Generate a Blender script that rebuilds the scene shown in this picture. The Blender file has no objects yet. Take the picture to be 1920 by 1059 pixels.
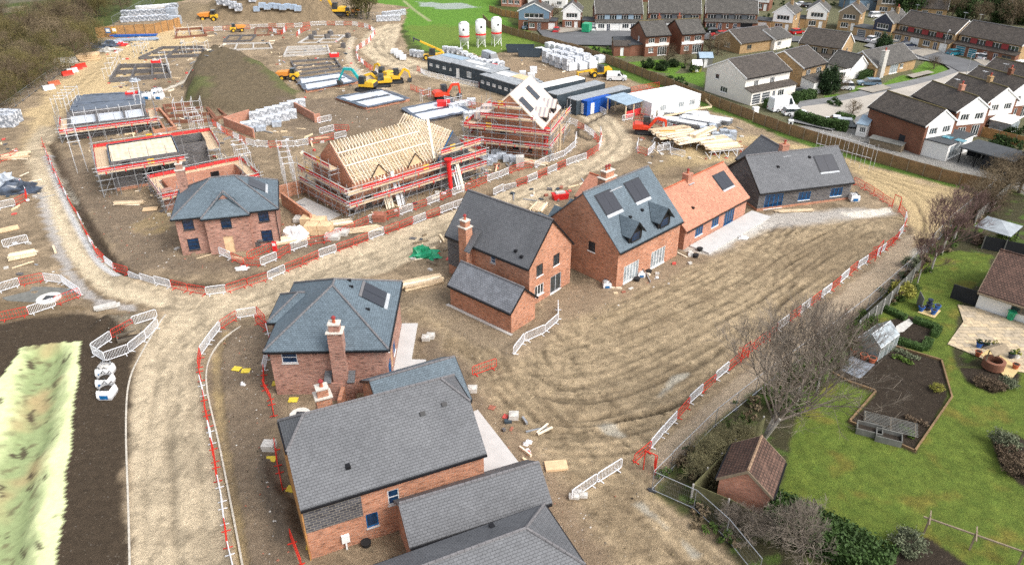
import bpy, math, random
import numpy as np
from mathutils import Vector, Matrix
random.seed(7); rng = np.random.default_rng(7)
S = bpy.context.scene; COL = S.collection
R = math.radians
# ------------------------------------------------------------------ camera
CF, CYH, CH = 1400.0, -270.0, 42.0
CX, CY = 960.0, 529.5
PIT = math.atan((CY-CYH)/CF); CP, SP = math.cos(PIT), math.sin(PIT)
def P(u, v, z=0.0):
    """point of the place at height z seen at photo position u, v"""
    a = (u-CX)/CF; b = -(v-CY)/CF
    dz = -SP+CP*b
    t = (z-CH)/dz
    return Vector((a*t, (CP+SP*b)*t, z))
cam = bpy.data.cameras.new('camera'); camo = bpy.data.objects.new('camera', cam); COL.objects.link(camo)
cam.sensor_width = 36; cam.lens = 36*CF/1920; cam.clip_end = 5000; cam.clip_start = 0.5
camo.location = (0, 0, CH); camo.rotation_euler = (math.pi/2-PIT, 0, 0)
S.camera = camo
# ------------------------------------------------------------------ light
SUN_EL, SUN_AZ = R(48), R(125)      # azimuth clockwise from +Y
w = bpy.data.worlds.new('World'); S.world = w; w.use_nodes = True
nt = w.node_tree; sky = nt.nodes.new('ShaderNodeTexSky'); sky.sky_type = 'NISHITA'; sky.sun_disc = False
sky.sun_elevation = SUN_EL; sky.sun_rotation = SUN_AZ; sky.dust_density = 4.0; sky.air_density = 1.0; sky.ozone_density = 0.5
hsv = nt.nodes.new('ShaderNodeHueSaturation'); hsv.inputs['Saturation'].default_value = 0.35
nt.links.new(sky.outputs[0], hsv.inputs['Color'])
bg = nt.nodes['Background']; nt.links.new(hsv.outputs[0], bg.inputs[0]); bg.inputs[1].default_value = 0.15
sl = bpy.data.lights.new('sun', 'SUN'); sl.energy = 0.85; sl.angle = R(28); sl.color = (1, .97, .93)
so = bpy.data.objects.new('sun', sl); COL.objects.link(so)
sd = Vector((math.sin(SUN_AZ)*math.cos(SUN_EL), math.cos(SUN_AZ)*math.cos(SUN_EL), math.sin(SUN_EL)))
so.rotation_euler = sd.to_track_quat('Z', 'Y').to_euler(); so.location = (60, -60, 120)
vs = S.view_settings; vs.view_transform = 'Standard'; vs.look = 'None'; vs.exposure = 0.97; vs.gamma = 1
S.cycles.use_denoising = False
S.cycles.max_bounces = 6; S.cycles.diffuse_bounces = 3; S.cycles.transparent_max_bounces = 8
# ------------------------------------------------------------------ materials
MAT = {}
class N:
    """tiny node-tree helper"""
    def __init__(s, name):
        s.m = bpy.data.materials.new(name); s.m.use_nodes = True; s.t = s.m.node_tree
        s.b = s.t.nodes['Principled BSDF']; MAT[name] = s.m
    def n(s, typ, **kw):
        x = s.t.nodes.new('ShaderNode'+typ)
        for k, v in kw.items():
            if k in x.inputs: x.inputs[k].default_value = v
            else: setattr(x, k, v)
        return x
    def l(s, a, b): s.t.links.new(a, b)
    def coord(s, kind='Object', scale=(1, 1, 1)):
        tc = s.n('TexCoord'); mp = s.n('Mapping'); mp.inputs['Scale'].default_value = scale
        s.l(tc.outputs[kind], mp.inputs['Vector']); return mp.outputs[0]
    def noise(s, vec, scale, detail=4, rough=.6):
        x = s.n('TexNoise', Scale=scale, Detail=detail, Roughness=rough); s.l(vec, x.inputs['Vector']); return x.outputs['Fac']
    def ramp(s, fac, stops):
        x = s.n('ValToRGB'); e = x.color_ramp.elements
        while len(e) < len(stops): e.new(0.5)
        for q, (p, c) in zip(e, stops): q.position = p; q.color = (*c, 1) if len(c) == 3 else c
        s.l(fac, x.inputs[0]); return x.outputs[0]
    def mix(s, a, b, fac=1.0, mode='MIX'):
        x = s.n('Mix', data_type='RGBA', blend_type=mode)
        for sock, v in ((x.inputs[0], fac), (x.inputs[6], a), (x.inputs[7], b)):
            if hasattr(v, 'is_linked') or hasattr(v, 'links'): s.l(v, sock)
            elif isinstance(v, (int, float)): sock.default_value = v if sock.type == 'VALUE' else (v, v, v, 1)
            else: sock.default_value = (*v, 1) if len(v) == 3 else v
        return x.outputs[2]
    def bump(s, h, strength=.5, dist=.02):
        x = s.n('Bump', Strength=strength, Distance=dist); s.l(h, x.inputs['Height']); s.l(x.outputs[0], s.b.inputs['Normal'])
    def fin(s, col, rough=.8, metal=0.0, spec=.3):
        if hasattr(col, 'links'): s.l(col, s.b.inputs['Base Color'])
        else: s.b.inputs['Base Color'].default_value = (*col, 1)
        s.b.inputs['Roughness'].default_value = rough; s.b.inputs['Metallic'].default_value = metal
        s.b.inputs['Specular IOR Level'].default_value = spec
        return s.m
def g3(v): return (v, v, v)
def mul(c, k): return tuple(x*k for x in c)
def plain(name, c, rough=.7, metal=0., var=.25, scale=3., spec=.3):
    k = N(name); v = k.coord('Object')
    f = k.noise(v, scale, 5); c2 = k.ramp(f, [(.3, mul(c, 1-var)), (.7, mul(c, 1+var*.6))])
    return k.fin(c2, rough, metal, spec)
def brick(name, c1, c2, mortar=(.33, .29, .25), dark=.35, bw=.225, rh=.075, ms=.010):
    k = N(name); uv = k.coord('UV')
    b = k.n('TexBrick', Scale=1.0); k.l(uv, b.inputs['Vector'])
    b.inputs['Brick Width'].default_value = bw; b.inputs['Row Height'].default_value = rh
    b.inputs['Mortar Size'].default_value = ms; b.inputs['Color1'].default_value = (*c1, 1); b.inputs['Color2'].default_value = (*c2, 1)
    b.inputs['Mortar'].default_value = (*mortar, 1); b.offset = .5; b.inputs['Bias'].default_value = 0.0
    uv2 = k.coord('UV', (1.5, 7, 1)); f = k.noise(uv2, 1.0, 4, .75)
    m1 = k.mix(b.outputs[0], k.ramp(f, [(.34, g3(dark)), (.5, g3(1.0)), (.72, (1.28, 1.22, 1.15))]), 1.0, 'MULTIPLY')
    uv3 = k.coord('UV', (.35, .5, 1)); f3 = k.noise(uv3, 1.0, 4, .6)
    m2 = k.mix(m1, k.ramp(f3, [(.3, (.78, .76, .76)), (.7, (1.15, 1.15, 1.18))]), 1.0, 'MULTIPLY')
    k.bump(b.outputs['Fac'], .3, -.01)
    return k.fin(m2, .9, 0, .15)
def tiles(name, c, rh=.25, bw=.3, ms=.018, line=.35, var=.2, lichen=None, rough=.6, spec=.3):
    k = N(name); uv = k.coord('UV')
    b = k.n('TexBrick', Scale=1.0); k.l(uv, b.inputs['Vector'])
    b.inputs['Brick Width'].default_value = bw; b.inputs['Row Height'].default_value = rh; b.inputs['Mortar Size'].default_value = ms
    b.inputs['Color1'].default_value = (*mul(c, 1-var), 1); b.inputs['Color2'].default_value = (*mul(c, 1+var), 1)
    b.inputs['Mortar'].default_value = (*mul(c, line), 1)
    uv2 = k.coord('UV', (1, 1, 1)); f = k.noise(uv2, 2.2, 5, .75)
    o = k.mix(b.outputs[0], k.ramp(f, [(.3, g3(.8)), (.7, g3(1.18))]), 1.0, 'MULTIPLY')
    f0 = k.noise(uv2, .25, 3, .6)
    o = k.mix(o, k.ramp(f0, [(.3, (.86, .86, .86)), (.7, (1.14, 1.13, 1.12))]), 1.0, 'MULTIPLY')
    if lichen:
        f2 = k.noise(uv2, 6.0, 5, .8)
        o = k.mix(o, lichen, k.ramp(f2, [(.58, g3(0)), (.70, g3(.9))]))
        f4 = k.noise(uv2, .8, 4, .7)
        o = k.mix(o, mul(c, 1.7), k.ramp(f4, [(.5, g3(0)), (.75, g3(.6))]))
    k.bump(b.outputs['Fac'], .5, -.03)
    return k.fin(o, rough, 0, spec)
brick('brick_red', (.53, .205, .095), (.42, .155, .075), (.46, .37, .30), .38)
brick('brick_multi', (.46, .22, .155), (.33, .15, .115), (.42, .35, .29), .28)
brick('brick_orange', (.52, .21, .12), (.43, .165, .1), (.46, .37, .3), .6)
brick('brick_old', (.235, .09, .052), (.185, .07, .042), (.2, .14, .1), .7)
brick('brick_yellow', (.45, .29, .13), (.34, .2, .085), (.4, .33, .22), .6)
brick('block_grey', (.115, .115, .125), (.06, .06, .068), (.26, .24, .2), .75, .45, .22, .02)
tiles('slate_blue', (.112, .148, .176), .2, .28, .014, .55, .12)
tiles('tile_grey', (.122, .127, .136), .20, .33, .017, .5, .06)
tiles('tile_pale', (.165, .176, .195), .22, .33, .02, .5, .1, (.5, .5, .5))
tiles('tile_orange', (.49, .225, .145), .2, .2, .016, .65, .16)
tiles('tile_brown', (.070, .059, .050), .3, .35, .03, .4, .25, (.20, .155, .07))
tiles('tile_old', (.086, .080, .071), .3, .35, .03, .4, .2, (.13, .115, .08))
tiles('tile_shed', (.105, .058, .042), .28, .3, .04, .3, .3, (.17, .13, .09))
plain('ridge_grey', (.155, .15, .155), .8)
plain('ridge_lichen', (.16, .13, .06), .9, 0, .5, 6)
plain('fascia_black', (.012, .012, .014), .4)
plain('white_paint', (.78, .78, .76), .6, 0, .06)
plain('cream_render', (.78, .74, .67), .8, 0, .08, 1)
plain('white_render', (.76, .75, .72), .8, 0, .07, 1)
plain('lead', (.42, .44, .46), .5)
plain('mortar_cap', (.62, .57, .5), .9, 0, .3, 6)
plain('ridge_tan', (.30, .20, .13), .9, 0, .3, 4)
plain('terracotta', (.42, .115, .055), .7, 0, .2, 4)
plain('pot_red', (.3, .045, .045), .6)
plain('solar_black', (.022, .024, .032), .22, 0, .1, 1, .6)
plain('frame_dark', (.03, .033, .038), .4)
plain('frame_grey', (.45, .46, .48), .5)
plain('film_blue', (.012, .14, .36), .35, 0, .5, 5)
plain('glass_blue', (.008, .035, .09), .08, 0, .6, 2.5, .8)
plain('glass', (.035, .045, .05), .06, 0, .7, 1.2, .9)
plain('glass_pale', (.3, .34, .36), .12, 0, .6, 1.5, .6)
plain('plywood', (.66, .47, .28), .8, 0, .2, 2)
plain('timber', (.74, .59, .39), .75, 0, .22, 2.5)
plain('timber_pale', (.82, .71, .55), .75, 0, .2, 2.5)
plain('timber_old', (.24, .19, .13), .85, 0, .3, 3)
plain('wood_fence', (.21, .135, .07), .85, 0, .45, 1.1)
plain('wood_orange', (.44, .22, .075), .85, 0, .4, 1.5)
plain('fence_grey', (.16, .16, .145), .9, 0, .3, 1.5)
plain('fence_green', (.13, .125, .06), .9, 0, .35, 1.5)
plain('fence_black', (.02, .021, .024), .8, 0, .2, 2)
plain('concrete', (.46, .44, .41), .85, 0, .15, 1.2)
plain('concrete_pale', (.50, .49, .475), .85, 0, .10, .8)
plain('kerb', (.5, .46, .39), .9, 0, .3, 3)
plain('galv', (.42, .44, .46), .4, .6, .2, 4)
plain('steel_pale', (.60, .61, .62), .5, 0, .15, 4)
plain('scaffold_board', (.58, .45, .30), .85, 0, .25, 2)
plain('barrier_white', (.74, .75, .77), .5, 0, .12, 4)
plain('barrier_red', (.62, .035, .02), .5, 0, .2, 4)
plain('net_red', (.66, .05, .05), .6, 0, .25, 3)
plain('chute_red', (.72, .03, .03), .5)
plain('wrap_white', (.72, .74, .76), .35, 0, .22, 2.2, .5)
plain('wrap_blue', (.34, .42, .52), .35, 0, .35, 2.2, .5)
plain('wrap_grey', (.40, .44, .49), .4, 0, .5, 2.4, .5)
plain('block_pack', (.22, .24, .27), .8, 0, .5, 2.2)
plain('membrane', (.065, .085, .12), .3, 0, .6, 1.2, .6)
plain('insul', (.58, .62, .68), .4, 0, .22, 1.0, .5)
plain('tarp_green', (.025, .33, .16), .4, 0, .35, 2)
plain('tarp_blue', (.03, .12, .42), .4, 0, .3, 2)
plain('yellow', (.74, .44, .03), .45, 0, .2, 3)
plain('yellow_board', (.72, .56, .06), .6, 0, .2, 3)
plain('orange', (.70, .27, .05), .5, 0, .2, 3)
plain('machine_red', (.66, .06, .025), .4)
plain('machine_teal', (.03, .42, .42), .4)
plain('rubber', (.02, .02, .021), .8)
plain('steel_dark', (.055, .058, .062), .5)
plain('hut_grey', (.045, .062, .078), .5, 0, .15, 1)
plain('hut_roof', (.30, .33, .35), .6, 0, .25, .8)
plain('hut_blue', (.01, .085, .42), .45, 0, .15, 1)
plain('hut_white', (.76, .77, .77), .5, 0, .05, 1)
plain('sheet_blue', (.28, .37, .45), .5, 0, .2, 1)
plain('flat_roof', (.06, .065, .07), .8, 0, .2, .8)
plain('red_white', (.62, .1, .08), .6)
plain('brick_stack', (.34, .13, .085), .9, 0, .4, 4)
plain('slab_stone', (.52, .5, .46), .9, 0, .25, 3)
plain('manhole', (.66, .64, .58), .8, 0, .2, 3)
plain('cloth_white', (.76, .76, .76), .6, 0, .12, 3)
plain('dress', (.1, .1, .1), .8)
plain('patio', (.50, .40, .26), .9, 0, .3, 1.3)
plain('patio_yellow', (.56, .42, .2), .9, 0, .2, 2)
plain('soil', (.035, .027, .02), .95, 0, .6, 3)
plain('slate_chip', (.2, .22, .25), .7, 0, .4, 2)
plain('bark', (.13, .11, .085), .9, 0, .3, 5)
plain('bark_pale', (.40, .37, .33), .9, 0, .3, 5)
plain('twig', (.17, .13, .105), .9, 0, .35, .5)
plain('twig_pale', (.215, .18, .145), .9, 0, .35, .5)
plain('twig_red', (.135, .085, .075), .9, 0, .35, .5)
plain('twig_olive', (.115, .105, .04), .9, 0, .5, .35)
plain('twig_green', (.21, .19, .10), .9, 0, .35, .5)
plain('twig_brown', (.115, .09, .055), .9, 0, .5, .35)
plain('leaf_dark', (.022, .042, .016), .7, 0, .5, .8)
plain('leaf', (.05, .095, .022), .7, 0, .5, .8)
plain('leaf_bright', (.095, .155, .025), .7, 0, .4, .8)
plain('leaf_yellow', (.28, .27, .05), .7, 0, .4, 1.2)
plain('leaf_grey', (.15, .17, .1), .8, 0, .5, 1.2)
plain('plant_brown', (.14, .1, .065), .9, 0, .5, 1.2)
plain('clod_a', (.25, .195, .115), .95, 0, .3, 3)
plain('clod_b', (.17, .13, .078), .95, 0, .3, 3)
plain('asphalt', (.12, .122, .126), .9, 0, .2, .3)
plain('road_concrete', (.40, .365, .315), .9, 0, .12, .25)
plain('pavement', (.19, .19, .19), .9, 0, .2, .6)
plain('drive', (.30, .27, .225), .9, 0, .2, .5)
for nm, c in dict(car_white=(.75, .76, .77), car_silver=(.38, .41, .44), car_blue=(.05, .12, .25), car_red=(.5, .015, .02), car_black=(.015, .016, .018),
                  car_grey=(.1, .11, .12), car_teal=(.03, .2, .27), car_bluegrey=(.16, .24, .32), car_gold=(.3, .26, .2), car_navy=(.02, .03, .06)).items():
    plain(nm, c, .2, 0, .05, 1, .6)
def corr(name, c, pitch, dark=.55, axis=0, rough=.6):
    k = N(name); uv = k.coord('UV'); wv = k.n('TexWave', Scale=1/pitch/2, Distortion=.0); wv.wave_type = 'BANDS'; wv.bands_direction = 'X' if axis == 0 else 'Y'
    k.l(uv, wv.inputs['Vector']); f = k.noise(uv, 1.0, 4)
    o = k.mix(k.ramp(wv.outputs['Fac'], [(.1, mul(c, dark)), (.5, c)]), k.ramp(f, [(.3, g3(.75)), (.7, g3(1.2))]), 1, 'MULTIPLY')
    k.bump(wv.outputs['Fac'], .6, .05); return k.fin(o, rough)
corr('boards', (.30, .19, .095), .15, .5)
corr('boards_orange', (.47, .255, .1), .15, .6)
corr('fence_panel', (.15, .15, .135), .15, .7)
corr('hut_side', (.055, .075, .092), .28, .75)
corr('hut_top', (.33, .35, .365), .5, .75)
corr('container_blue', (.012, .1, .47), .28, .7)
corr('plank_stack', (.62, .50, .34), .22, .45, 1)
corr('deck_ply', (.70, .58, .42), 1.2, .92)
def wrapmat(name, c, dark):
    k = N(name); uv = k.coord('UV'); b = k.n('TexBrick', Scale=1.0); k.l(uv, b.inputs['Vector'])
    b.inputs['Brick Width'].default_value = .45; b.inputs['Row Height'].default_value = .22; b.inputs['Mortar Size'].default_value = .03
    b.inputs['Color1'].default_value = (*c, 1); b.inputs['Color2'].default_value = (*mul(c, .55), 1); b.inputs['Mortar'].default_value = (*dark, 1)
    f = k.noise(uv, 1.6, 4); o = k.mix(b.outputs[0], (.8, .82, .85), k.ramp(f, [(.45, g3(0)), (.6, g3(.9))]))
    return k.fin(o, .4, 0, .5)
wrapmat('pallet_wrap', (.55, .58, .62), (.12, .13, .15)); wrapmat('pallet_block', (.30, .34, .40), (.14, .15, .17))
# ------------------------------------------------------------------ mesh builder
class MB:
    def __init__(s): s.v = []; s.f = []; s.m = []
    def add(s, vs, fs, mi=0):
        o = len(s.v); s.v += [tuple(x) for x in vs]; s.f += [tuple(i+o for i in f) for f in fs]; s.m += [mi]*len(fs)
    def quad(s, a, b, c, d, mi=0): s.add([a, b, c, d], [(0, 1, 2, 3)], mi)
    def poly(s, pts, mi=0): s.add(pts, [tuple(range(len(pts)))], mi)
    def box(s, x0, x1, y0, y1, z0, z1, mi=0, bottom=True):
        vs = [(x0, y0, z0), (x1, y0, z0), (x1, y1, z0), (x0, y1, z0), (x0, y0, z1), (x1, y0, z1), (x1, y1, z1), (x0, y1, z1)]
        fs = [(4, 5, 6, 7), (0, 1, 5, 4), (1, 2, 6, 5), (2, 3, 7, 6), (3, 0, 4, 7)]
        if bottom: fs.append((3, 2, 1, 0))
        s.add(vs, fs, mi)
    def obox(s, o, ax, ay, az, mi=0):
        o, ax, ay, az = map(Vector, (o, ax, ay, az))
        vs = [o, o+ax, o+ax+ay, o+ay, o+az, o+ax+az, o+ax+ay+az, o+ay+az]
        s.add(vs, [(4, 5, 6, 7), (0, 1, 5, 4), (1, 2, 6, 5), (2, 3, 7, 6), (3, 0, 4, 7), (3, 2, 1, 0)], mi)
    def prism(s, poly, z0, z1, mi=0):
        n = len(poly); vs = [(x, y, z0) for x, y in poly]+[(x, y, z1) for x, y in poly]
        fs = [tuple(range(n, 2*n)), tuple(range(n-1, -1, -1))]+[(i, (i+1) % n, n+(i+1) % n, n+i) for i in range(n)]
        s.add(vs, fs, mi)
    def extr(s, prof, y0, y1, mi=0):
        """profile in x,z swept along y"""
        n = len(prof); vs = [(x, y0, z) for x, z in prof]+[(x, y1, z) for x, z in prof]
        fs = [tuple(range(n)), tuple(range(2*n-1, n-1, -1))]+[(i, n+i, n+(i+1) % n, (i+1) % n) for i in range(n)]
        s.add(vs, fs, mi)
    def tube(s, p, q, r, n=4, r2=None, mi=0):
        p, q = Vector(p), Vector(q); d = q-p
        if d.length < 1e-6: return
        d.normalize(); a = d.orthogonal().normalized(); b = d.cross(a); r2 = r if r2 is None else r2
        vs = []
        for k in range(n):
            t = 2*math.pi*(k+.5)/n; e = a*math.cos(t)+b*math.sin(t); vs.append(p+e*r)
        for k in range(n):
            t = 2*math.pi*(k+.5)/n; e = a*math.cos(t)+b*math.sin(t); vs.append(q+e*r2)
        fs = [(i, (i+1) % n, n+(i+1) % n, n+i) for i in range(n)]+[tuple(range(n-1, -1, -1)), tuple(range(n, 2*n))]
        s.add(vs, fs, mi)
    def cyl(s, x, y, z0, z1, r, n=12, r2=None, mi=0): s.tube((x, y, z0), (x, y, z1), r, n, r2, mi)
    def dome(s, c, rx, ry, rz, n=10, m=5, mi=0, jit=0, full=False):
        vs = []; lo = -m if full else 0
        for i in range(lo, m):
            t = math.pi/2*i/m
            for j in range(n):
                a = 2*math.pi*j/n; k = 1+random.uniform(-jit, jit)
                vs.append((c[0]+rx*math.cos(t)*math.cos(a)*k, c[1]+ry*math.cos(t)*math.sin(a)*k, c[2]+rz*math.sin(t)*k))
        vs.append((c[0], c[1], c[2]+rz)); L = (m-lo); fs = []
        for i in range(L-1):
            for j in range(n): fs.append((i*n+j, i*n+(j+1) % n, (i+1)*n+(j+1) % n, (i+1)*n+j))
        for j in range(n): fs.append(((L-1)*n+j, (L-1)*n+(j+1) % n, L*n))
        s.add(vs, fs, mi)
    def mesh(s, name, mats, smooth=False):
        me = bpy.data.meshes.new(name); me.from_pydata(s.v, [], s.f)
        for m in ([mats] if isinstance(mats, str) else mats): me.materials.append(MAT[m])
        if any(s.m): me.polygons.foreach_set('material_index', s.m)
        autouv(me)
        if smooth: me.polygons.foreach_set('use_smooth', [True]*len(me.polygons))
        return me
    def build(s, name, mats, parent=None, smooth=False):
        return link(name, s.mesh(name, mats, smooth), parent)
def autouv(me):
    n = len(me.polygons)
    if not n: return
    nr = np.empty(n*3, np.float32); me.polygons.foreach_get('normal', nr); nr = nr.reshape(-1, 3)
    lt = np.empty(n, np.int32); me.polygons.foreach_get('loop_total', lt)
    nl = len(me.loops); lv = np.empty(nl, np.int32); me.loops.foreach_get('vertex_index', lv)
    co = np.empty(len(me.vertices)*3, np.float32); me.vertices.foreach_get('co', co); co = co.reshape(-1, 3)
    t = np.stack([-nr[:, 1], nr[:, 0], np.zeros(n)], 1); L = np.linalg.norm(t, axis=1); fl = L < .05
    t[fl] = (1, 0, 0); L[fl] = 1; t /= L[:, None]; b = np.cross(nr, t)
    ti = np.repeat(np.arange(n), lt); c = co[lv]
    uv = np.stack([(c*t[ti]).sum(1), (c*b[ti]).sum(1)], 1).astype(np.float32)
    me.uv_layers.new(name='uv').data.foreach_set('uv', uv.ravel())
def link(name, me, parent=None):
    o = bpy.data.objects.new(name, me); COL.objects.link(o)
    if parent is not None: o.parent = parent
    return o
def tag(o, label, cat, group=None):
    o['label'] = label; o['category'] = cat
    if group: o['group'] = group
    return o
def struct(o, kind='structure'): o['kind'] = kind; return o
def thing(name, label, cat, loc=(0, 0, 0), rotz=0., group=None):
    o = bpy.data.objects.new(name, None); COL.objects.link(o); o.location = loc; o.rotation_euler = (0, 0, rotz)
    o.empty_display_size = .3
    return tag(o, label, cat, group)
def dup(o, loc=None, rotz=None, label=None, group=None, scale=None, mats=None):
    """copy of a thing with copies of its parts and sub-parts"""
    c = o.copy(); COL.objects.link(c)
    if loc is not None: c.location = loc
    if rotz is not None: c.rotation_euler = (0, 0, rotz)
    if scale is not None: c.scale = scale if not isinstance(scale, (int, float)) else (scale,)*3
    if label: c['label'] = label
    if group: c['group'] = group
    for ch in list(o.children):
        d = ch.copy(); COL.objects.link(d); d.parent = c
        for g in list(ch.children):
            e = g.copy(); COL.objects.link(e); e.parent = d
    return c
def place(o, loc, rotz=0., scale=None):
    o.location = loc; o.rotation_euler = (0, 0, rotz)
    if scale is not None: o.scale = scale if not isinstance(scale, (int, float)) else (scale,)*3
    return o
ORD = 'first second third fourth fifth sixth seventh eighth ninth tenth eleventh twelfth thirteenth fourteenth fifteenth sixteenth seventeenth eighteenth nineteenth twentieth'.split()
def nth(i):
    if i < 20: return ORD[i]
    t = {2: 'twenty', 3: 'thirty', 4: 'forty', 5: 'fifty'}[(i+1)//10]
    r = (i+1) % 10
    return (t[:-1]+'ieth') if r == 0 else t+'-'+ORD[r-1]
def heading(a, b): return math.atan2(b[1]-a[1], b[0]-a[0])
# ------------------------------------------------------------------ noise
def pnoise(x, y, seed=0):
    xi = np.floor(x).astype(np.int64); yi = np.floor(y).astype(np.int64); xf = x-xi; yf = y-yi
    def g(ix, iy, dx, dy):
        h = (ix*374761393+iy*668265263+seed*982451653) & 0xffffffff
        h = ((h ^ (h >> 13))*1274126177) & 0xffffffff; h = h ^ (h >> 16)
        a = (h & 1023)*(2*math.pi/1024); return np.cos(a)*dx+np.sin(a)*dy
    u = xf*xf*xf*(xf*(xf*6-15)+10); v = yf*yf*yf*(yf*(yf*6-15)+10)
    a = g(xi, yi, xf, yf)*(1-u)+g(xi+1, yi, xf-1, yf)*u
    b = g(xi, yi+1, xf, yf-1)*(1-u)+g(xi+1, yi+1, xf-1, yf-1)*u
    return (a*(1-v)+b*v)*1.5
def fbm(x, y, seed=0, oct=4, gain=.5):
    o = 0; a = 1; t = 0
    for i in range(oct): o = o+a*pnoise(x, y, seed+i*17); t += a; a *= gain; x = x*2.03; y = y*2.03
    return o/t
def sstep(a, b, x):
    t = np.clip((x-a)/(b-a), 0, 1); return t*t*(3-2*t)
# ------------------------------------------------------------------ terrain grid
def axis(lo, hi, step, far0, far1, grow, cap):
    a = list(np.arange(lo, hi, step)); d = step; x = a[-1]
    while x < far1: d = min(d*grow, cap if x < 330 else 60) if x < 330 else d*1.1; x += d; a.append(x)
    d = step; x = a[0]; b = []
    while x > far0: d = d*grow if abs(x) < 330 else d*1.1; d = min(d, cap) if abs(x) < 330 else d; x -= d; b.append(x)
    return np.array(b[::-1]+a)
XS = axis(-48, 52, .22, -1500, 1500, 1.02, .8); YS = axis(31, 92, .22, -60, 2600, 1.012, .7)
GX, GY = np.meshgrid(XS, YS); NX, NY = len(XS), len(YS); X = GX.ravel(); Y = GY.ravel(); NP_ = len(X)
Hh = np.zeros(NP_); C = np.zeros((NP_, 3)); ST = np.zeros(NP_); GR = np.ones(NP_)
W1 = fbm(X/5, Y/5, 3, 3); W2 = fbm(X/1.1, Y/1.1, 5, 3)
def px(pts): return [tuple(P(u, v))[:2] for u, v in pts]
def sdist(poly, qx, qy):
    n = len(poly); ins = np.zeros(len(qx), bool); d = np.full(len(qx), 1e9)
    for i in range(n):
        ax, ay = poly[i]; bx, by = poly[(i+1) % n]
        ex, ey = bx-ax, by-ay; L = ex*ex+ey*ey+1e-12
        t = np.clip(((qx-ax)*ex+(qy-ay)*ey)/L, 0, 1); d = np.minimum(d, (qx-ax-t*ex)**2+(qy-ay-t*ey)**2)
        c = ((ay > qy) != (by > qy)) & (qx < (bx-ax)*(qy-ay)/((by-ay) if by != ay else 1e-12)+ax); ins ^= c
    return np.where(ins, 1, -1)*np.sqrt(d)
def sub(poly, pad):
    a = np.array(poly); return np.nonzero((X > a[:, 0].min()-pad) & (X < a[:, 0].max()+pad) & (Y > a[:, 1].min()-pad) & (Y < a[:, 1].max()+pad))[0]
def region(poly, soft=.6, warp=.8, fine=.4):
    i = sub(poly, soft+warp+1); d = sdist(poly, X[i], Y[i]); d2 = d+warp*W1[i]*2+fine*W2[i]
    return i, sstep(-soft, soft, d2), d
def paint(pts, col, soft=.6, warp=.8, fine=.5, amt=1., h=None, st=None, gr=0., world=False):
    i, m, d = region(pts if world else px(pts), soft, warp, fine); m = m*amt
    if col is not None: C[i] = C[i]*(1-m[:, None])+np.array(col)*m[:, None]
    if h is not None: Hh[i] = Hh[i]*(1-m)+h*m
    if st is not None: ST[i] = ST[i]*(1-m)+st*m
    GR[i] = GR[i]*(1-m)+gr*m
    return i, m, d
def pline(pts, world=False, pad=6.):
    """nearest distance, signed side and arc length along a polyline for the grid points near it"""
    q = pts if world else px(pts); i = sub(q, pad); bx = np.full(len(i), 1e9); sg = np.zeros(len(i)); al = np.zeros(len(i)); s0 = 0
    for a, b in zip(q[:-1], q[1:]):
        ex, ey = b[0]-a[0], b[1]-a[1]; L = math.hypot(ex, ey); dx, dy = X[i]-a[0], Y[i]-a[1]
        t = np.clip((dx*ex+dy*ey)/(L*L), 0, 1); d = np.hypot(dx-t*ex, dy-t*ey); k = d < bx
        bx[k] = d[k]; sg[k] = np.sign(ex*dy-ey*dx)[k]; al[k] = (s0+t*L)[k]; s0 += L
    return i, bx*sg, al
def smooth(pts, n=6):
    """Catmull-Rom through photo points"""
    o = []; p = [pts[0]]+list(pts)+[pts[-1]]
    for k in range(1, len(p)-2):
        for j in range(n):
            t = j/n; q = []
            for c in (0, 1):
                a, b, c2, d = p[k-1][c], p[k][c], p[k+1][c], p[k+2][c]
                q.append(.5*(2*b+(c2-a)*t+(2*a-5*b+4*c2-d)*t*t+(3*b-a-3*c2+d)*t**3))
            o.append(tuple(q))
    return o+[pts[-1]]
ROAD, MUD, SAND, SOIL = (.53, .435, .30), (.275, .21, .138), (.50, .38, .215), (.062, .046, .031)
RUB = (.15, .115, .085); PALE = (.52, .46, .37); WET = (.13, .105, .072); GRASS = (.085, .155, .024); GDULL = (.10, .12, .04)
# base: farmland
C[:] = np.array((.065, .085, .028))*(1+.35*W1[:, None])
paint([(-900, 20), (-200, 30), (150, -6), (330, -60), (300, -160), (-900, -160)], (.125, .115, .075), 2, 2)
paint([(-300, 45), (40, 12), (60, 18), (-300, 65)], (.16, .14, .09), 1, 1)
# grass field and housing ground
paint([(600, -60), (960, -60), (925, 20), (1010, 82), (900, 105), (790, 95), (740, 30)], (.10, .215, .032), 1, 1.2, gr=1)
paint([(760, 48), (1000, 50), (1010, 82), (900, 105), (790, 95)], (.135, .185, .04), 1.5, 2.5, amt=.7, gr=1)
paint([(930, -60), (2600, -60), (2600, 420), (1850, 350), (1480, 235), (1000, 70)], (.12, .12, .07), .6, .4, gr=.5)
paint([(780, 4), (880, 8), (905, 14), (850, 18), (790, 13)], (.33, .36, .36), .8, 1.5, amt=.8)
for q in ([(757, 2), (775, 18), (806, 40)],):
    i, d, a = pline(q); m = .7*sstep(.9, .2, abs(d)); C[i] = C[i]*(1-m[:, None])+np.array((.35, .34, .22))*m[:, None]
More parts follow.
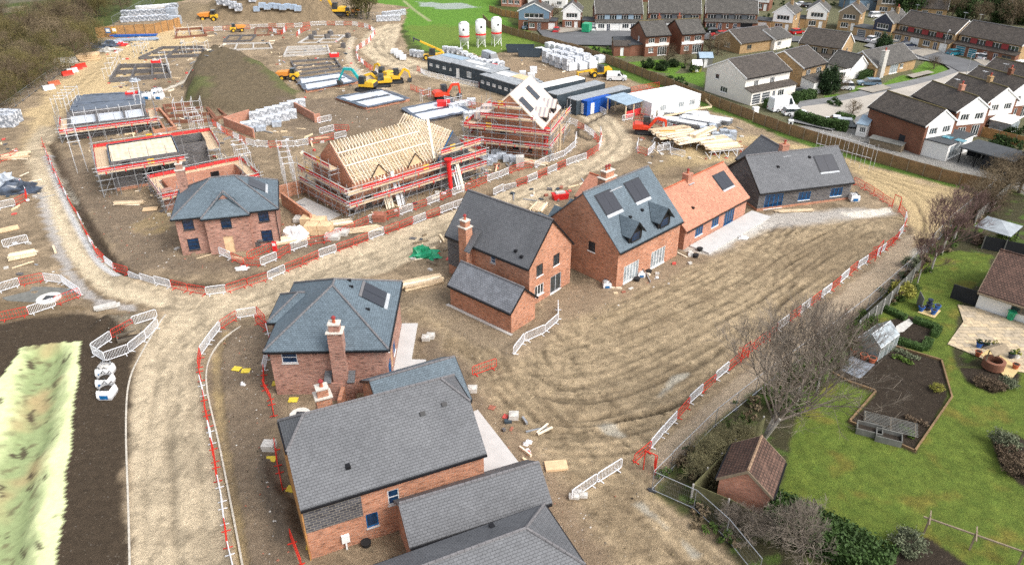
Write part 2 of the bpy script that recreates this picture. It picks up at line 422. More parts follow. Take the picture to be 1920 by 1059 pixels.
# building site
SITE = [(-500, 1300), (-500, 300), (-60, 235), (30, 180), (100, 130), (180, 92), (185, 60), (262, 18), (330, 5), (420, -14), (640, -14), (700, 5), (765, 14), (752, 60), (765, 96), (880, 108), (985, 92), (1100, 118), (1200, 150), (1330, 200), (1410, 232), (1480, 262), (1640, 312), (1838, 362), (1700, 520), (1560, 636), (1440, 715), (1330, 805), (1225, 925), (1330, 985), (1410, 1085), (1500, 1300)]
paint(SITE, MUD, .5, .5, st=.2)
i, m, d = region(px(SITE), .5, .5); n = fbm(X[i]/9, Y[i]/9, 11, 4); C[i] *= (1+.42*n*m)[:, None]
pt = sstep(.02, .14, fbm(X[i]/3.6, Y[i]/3.6, 12, 5, .6)); p2 = sstep(.12, .24, fbm(X[i]/2.1, Y[i]/2.1, 14, 5, .6)); C[i] *= (1-.24*pt*m+.22*p2*m)[:, None]
Hh[i] += m*.10*fbm(X[i]/2.2, Y[i]/2.2, 31, 4)*sstep(0, 2, d)
# sandy clay, left and far right
paint([(40, 290), (60, 200), (150, 120), (230, 85), (300, 60), (370, 80), (330, 95), (300, 110), (235, 160), (270, 172), (130, 190), (90, 260)], SAND, 1.2, 1.5, st=.1)
paint([(250, 55), (370, 50), (390, 78), (300, 95), (240, 90)], SAND, 1.2, 1.0)
paint([(1290, 245), (1480, 265), (1640, 315), (1835, 365), (1770, 405), (1740, 470), (1690, 400), (1610, 330), (1580, 300), (1420, 262), (1360, 300), (1230, 320)], (.44, .335, .185), 1.2, 1.5, st=.2)
paint([(880, 150), (960, 110), (1090, 135), (1200, 165), (1180, 175), (1000, 190)], (.27, .2, .13), 1, 1)
# mounds, cut earth
def mound(pts, h, k=1.2, rough=.25, seed=2, col=None, st=.3):
    q = px(pts); i = sub(q, 4); d = sdist(q, X[i], Y[i])+.8*W1[i]; mx = max(d.max(), 1e-3)
    t = np.clip(d/mx, 0, 1); z = h*np.where(t > 0, np.sin(np.minimum(t*k, 1)*math.pi/2), 0)
    Hh[i] = np.maximum(Hh[i], z+rough*np.where(t > 0, fbm(X[i]/1.6, Y[i]/1.6, seed, 4), 0)*np.minimum(1, t*6))
    if col is not None:
        m = sstep(0, .5, d); C[i] = C[i]*(1-m[:, None])+np.array(col)*m[:, None]; ST[i] = ST[i]*(1-m)+st*m; GR[i] *= 1-m
    return i, d
MOUND = [(346, 191), (372, 206), (440, 216), (520, 213), (566, 196), (556, 172), (520, 144), (474, 120), (432, 106), (392, 106), (360, 128), (344, 160)]
im, dm = mound(MOUND, 3.6, 2.6, .6, 2, (.125, .098, .062), .2)
ma, mb_ = P(400, 160), P(556, 186); tt = ((X[im]-ma.x)*(mb_.x-ma.x)+(Y[im]-ma.y)*(mb_.y-ma.y))/((mb_-ma).length_squared); Hh[im] *= 1-.8*sstep(.15, 1.05, tt)
MND = np.zeros(NP_, bool); MND[im[dm > .1]] = True
for pts in ([(352, 190), (395, 196), (410, 190), (400, 178), (365, 172)], [(470, 140), (530, 178), (556, 186), (552, 172), (505, 138)]):
    i, m, d = region(px(pts), 1.5, 2); C[i] = C[i]*(1-.5*m[:, None])+np.array((.085, .125, .035))*.5*m[:, None]; GR[i] = np.maximum(GR[i], .6*m)
HEAP = [(395, 42), (470, 44), (600, 44), (640, 40), (655, 18), (600, 8), (420, 10), (375, 25)]
ih, dh = mound(HEAP, 8, 1.1, .9, 5, (.205, .155, .098), .3)
i2, d2 = mound([(330, 40), (400, 44), (420, 22), (380, 12), (310, 22)], 2.6, 1.1, .5, 6, (.225, .175, .11), .3)
HPM = np.zeros(NP_, bool); HPM[ih[dh > .1]] = True; HPM[i2[d2 > .1]] = True
mound([(160, 618), (200, 590), (262, 586), (300, 612), (262, 628), (200, 640)], .7, 1.1, .5, 8, (.21, .175, .125), 1.)
mound([(480, 850), (500, 790), (512, 880), (560, 960), (575, 1010), (530, 1030), (490, 960)], .6, 1.1, .5, 9, (.10, .078, .055), 1.)
# haul road
HR = smooth([(232, 1130), (240, 900), (243, 770), (262, 670), (300, 602), (322, 584)], 4)+smooth([(260, 560), (185, 530), (120, 470), (85, 400), (55, 320), (50, 270), (75, 235)], 4)+[(110, 240)]+smooth([(92, 290), (112, 345), (150, 415), (190, 482), (240, 520), (330, 540), (400, 548), (500, 520), (640, 464), (800, 406), (985, 346), (1085, 303), (1120, 280), (1122, 250), (1080, 215), (1000, 190), (900, 168), (790, 142), (706, 116), (676, 90), (690, 62), (725, 46)], 4)+smooth([(752, 44), (748, 66), (740, 92), (770, 110), (880, 138), (1000, 168), (1090, 192), (1150, 222), (1186, 262), (1180, 290), (1100, 328), (1000, 385), (900, 420), (830, 450), (750, 500), (620, 535), (500, 588), (420, 602), (385, 640), (372, 690), (385, 800), (412, 900), (432, 1010), (445, 1130)], 4)
RH = np.zeros(NP_, bool)
i, m, d = paint(HR, ROAD, .5, .35, .35, h=-.04, st=.25)
RH[i[m > .5]] = True
ii = i[m > .3]; mm = m[m > .3]
nn = fbm(X[ii]/6, Y[ii]/6, 41, 4); n2 = fbm(X[ii]/1.3, Y[ii]/1.3, 42, 3)
r3 = sstep(.06, .2, fbm(X[ii]/1.6, Y[ii]/3.5, 43, 5, .62)); C[ii] *= (1-.26*r3*mm)[:, None]
C[ii] = C[ii]*(1-.26*sstep(-.05, .4, nn)*mm*.9)[:, None]*(1+.2*n2)[:, None]
for q, k in (([(300, 1120), (300, 900), (308, 760), (330, 670), (400, 600), (560, 540), (760, 470), (1000, 368), (1130, 290), (1140, 240), (1060, 200), (850, 148), (735, 108), (710, 80), (735, 50)], 1), ([(365, 1120), (350, 900), (335, 760), (355, 660), (440, 590), (600, 520), (800, 440), (1000, 352), (1100, 305), (1150, 270), (1110, 215), (960, 172), (800, 135), (720, 100), (705, 70)], 1),
             ([(350, 560), (250, 545), (170, 500), (110, 430), (75, 340), (70, 270), (120, 190), (220, 110), (300, 85)], 1), ([(360, 570), (230, 560), (150, 505), (95, 440), (60, 350), (58, 270), (100, 190), (200, 112)], 1), ([(205, 108), (130, 190), (85, 262)], 1)):
    i, d, a = pline(smooth(q, 4)); wv = 1+.4*pnoise(a/3, a*0, 7)
    for o in (-.95, .95):
        m = np.exp(-((d-o-.25*pnoise(a/6, a*0+3, 9))/.32)**2)*wv; C[i] *= (1-.2*m)[:, None]; Hh[i] -= .05*m
# light dry crust strip on the left leg and pale margins
for q, wd, c, am in (([(75, 330), (110, 420), (160, 500), (215, 548), (300, 566)], 1.2, (.62, .52, .36), .75), ([(70, 350), (95, 425), (120, 490), (150, 540), (190, 565), (250, 578)], .8, (.40, .38, .36), .8),
                     ([(300, 172), (350, 150), (372, 120), (390, 100), (430, 92)], .9, (.62, .57, .48), .9), ([(660, 70), (655, 110), (690, 150), (760, 185)], 1.3, (.55, .47, .35), .7)):
    i, d, a = pline(smooth(q, 4)); m = sstep(wd, wd*.3, abs(d)+.7*W2[i])*am; C[i] = C[i]*(1-m[:, None])+np.array(c)*m[:, None]
# dark topsoil, trench and ditch
paint([(-300, 1300), (-300, 640), (0, 606), (90, 588), (165, 585), (205, 600), (262, 640), (246, 700), (240, 790), (238, 900), (231, 1300)], SOIL, .4, .5, .5, st=.22)
paint([(-300, 640), (0, 606), (90, 588), (165, 585), (250, 598), (150, 570), (0, 560), (-300, 580)], (.17, .125, .075), .8, .8, st=.4)
for q, dp, wd, c in ((([(92, 268), (115, 318), (135, 365), (168, 425), (205, 482), (245, 512), (330, 528), (405, 533), (455, 520)]), .7, .75, (.06, .045, .032)), ([(455, 520), (540, 495), (700, 440), (880, 378), (1000, 330), (1075, 296), (1100, 280)], .35, .8, (.14, .1, .066)),
                     ([(425, 625), (408, 670), (412, 760), (432, 900), (462, 1080)], .25, .55, (.36, .27, .14)), ([(1130, 215), (1080, 245), (1105, 262)], .4, .5, (.1, .08, .06))):
    i, d, a = pline(smooth(q, 4)); m = sstep(wd, wd*.45, abs(d)+.2*W2[i]); Hh[i] -= dp*m; C[i] = C[i]*(1-m[:, None])+np.array(c)*m[:, None]
i, d, a = pline(smooth([(96, 290), (128, 365), (158, 425), (195, 485), (225, 508)], 4)); m = sstep(.5, .2, abs(d+.75)); C[i] = C[i]*(1-m[:, None])+np.array((.5, .5, .49))*m[:, None]
# rubble-brown plots
for pts in ([(100, 300), (150, 290), (190, 350), (320, 400), (335, 480), (480, 490), (470, 515), (260, 505), (200, 460), (140, 370)], [(405, 640), (500, 600), (520, 760), (560, 1000), (600, 1090), (470, 1090), (430, 880), (410, 720)], [(480, 460), (640, 430), (850, 360), (870, 370), (650, 450), (500, 500)], [(750, 600), (830, 545), (960, 640), (900, 780), (800, 680)], [(930, 760), (1060, 880), (1200, 1090), (1060, 1090), (980, 900)], [(520, 190), (760, 180), (760, 230), (600, 270), (530, 240)], [(1040, 540), (1160, 530), (1300, 460), (1420, 450), (1300, 520), (1100, 600), (1020, 620)]):
    paint(pts, RUB if pts[0][0] < 760 else (.25, .185, .125), .9, 1.2, .8, amt=.6, st=.7)
paint([(1300, 478), (1430, 402), (1490, 398), (1620, 392), (1690, 400), (1560, 418), (1440, 432), (1340, 480)], (.40, .37, .33), .9, .9, st=.6)
paint([(1290, 470), (1420, 408), (1455, 420), (1330, 482)], (.52, .49, .44), .6, .8, st=.5)
paint([(1580, 400), (1672, 388), (1675, 396), (1640, 408), (1600, 410)], (.66, .61, .52), .4, .3)
for pts in ([(990, 650), (1000, 640), (900, 520), (850, 520), (770, 560), (760, 600), (900, 690)],):
    paint(pts, (.27, .21, .14), .8, 1, amt=.7, st=.5)
# yellow clay washes
for pts in ([(290, 400), (330, 400), (320, 440), (250, 420)], [(1105, 600), (1190, 565), (1200, 575), (1115, 610)], [(330, 420), (300, 440), (260, 435)]):
    paint(pts, (.38, .28, .13), .5, 1, amt=.4)
# tyre-churned field
FIELD = [(880, 640), (960, 680), (1060, 600), (1240, 525), (1440, 432), (1600, 412), (1690, 405), (1688, 440), (1600, 510), (1450, 640), (1330, 740), (1215, 850), (1180, 870), (1280, 960), (1420, 1100), (1180, 1100), (1050, 890), (940, 770), (830, 640), (762, 580), (790, 575)]
i, m, d = region(px(FIELD), 1., .9)
C[i] = C[i]*(1-.8*m[:, None])+np.array((.31, .24, .15))*.8*m[:, None]
gd = smooth([(930, 640), (962, 700), (1030, 742), (1120, 740), (1250, 700), (1400, 620), (1540, 530), (1680, 430)], 6)
j, dd, aa = pline(gd, pad=40); a2 = aa/15+.7*pnoise(X[j]/15, Y[j]/15, 77)
nz = fbm(dd*1.15, a2*.9, 51, 4, .55); rdg = -np.abs(nz)*1.6+.3; n3 = fbm(dd*3.2, aa/1.6, 53, 3)
mk = np.zeros(NP_); mk[i] = m; mf = mk[j]*sstep(26, 18, abs(dd))
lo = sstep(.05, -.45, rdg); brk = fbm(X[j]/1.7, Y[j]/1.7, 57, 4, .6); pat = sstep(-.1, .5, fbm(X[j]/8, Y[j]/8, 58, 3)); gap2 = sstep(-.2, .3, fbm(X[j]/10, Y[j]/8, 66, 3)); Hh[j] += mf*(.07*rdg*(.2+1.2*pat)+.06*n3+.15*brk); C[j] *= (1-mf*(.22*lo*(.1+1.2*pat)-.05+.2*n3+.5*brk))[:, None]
gd2 = [(900, 640), (985, 735), (1090, 830), (1200, 930), (1400, 1100)]
j2, dd2, aa2 = pline(gd2, pad=14); nz2 = fbm(dd2*1.2, aa2/7, 61, 4, .55); r2 = -np.abs(nz2)*1.6+.3; clod_shade = sstep(.08, .28, fbm(dd*1.7+aa*.12, aa/2.6, 64, 5, .65)); c3 = sstep(.12, .3, fbm(X[j]/.9, Y[j]/.9, 65, 4, .6)); C[j] *= (1-mf*(.34*clod_shade*(.4+.6*gap2)+.22*c3-.07))[:, None]; Hh[j] -= mf*.05*clod_shade; mf2 = mk[j2]*sstep(12, 8, abs(dd2))*.8  # clod shadows painted into the mud colour, with shallow dips below them
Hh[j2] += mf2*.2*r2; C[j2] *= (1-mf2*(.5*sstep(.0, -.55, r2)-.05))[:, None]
gap_ = sstep(-.25, .25, fbm(X[j]/11, Y[j]/7, 63, 3))
for o in rng.uniform(-14, 15, 19):
    s0 = rng.uniform(-10, 45); s1 = s0+rng.uniform(18, 60); wv = o+rng.normal()*.09*(aa-(s0+s1)/2)+1.5*pnoise(aa/22, aa*0+o, 5)+.2*pnoise(aa/4, aa*0+o, 6); dep = rng.uniform(.35, 1.15)*(.25+.75*gap_)
    for g_ in (0, 1.75):
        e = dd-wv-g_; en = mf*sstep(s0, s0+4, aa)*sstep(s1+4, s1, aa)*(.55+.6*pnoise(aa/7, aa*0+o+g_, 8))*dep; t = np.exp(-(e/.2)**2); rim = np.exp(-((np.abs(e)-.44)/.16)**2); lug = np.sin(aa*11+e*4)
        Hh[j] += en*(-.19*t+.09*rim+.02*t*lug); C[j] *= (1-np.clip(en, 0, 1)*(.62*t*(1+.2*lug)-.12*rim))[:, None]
RUTS = [([(960, 655), (975, 700), (1050, 735), (1150, 722), (1300, 650), (1450, 560), (1560, 490), (1640, 440)], .16), ([(1000, 690), (1100, 690), (1240, 640), (1400, 560), (1530, 470), (1580, 440)], .16), ([(1040, 650), (1150, 620), (1290, 560), (1400, 500), (1450, 450), (1470, 425)], .18), ([(950, 690), (990, 740), (1090, 770), (1200, 745), (1330, 690), (1440, 610), (1560, 510)], .14), ([(940, 720), (1020, 790), (1120, 800), (1230, 760), (1380, 660)], .12),
        ([(760, 580), (830, 620), (920, 680), (1000, 760), (1100, 860), (1210, 960), (1350, 1090)], .14), ([(1060, 740), (1130, 820), (1190, 860)], .12), ([(1150, 880), (1260, 970), (1390, 1090)], .14), ([(1640, 325), (1690, 360), (1712, 400), (1718, 450), (1700, 490)], .14), ([(1600, 310), (1680, 345), (1740, 395), (1745, 450), (1725, 490)], .14), ([(1400, 275), (1520, 290), (1660, 340), (1760, 370)], .12), ([(1460, 265), (1560, 300), (1700, 345), (1800, 365)], .12), ([(1450, 470), (1470, 500), (1465, 540), (1440, 570)], .15), ([(1230, 300), (1330, 320), (1400, 300)], .1), ([(1140, 320), (1230, 345), (1330, 350)], .1), ([(1180, 330), (1260, 335), (1360, 320)], .1)]
for q, dp in RUTS:
    i, d, a = pline(smooth(q, 5))
    for o in (-1.0, 1.0):
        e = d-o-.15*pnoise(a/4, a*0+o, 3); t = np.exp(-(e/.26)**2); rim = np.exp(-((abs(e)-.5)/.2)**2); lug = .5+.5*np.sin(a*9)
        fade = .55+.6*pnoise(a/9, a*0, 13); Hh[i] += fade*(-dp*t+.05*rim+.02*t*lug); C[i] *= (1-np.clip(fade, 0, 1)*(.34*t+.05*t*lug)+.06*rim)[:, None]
for pts in ([(1430, 490), (1540, 436), (1650, 432), (1600, 500), (1470, 565)], [(1000, 740), (1120, 745), (1290, 680), (1300, 700), (1150, 790), (1060, 790)], [(1150, 630), (1330, 545), (1380, 545), (1240, 620)], [(1090, 900), (1180, 930), (1280, 1040), (1200, 1080)], [(780, 590), (860, 640), (940, 690), (900, 700)], [(1180, 270), (1300, 310), (1380, 330), (1200, 340)], [(650, 240), (760, 250), (620, 290), (540, 270)]):
    paint(pts, (.165, .122, .075), 1.5, 2.2, 1.2, amt=.5)
# puddle-smooth pale wet patches
for pts in ([(1110, 795), (1150, 790), (1170, 815), (1140, 812)], [(1290, 700), (1240, 745), (1220, 752), (1260, 705)], [(1205, 940), (1260, 990), (1250, 995), (1190, 945)], [(1275, 1010), (1310, 1040), (1300, 1045)], [(1700, 470), (1745, 460), (1740, 490), (1710, 500)], [(115, 330), (140, 360), (150, 385), (138, 375)]):
    paint(pts, (.40, .375, .31), .25, .3, .2, amt=.8)
# footpath by the fence
paint([(1215, 850), (1290, 790), (1340, 745), (1440, 660), (1530, 588), (1600, 530), (1660, 478), (1695, 440), (1712, 440), (1700, 500), (1640, 552), (1560, 622), (1440, 712), (1330, 795), (1255, 870), (1228, 880)], (.36, .285, .2), .3, .3, .3, h=.0, st=.5)
# swale under the pale green sheet
SW = px([(4, 705), (40, 652), (100, 643), (151, 640), (146, 720), (136, 800), (128, 870), (118, 960), (106, 1060), (100, 1130), (-60, 1130), (-110, 960), (-90, 800)])
i, m, d = region(SW, .12, .12, .16); md = px([(88, 640), (75, 720), (50, 830), (10, 960), (-20, 1130)])
k, d0, a0 = pline(md, True, 12); D = np.full(NP_, 99.); D[k] = d0; dc = np.abs(D[i])+.6*W1[i]
Hh[i] = np.where(d > -.3, -1.15*sstep(2.6, .3, dc)*sstep(-.2, 1.5, d)+.02, Hh[i])
n = fbm(X[i]/1.5, Y[i]/1.5, 71, 5, .6); wet = sstep(2.9, .9, dc+.9*n)
cc = np.array((.62, .67, .36))[None]*(1+.10*W1[i][:, None]); gcol = np.array((.20, .255, .115))[None]+np.array((.10, -.05, -.01))[None]*sstep(.0, .5, W1[i])[:, None]
br = sstep(.12, .38, fbm(X[i]*1.1, Y[i]*.9, 73, 4))*sstep(3.1, .8, dc); cc = cc*(1-.85*wet[:, None])+gcol*.85*wet[:, None]; cc = cc*(1-.7*br[:, None])+np.array((.11, .085, .05))*.7*br[:, None]
rip = sstep(.32, .40, fbm(X[i]*.9+Y[i]*.5, Y[i]*.35-X[i]*.2, 79, 4)); cc = cc*(1-.9*rip[:, None])+np.array(SOIL)*.9*rip[:, None]
inn = m > .5; SWM = np.zeros(NP_, bool); SWM[i[inn]] = True; C[i[inn]] = cc[inn]; ST[i[inn]] = 0; GR[i[inn]] = 0; Hh[i[inn]] += .04
# garden side of the boundary: rough grass verge, beds, lawn
GARD = [(1850, 350), (2700, 600), (2700, 1500), (1450, 1300), (1410, 1085), (1330, 985), (1228, 925), (1330, 805), (1440, 715), (1560, 636), (1700, 520)]
paint(GARD, (.055, .052, .028), .4, .4, st=.6, gr=.5)
ig, mg, dg = region(px(GARD), .4, .4); v = sstep(.05, .35, fbm(X[ig]/1.8, Y[ig]/1.8, 91, 3))*mg*.7; C[ig] = C[ig]*(1-v[:, None])+np.array((.08, .14, .025))*v[:, None]
LAWN = [(1722, 478), (1800, 470), (1860, 478), (1850, 520), (1800, 560), (1790, 640), (1790, 690), (1960, 690), (2300, 700), (2300, 1300), (1560, 1300), (1540, 1010), (1460, 925), (1480, 840), (1500, 760), (1560, 715), (1640, 735), (1660, 640), (1640, 610), (1690, 540)]
il, ml, dl = paint(LAWN, (.100, .142, .028), .25, .2, .2, st=0, gr=1)
n = fbm(X[il]/2.5, Y[il]/2.5, 95, 5, .65); C[il] *= (1+.3*n*ml)[:, None]; n2 = sstep(.08, .45, fbm(X[il]/3.5, Y[il]/3.5, 97, 4))*ml; C[il] = C[il]*(1-.6*n2[:, None])+np.array((.17, .14, .035))*.6*n2[:, None]; n3 = fbm(X[il]/.7, Y[il]/.7, 99, 3)*ml; C[il] *= (1+.35*n3)[:, None]
LWN = np.zeros(NP_, bool); LWN[il[ml > .5]] = True
BED = [(1640, 735), (1590, 716), (1560, 700), (1620, 640), (1670, 648), (1765, 675), (1782, 745), (1735, 815), (1715, 848), (1590, 792), (1640, 738)]
for q in (BED, [(1660, 645), (1640, 612), (1700, 590), (1755, 610), (1745, 655), (1680, 650)], [(1800, 690), (1860, 690), (1915, 700), (1905, 725), (1860, 738), (1815, 715)], [(1672 + 190, 820), (1905, 812), (1960, 850), (1960, 925), (1915, 910), (1870, 868)], [(1665, 1030), (1700, 1005), (1740, 1008), (1800, 1050), (1860, 1090), (1700, 1120)]):
    paint(q, (.038, .029, .021), .15, .15, .15, st=.18)
# housing-estate greens
for q in ([(1100, 84), (1180, 100), (1170, 110), (1110, 95)], [(1150, 120), (1240, 112), (1290, 120), (1262, 140), (1200, 130)], [(1245, 140), (1322, 135), (1320, 165), (1300, 158)], [(1650, 160), (1690, 141), (1735, 150), (1700, 162)], [(1708, 135), (1735, 115), (1770, 122), (1790, 138), (1765, 146)], [(1596, 172), (1610, 160), (1640, 168), (1610, 176)], [(1545, 180), (1570, 176), (1600, 195), (1560, 205)], [(1580, 215), (1620, 222), (1610, 232), (1570, 226)]):
    paint(q, (.10, .19, .03), .3, .15, .15, gr=1)
paint([(1000, 78), (1200, 140), (1330, 190), (1420, 226), (1480, 250), (1640, 300), (1850, 355), (1835, 362), (1640, 312), (1480, 262), (1410, 232), (1330, 205), (1200, 155), (1100, 120)], (.085, .15, .03), .6, .8, gr=1)
for q in ([(1480, 238), (1560, 262), (1640, 285), (1860, 338), (1960, 380), (1960, 300), (1600, 228)],):
    paint(q, (.25, .24, .22), .3, .1)
# ------------------------------------------------------------------ ground material and meshes
def gmat(name, spk):
    k = N(name); a = k.n('VertexColor', layer_name='Col'); x = k.n('VertexColor', layer_name='Mix'); sep = k.n('SeparateColor'); k.l(x.outputs[0], sep.inputs[0])
    v = k.coord('Object'); f1 = k.noise(v, 1.6, 6, .75); f2 = k.noise(v, 9, 4, .7)
    o = k.mix(a.outputs[0], k.ramp(f1, [(.28, g3(.68)), (.5, g3(1.)), (.72, g3(1.26))]), 1, 'MULTIPLY')
    o = k.mix(o, k.ramp(f2, [(.3, g3(.78)), (.7, g3(1.2))]), 1, 'MULTIPLY')
    vo = k.n('TexVoronoi', Scale=4.2); k.l(v, vo.inputs['Vector']); vs_ = k.n('TexVoronoi', Scale=4.2); k.l(v, vs_.inputs['Vector'])
    st = k.ramp(vo.outputs['Distance'], [(.0, g3(1)), (.22, g3(1)), (.30, g3(0))]); rnd = k.n('SeparateColor'); k.l(vo.outputs['Color'], rnd.inputs[0])
    pick = k.ramp(rnd.outputs[0], [(.66, g3(0)), (.70, g3(1))]); f = k.mix(k.mix(st, pick, 1, 'MULTIPLY'), sep.outputs[0], 1, 'MULTIPLY')
    sc = k.ramp(rnd.outputs[1], [(0, (.08, .06, .04)), (.5, (.25, .2, .14)), (.85, (.40, .36, .3)), (1, (.52, .49, .45))])
    o = k.mix(o, sc, k.mix(f, spk, 1, 'MULTIPLY'))
    gv = k.coord('Object', (1, 1, 1)); g1 = k.noise(gv, 5, 5, .85); g2 = k.noise(gv, .9, 4, .7)
    gm = k.mix(k.ramp(g1, [(.3, g3(.55)), (.5, g3(1)), (.75, (1.5, 1.4, 1.1))]), k.ramp(g2, [(.3, (.8, .85, .8)), (.7, (1.25, 1.15, 1.1))]), 1, 'MULTIPLY')
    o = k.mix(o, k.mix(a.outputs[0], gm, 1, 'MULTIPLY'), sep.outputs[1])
    bb = k.n('Math', operation='ADD'); k.l(f1, bb.inputs[0]); k.l(f2, bb.inputs[1]); k.bump(bb.outputs[0], .8, .16)
    return k.fin(o, .93, 0, .12)
gmat('earth', .85)
k = N('sheet_cloth'); a = k.n('VertexColor', layer_name='Col'); v = k.coord('Object'); f = k.noise(v, 2.2, 5, .6); k.bump(f, .4, .06); k.fin(k.mix(a.outputs[0], k.ramp(f, [(.3, g3(.86)), (.7, g3(1.1))]), 1, 'MULTIPLY'), .85, 0, .15)
FQ = (np.arange(NY-1)[:, None]*NX+np.arange(NX-1)[None]).ravel(); FV = np.stack([FQ, FQ+1, FQ+NX+1, FQ+NX], 1)
def fmask(b): return b[FV].sum(1) >= 3
def gmesh(name, sel, mat='earth', smooth=True):
    f = FV[sel]; u, inv = np.unique(f, return_inverse=True); me = bpy.data.meshes.new(name); nv, nf = len(u), len(f)
    me.vertices.add(nv); me.vertices.foreach_set('co', np.stack([X[u], Y[u], Hh[u]], 1).astype(np.float32).ravel())
    me.loops.add(nf*4); me.loops.foreach_set('vertex_index', inv.astype(np.int32).ravel()); me.polygons.add(nf)
    me.polygons.foreach_set('loop_start', np.arange(0, nf*4, 4, dtype=np.int32)); me.update(calc_edges=True)
    ca = me.color_attributes.new('Col', 'FLOAT_COLOR', 'POINT'); ca.data.foreach_set('color', np.concatenate([np.clip(C[u], .004, .9), np.ones((nv, 1))], 1).astype(np.float32).ravel())
    ca = me.color_attributes.new('Mix', 'FLOAT_COLOR', 'POINT'); ca.data.foreach_set('color', np.stack([ST[u], GR[u], 0*ST[u], 1+0*ST[u]], 1).astype(np.float32).ravel())
    me.materials.append(MAT[mat]); me.polygons.foreach_set('use_smooth', np.ones(nf, bool)); return link(name, me)
sm, sh, sr, sw, sl_ = fmask(MND), fmask(HPM), fmask(RH), fmask(SWM), fmask(LWN)
sh &= ~sm; sr &= ~sm & ~sh; sw &= ~sr; sl_ &= ~sw & ~sr
rest = ~(sm | sh | sr | sw | sl_)
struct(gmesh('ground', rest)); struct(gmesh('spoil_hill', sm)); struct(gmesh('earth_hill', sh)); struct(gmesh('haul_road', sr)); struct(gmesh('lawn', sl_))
tag(gmesh('swale_sheet', sw, 'sheet_cloth'), 'pale yellow green erosion sheet lining the ditch in dark topsoil, stained green down its middle', 'liner sheet')
def gz(x, y):
    """height of the ground under a point"""
    i = min(max(np.searchsorted(XS, x), 1), NX-1); j = min(max(np.searchsorted(YS, y), 1), NY-1)
    return float(Hh[j*NX+i])
def G(u, v, it=2):
    p = P(u, v); 
    for _ in range(it): p = P(u, v, gz(p.x, p.y))
    return p

def kerb_line(pts, label):
    q = smooth(px(pts), 8); m = MB()
    for a, b in zip(q[:-1], q[1:]):
        d = V2 = Vector((b[0]-a[0], b[1]-a[1], 0)); L = d.length; d.normalize(); n = Vector((-d.y, d.x, 0)); m.obox(Vector((a[0], a[1], -.1)), d*(L+.01), n*.14, (0, 0, .15))
    struct(m.build('kerb', 'kerb'))
kerb_line([(247, 1130), (243, 960), (238, 800), (244, 715), (268, 660), (300, 606), (312, 590)], '')
kerb_line([(470, 1130), (438, 960), (412, 830), (390, 730), (392, 680), (415, 640), (452, 612)], '')
# ------------------------------------------------------------------ buildings
STY = {  # frame, glass, columns, rows, sill
 'dark': ('frame_dark', 'glass', 2, 2, 'white_paint'), 'darkp': ('frame_dark', 'glass', 2, 1, 'white_paint'), 'film': ('frame_dark', 'glass_blue', 1, 3, 'frame_dark'), 'white': ('white_paint', 'glass', 2, 1, 'white_paint'),
 'white3': ('white_paint', 'glass', 3, 1, 'white_paint'), 'white4': ('white_paint', 'glass', 4, 1, 'white_paint'), 'white1': ('white_paint', 'glass', 1, 1, 'white_paint'), 'pale3': ('white_paint', 'glass_pale', 3, 1, 'white_paint'),
 'blue3': ('film_blue', 'glass_blue', 3, 1, 'white_paint'), 'blued': ('film_blue', 'glass_blue', 4, 1, 'white_paint'), 'grey': ('white_paint', 'glass_pale', 4, 1, 'white_paint'), 'french': ('frame_grey', 'glass', 2, 1, 'white_paint'), 'french4': ('white_paint', 'glass_pale', 5, 1, 'white_paint'),
 'small': ('steel_pale', 'glass_blue', 1, 2, 'concrete_pale'), 'smallb': ('film_blue', 'glass_blue', 1, 1, 'concrete_pale'), 'ply': ('plywood', 'plywood', 1, 1, None), 'door': ('white_paint', 'frame_dark', 1, 1, None), 'doorw': ('white_paint', 'white_paint', 1, 1, None),
 'doorb': ('white_paint', 'car_navy', 2, 1, None), 'garage': ('white_paint', 'white_paint', 1, 4, None), 'garaged': ('white_paint', 'car_grey', 1, 4, None), 'garaget': ('white_paint', 'car_teal', 1, 4, None), 'open': ('steel_dark', 'fascia_black', 1, 1, None), 'brown': ('timber_old', 'glass', 2, 1, 'timber_old'), 'panelb': ('white_paint', 'film_blue', 2, 1, None)}  # open style: black sheet stands in for the shade inside an empty opening
def V(*a): return Vector(a)
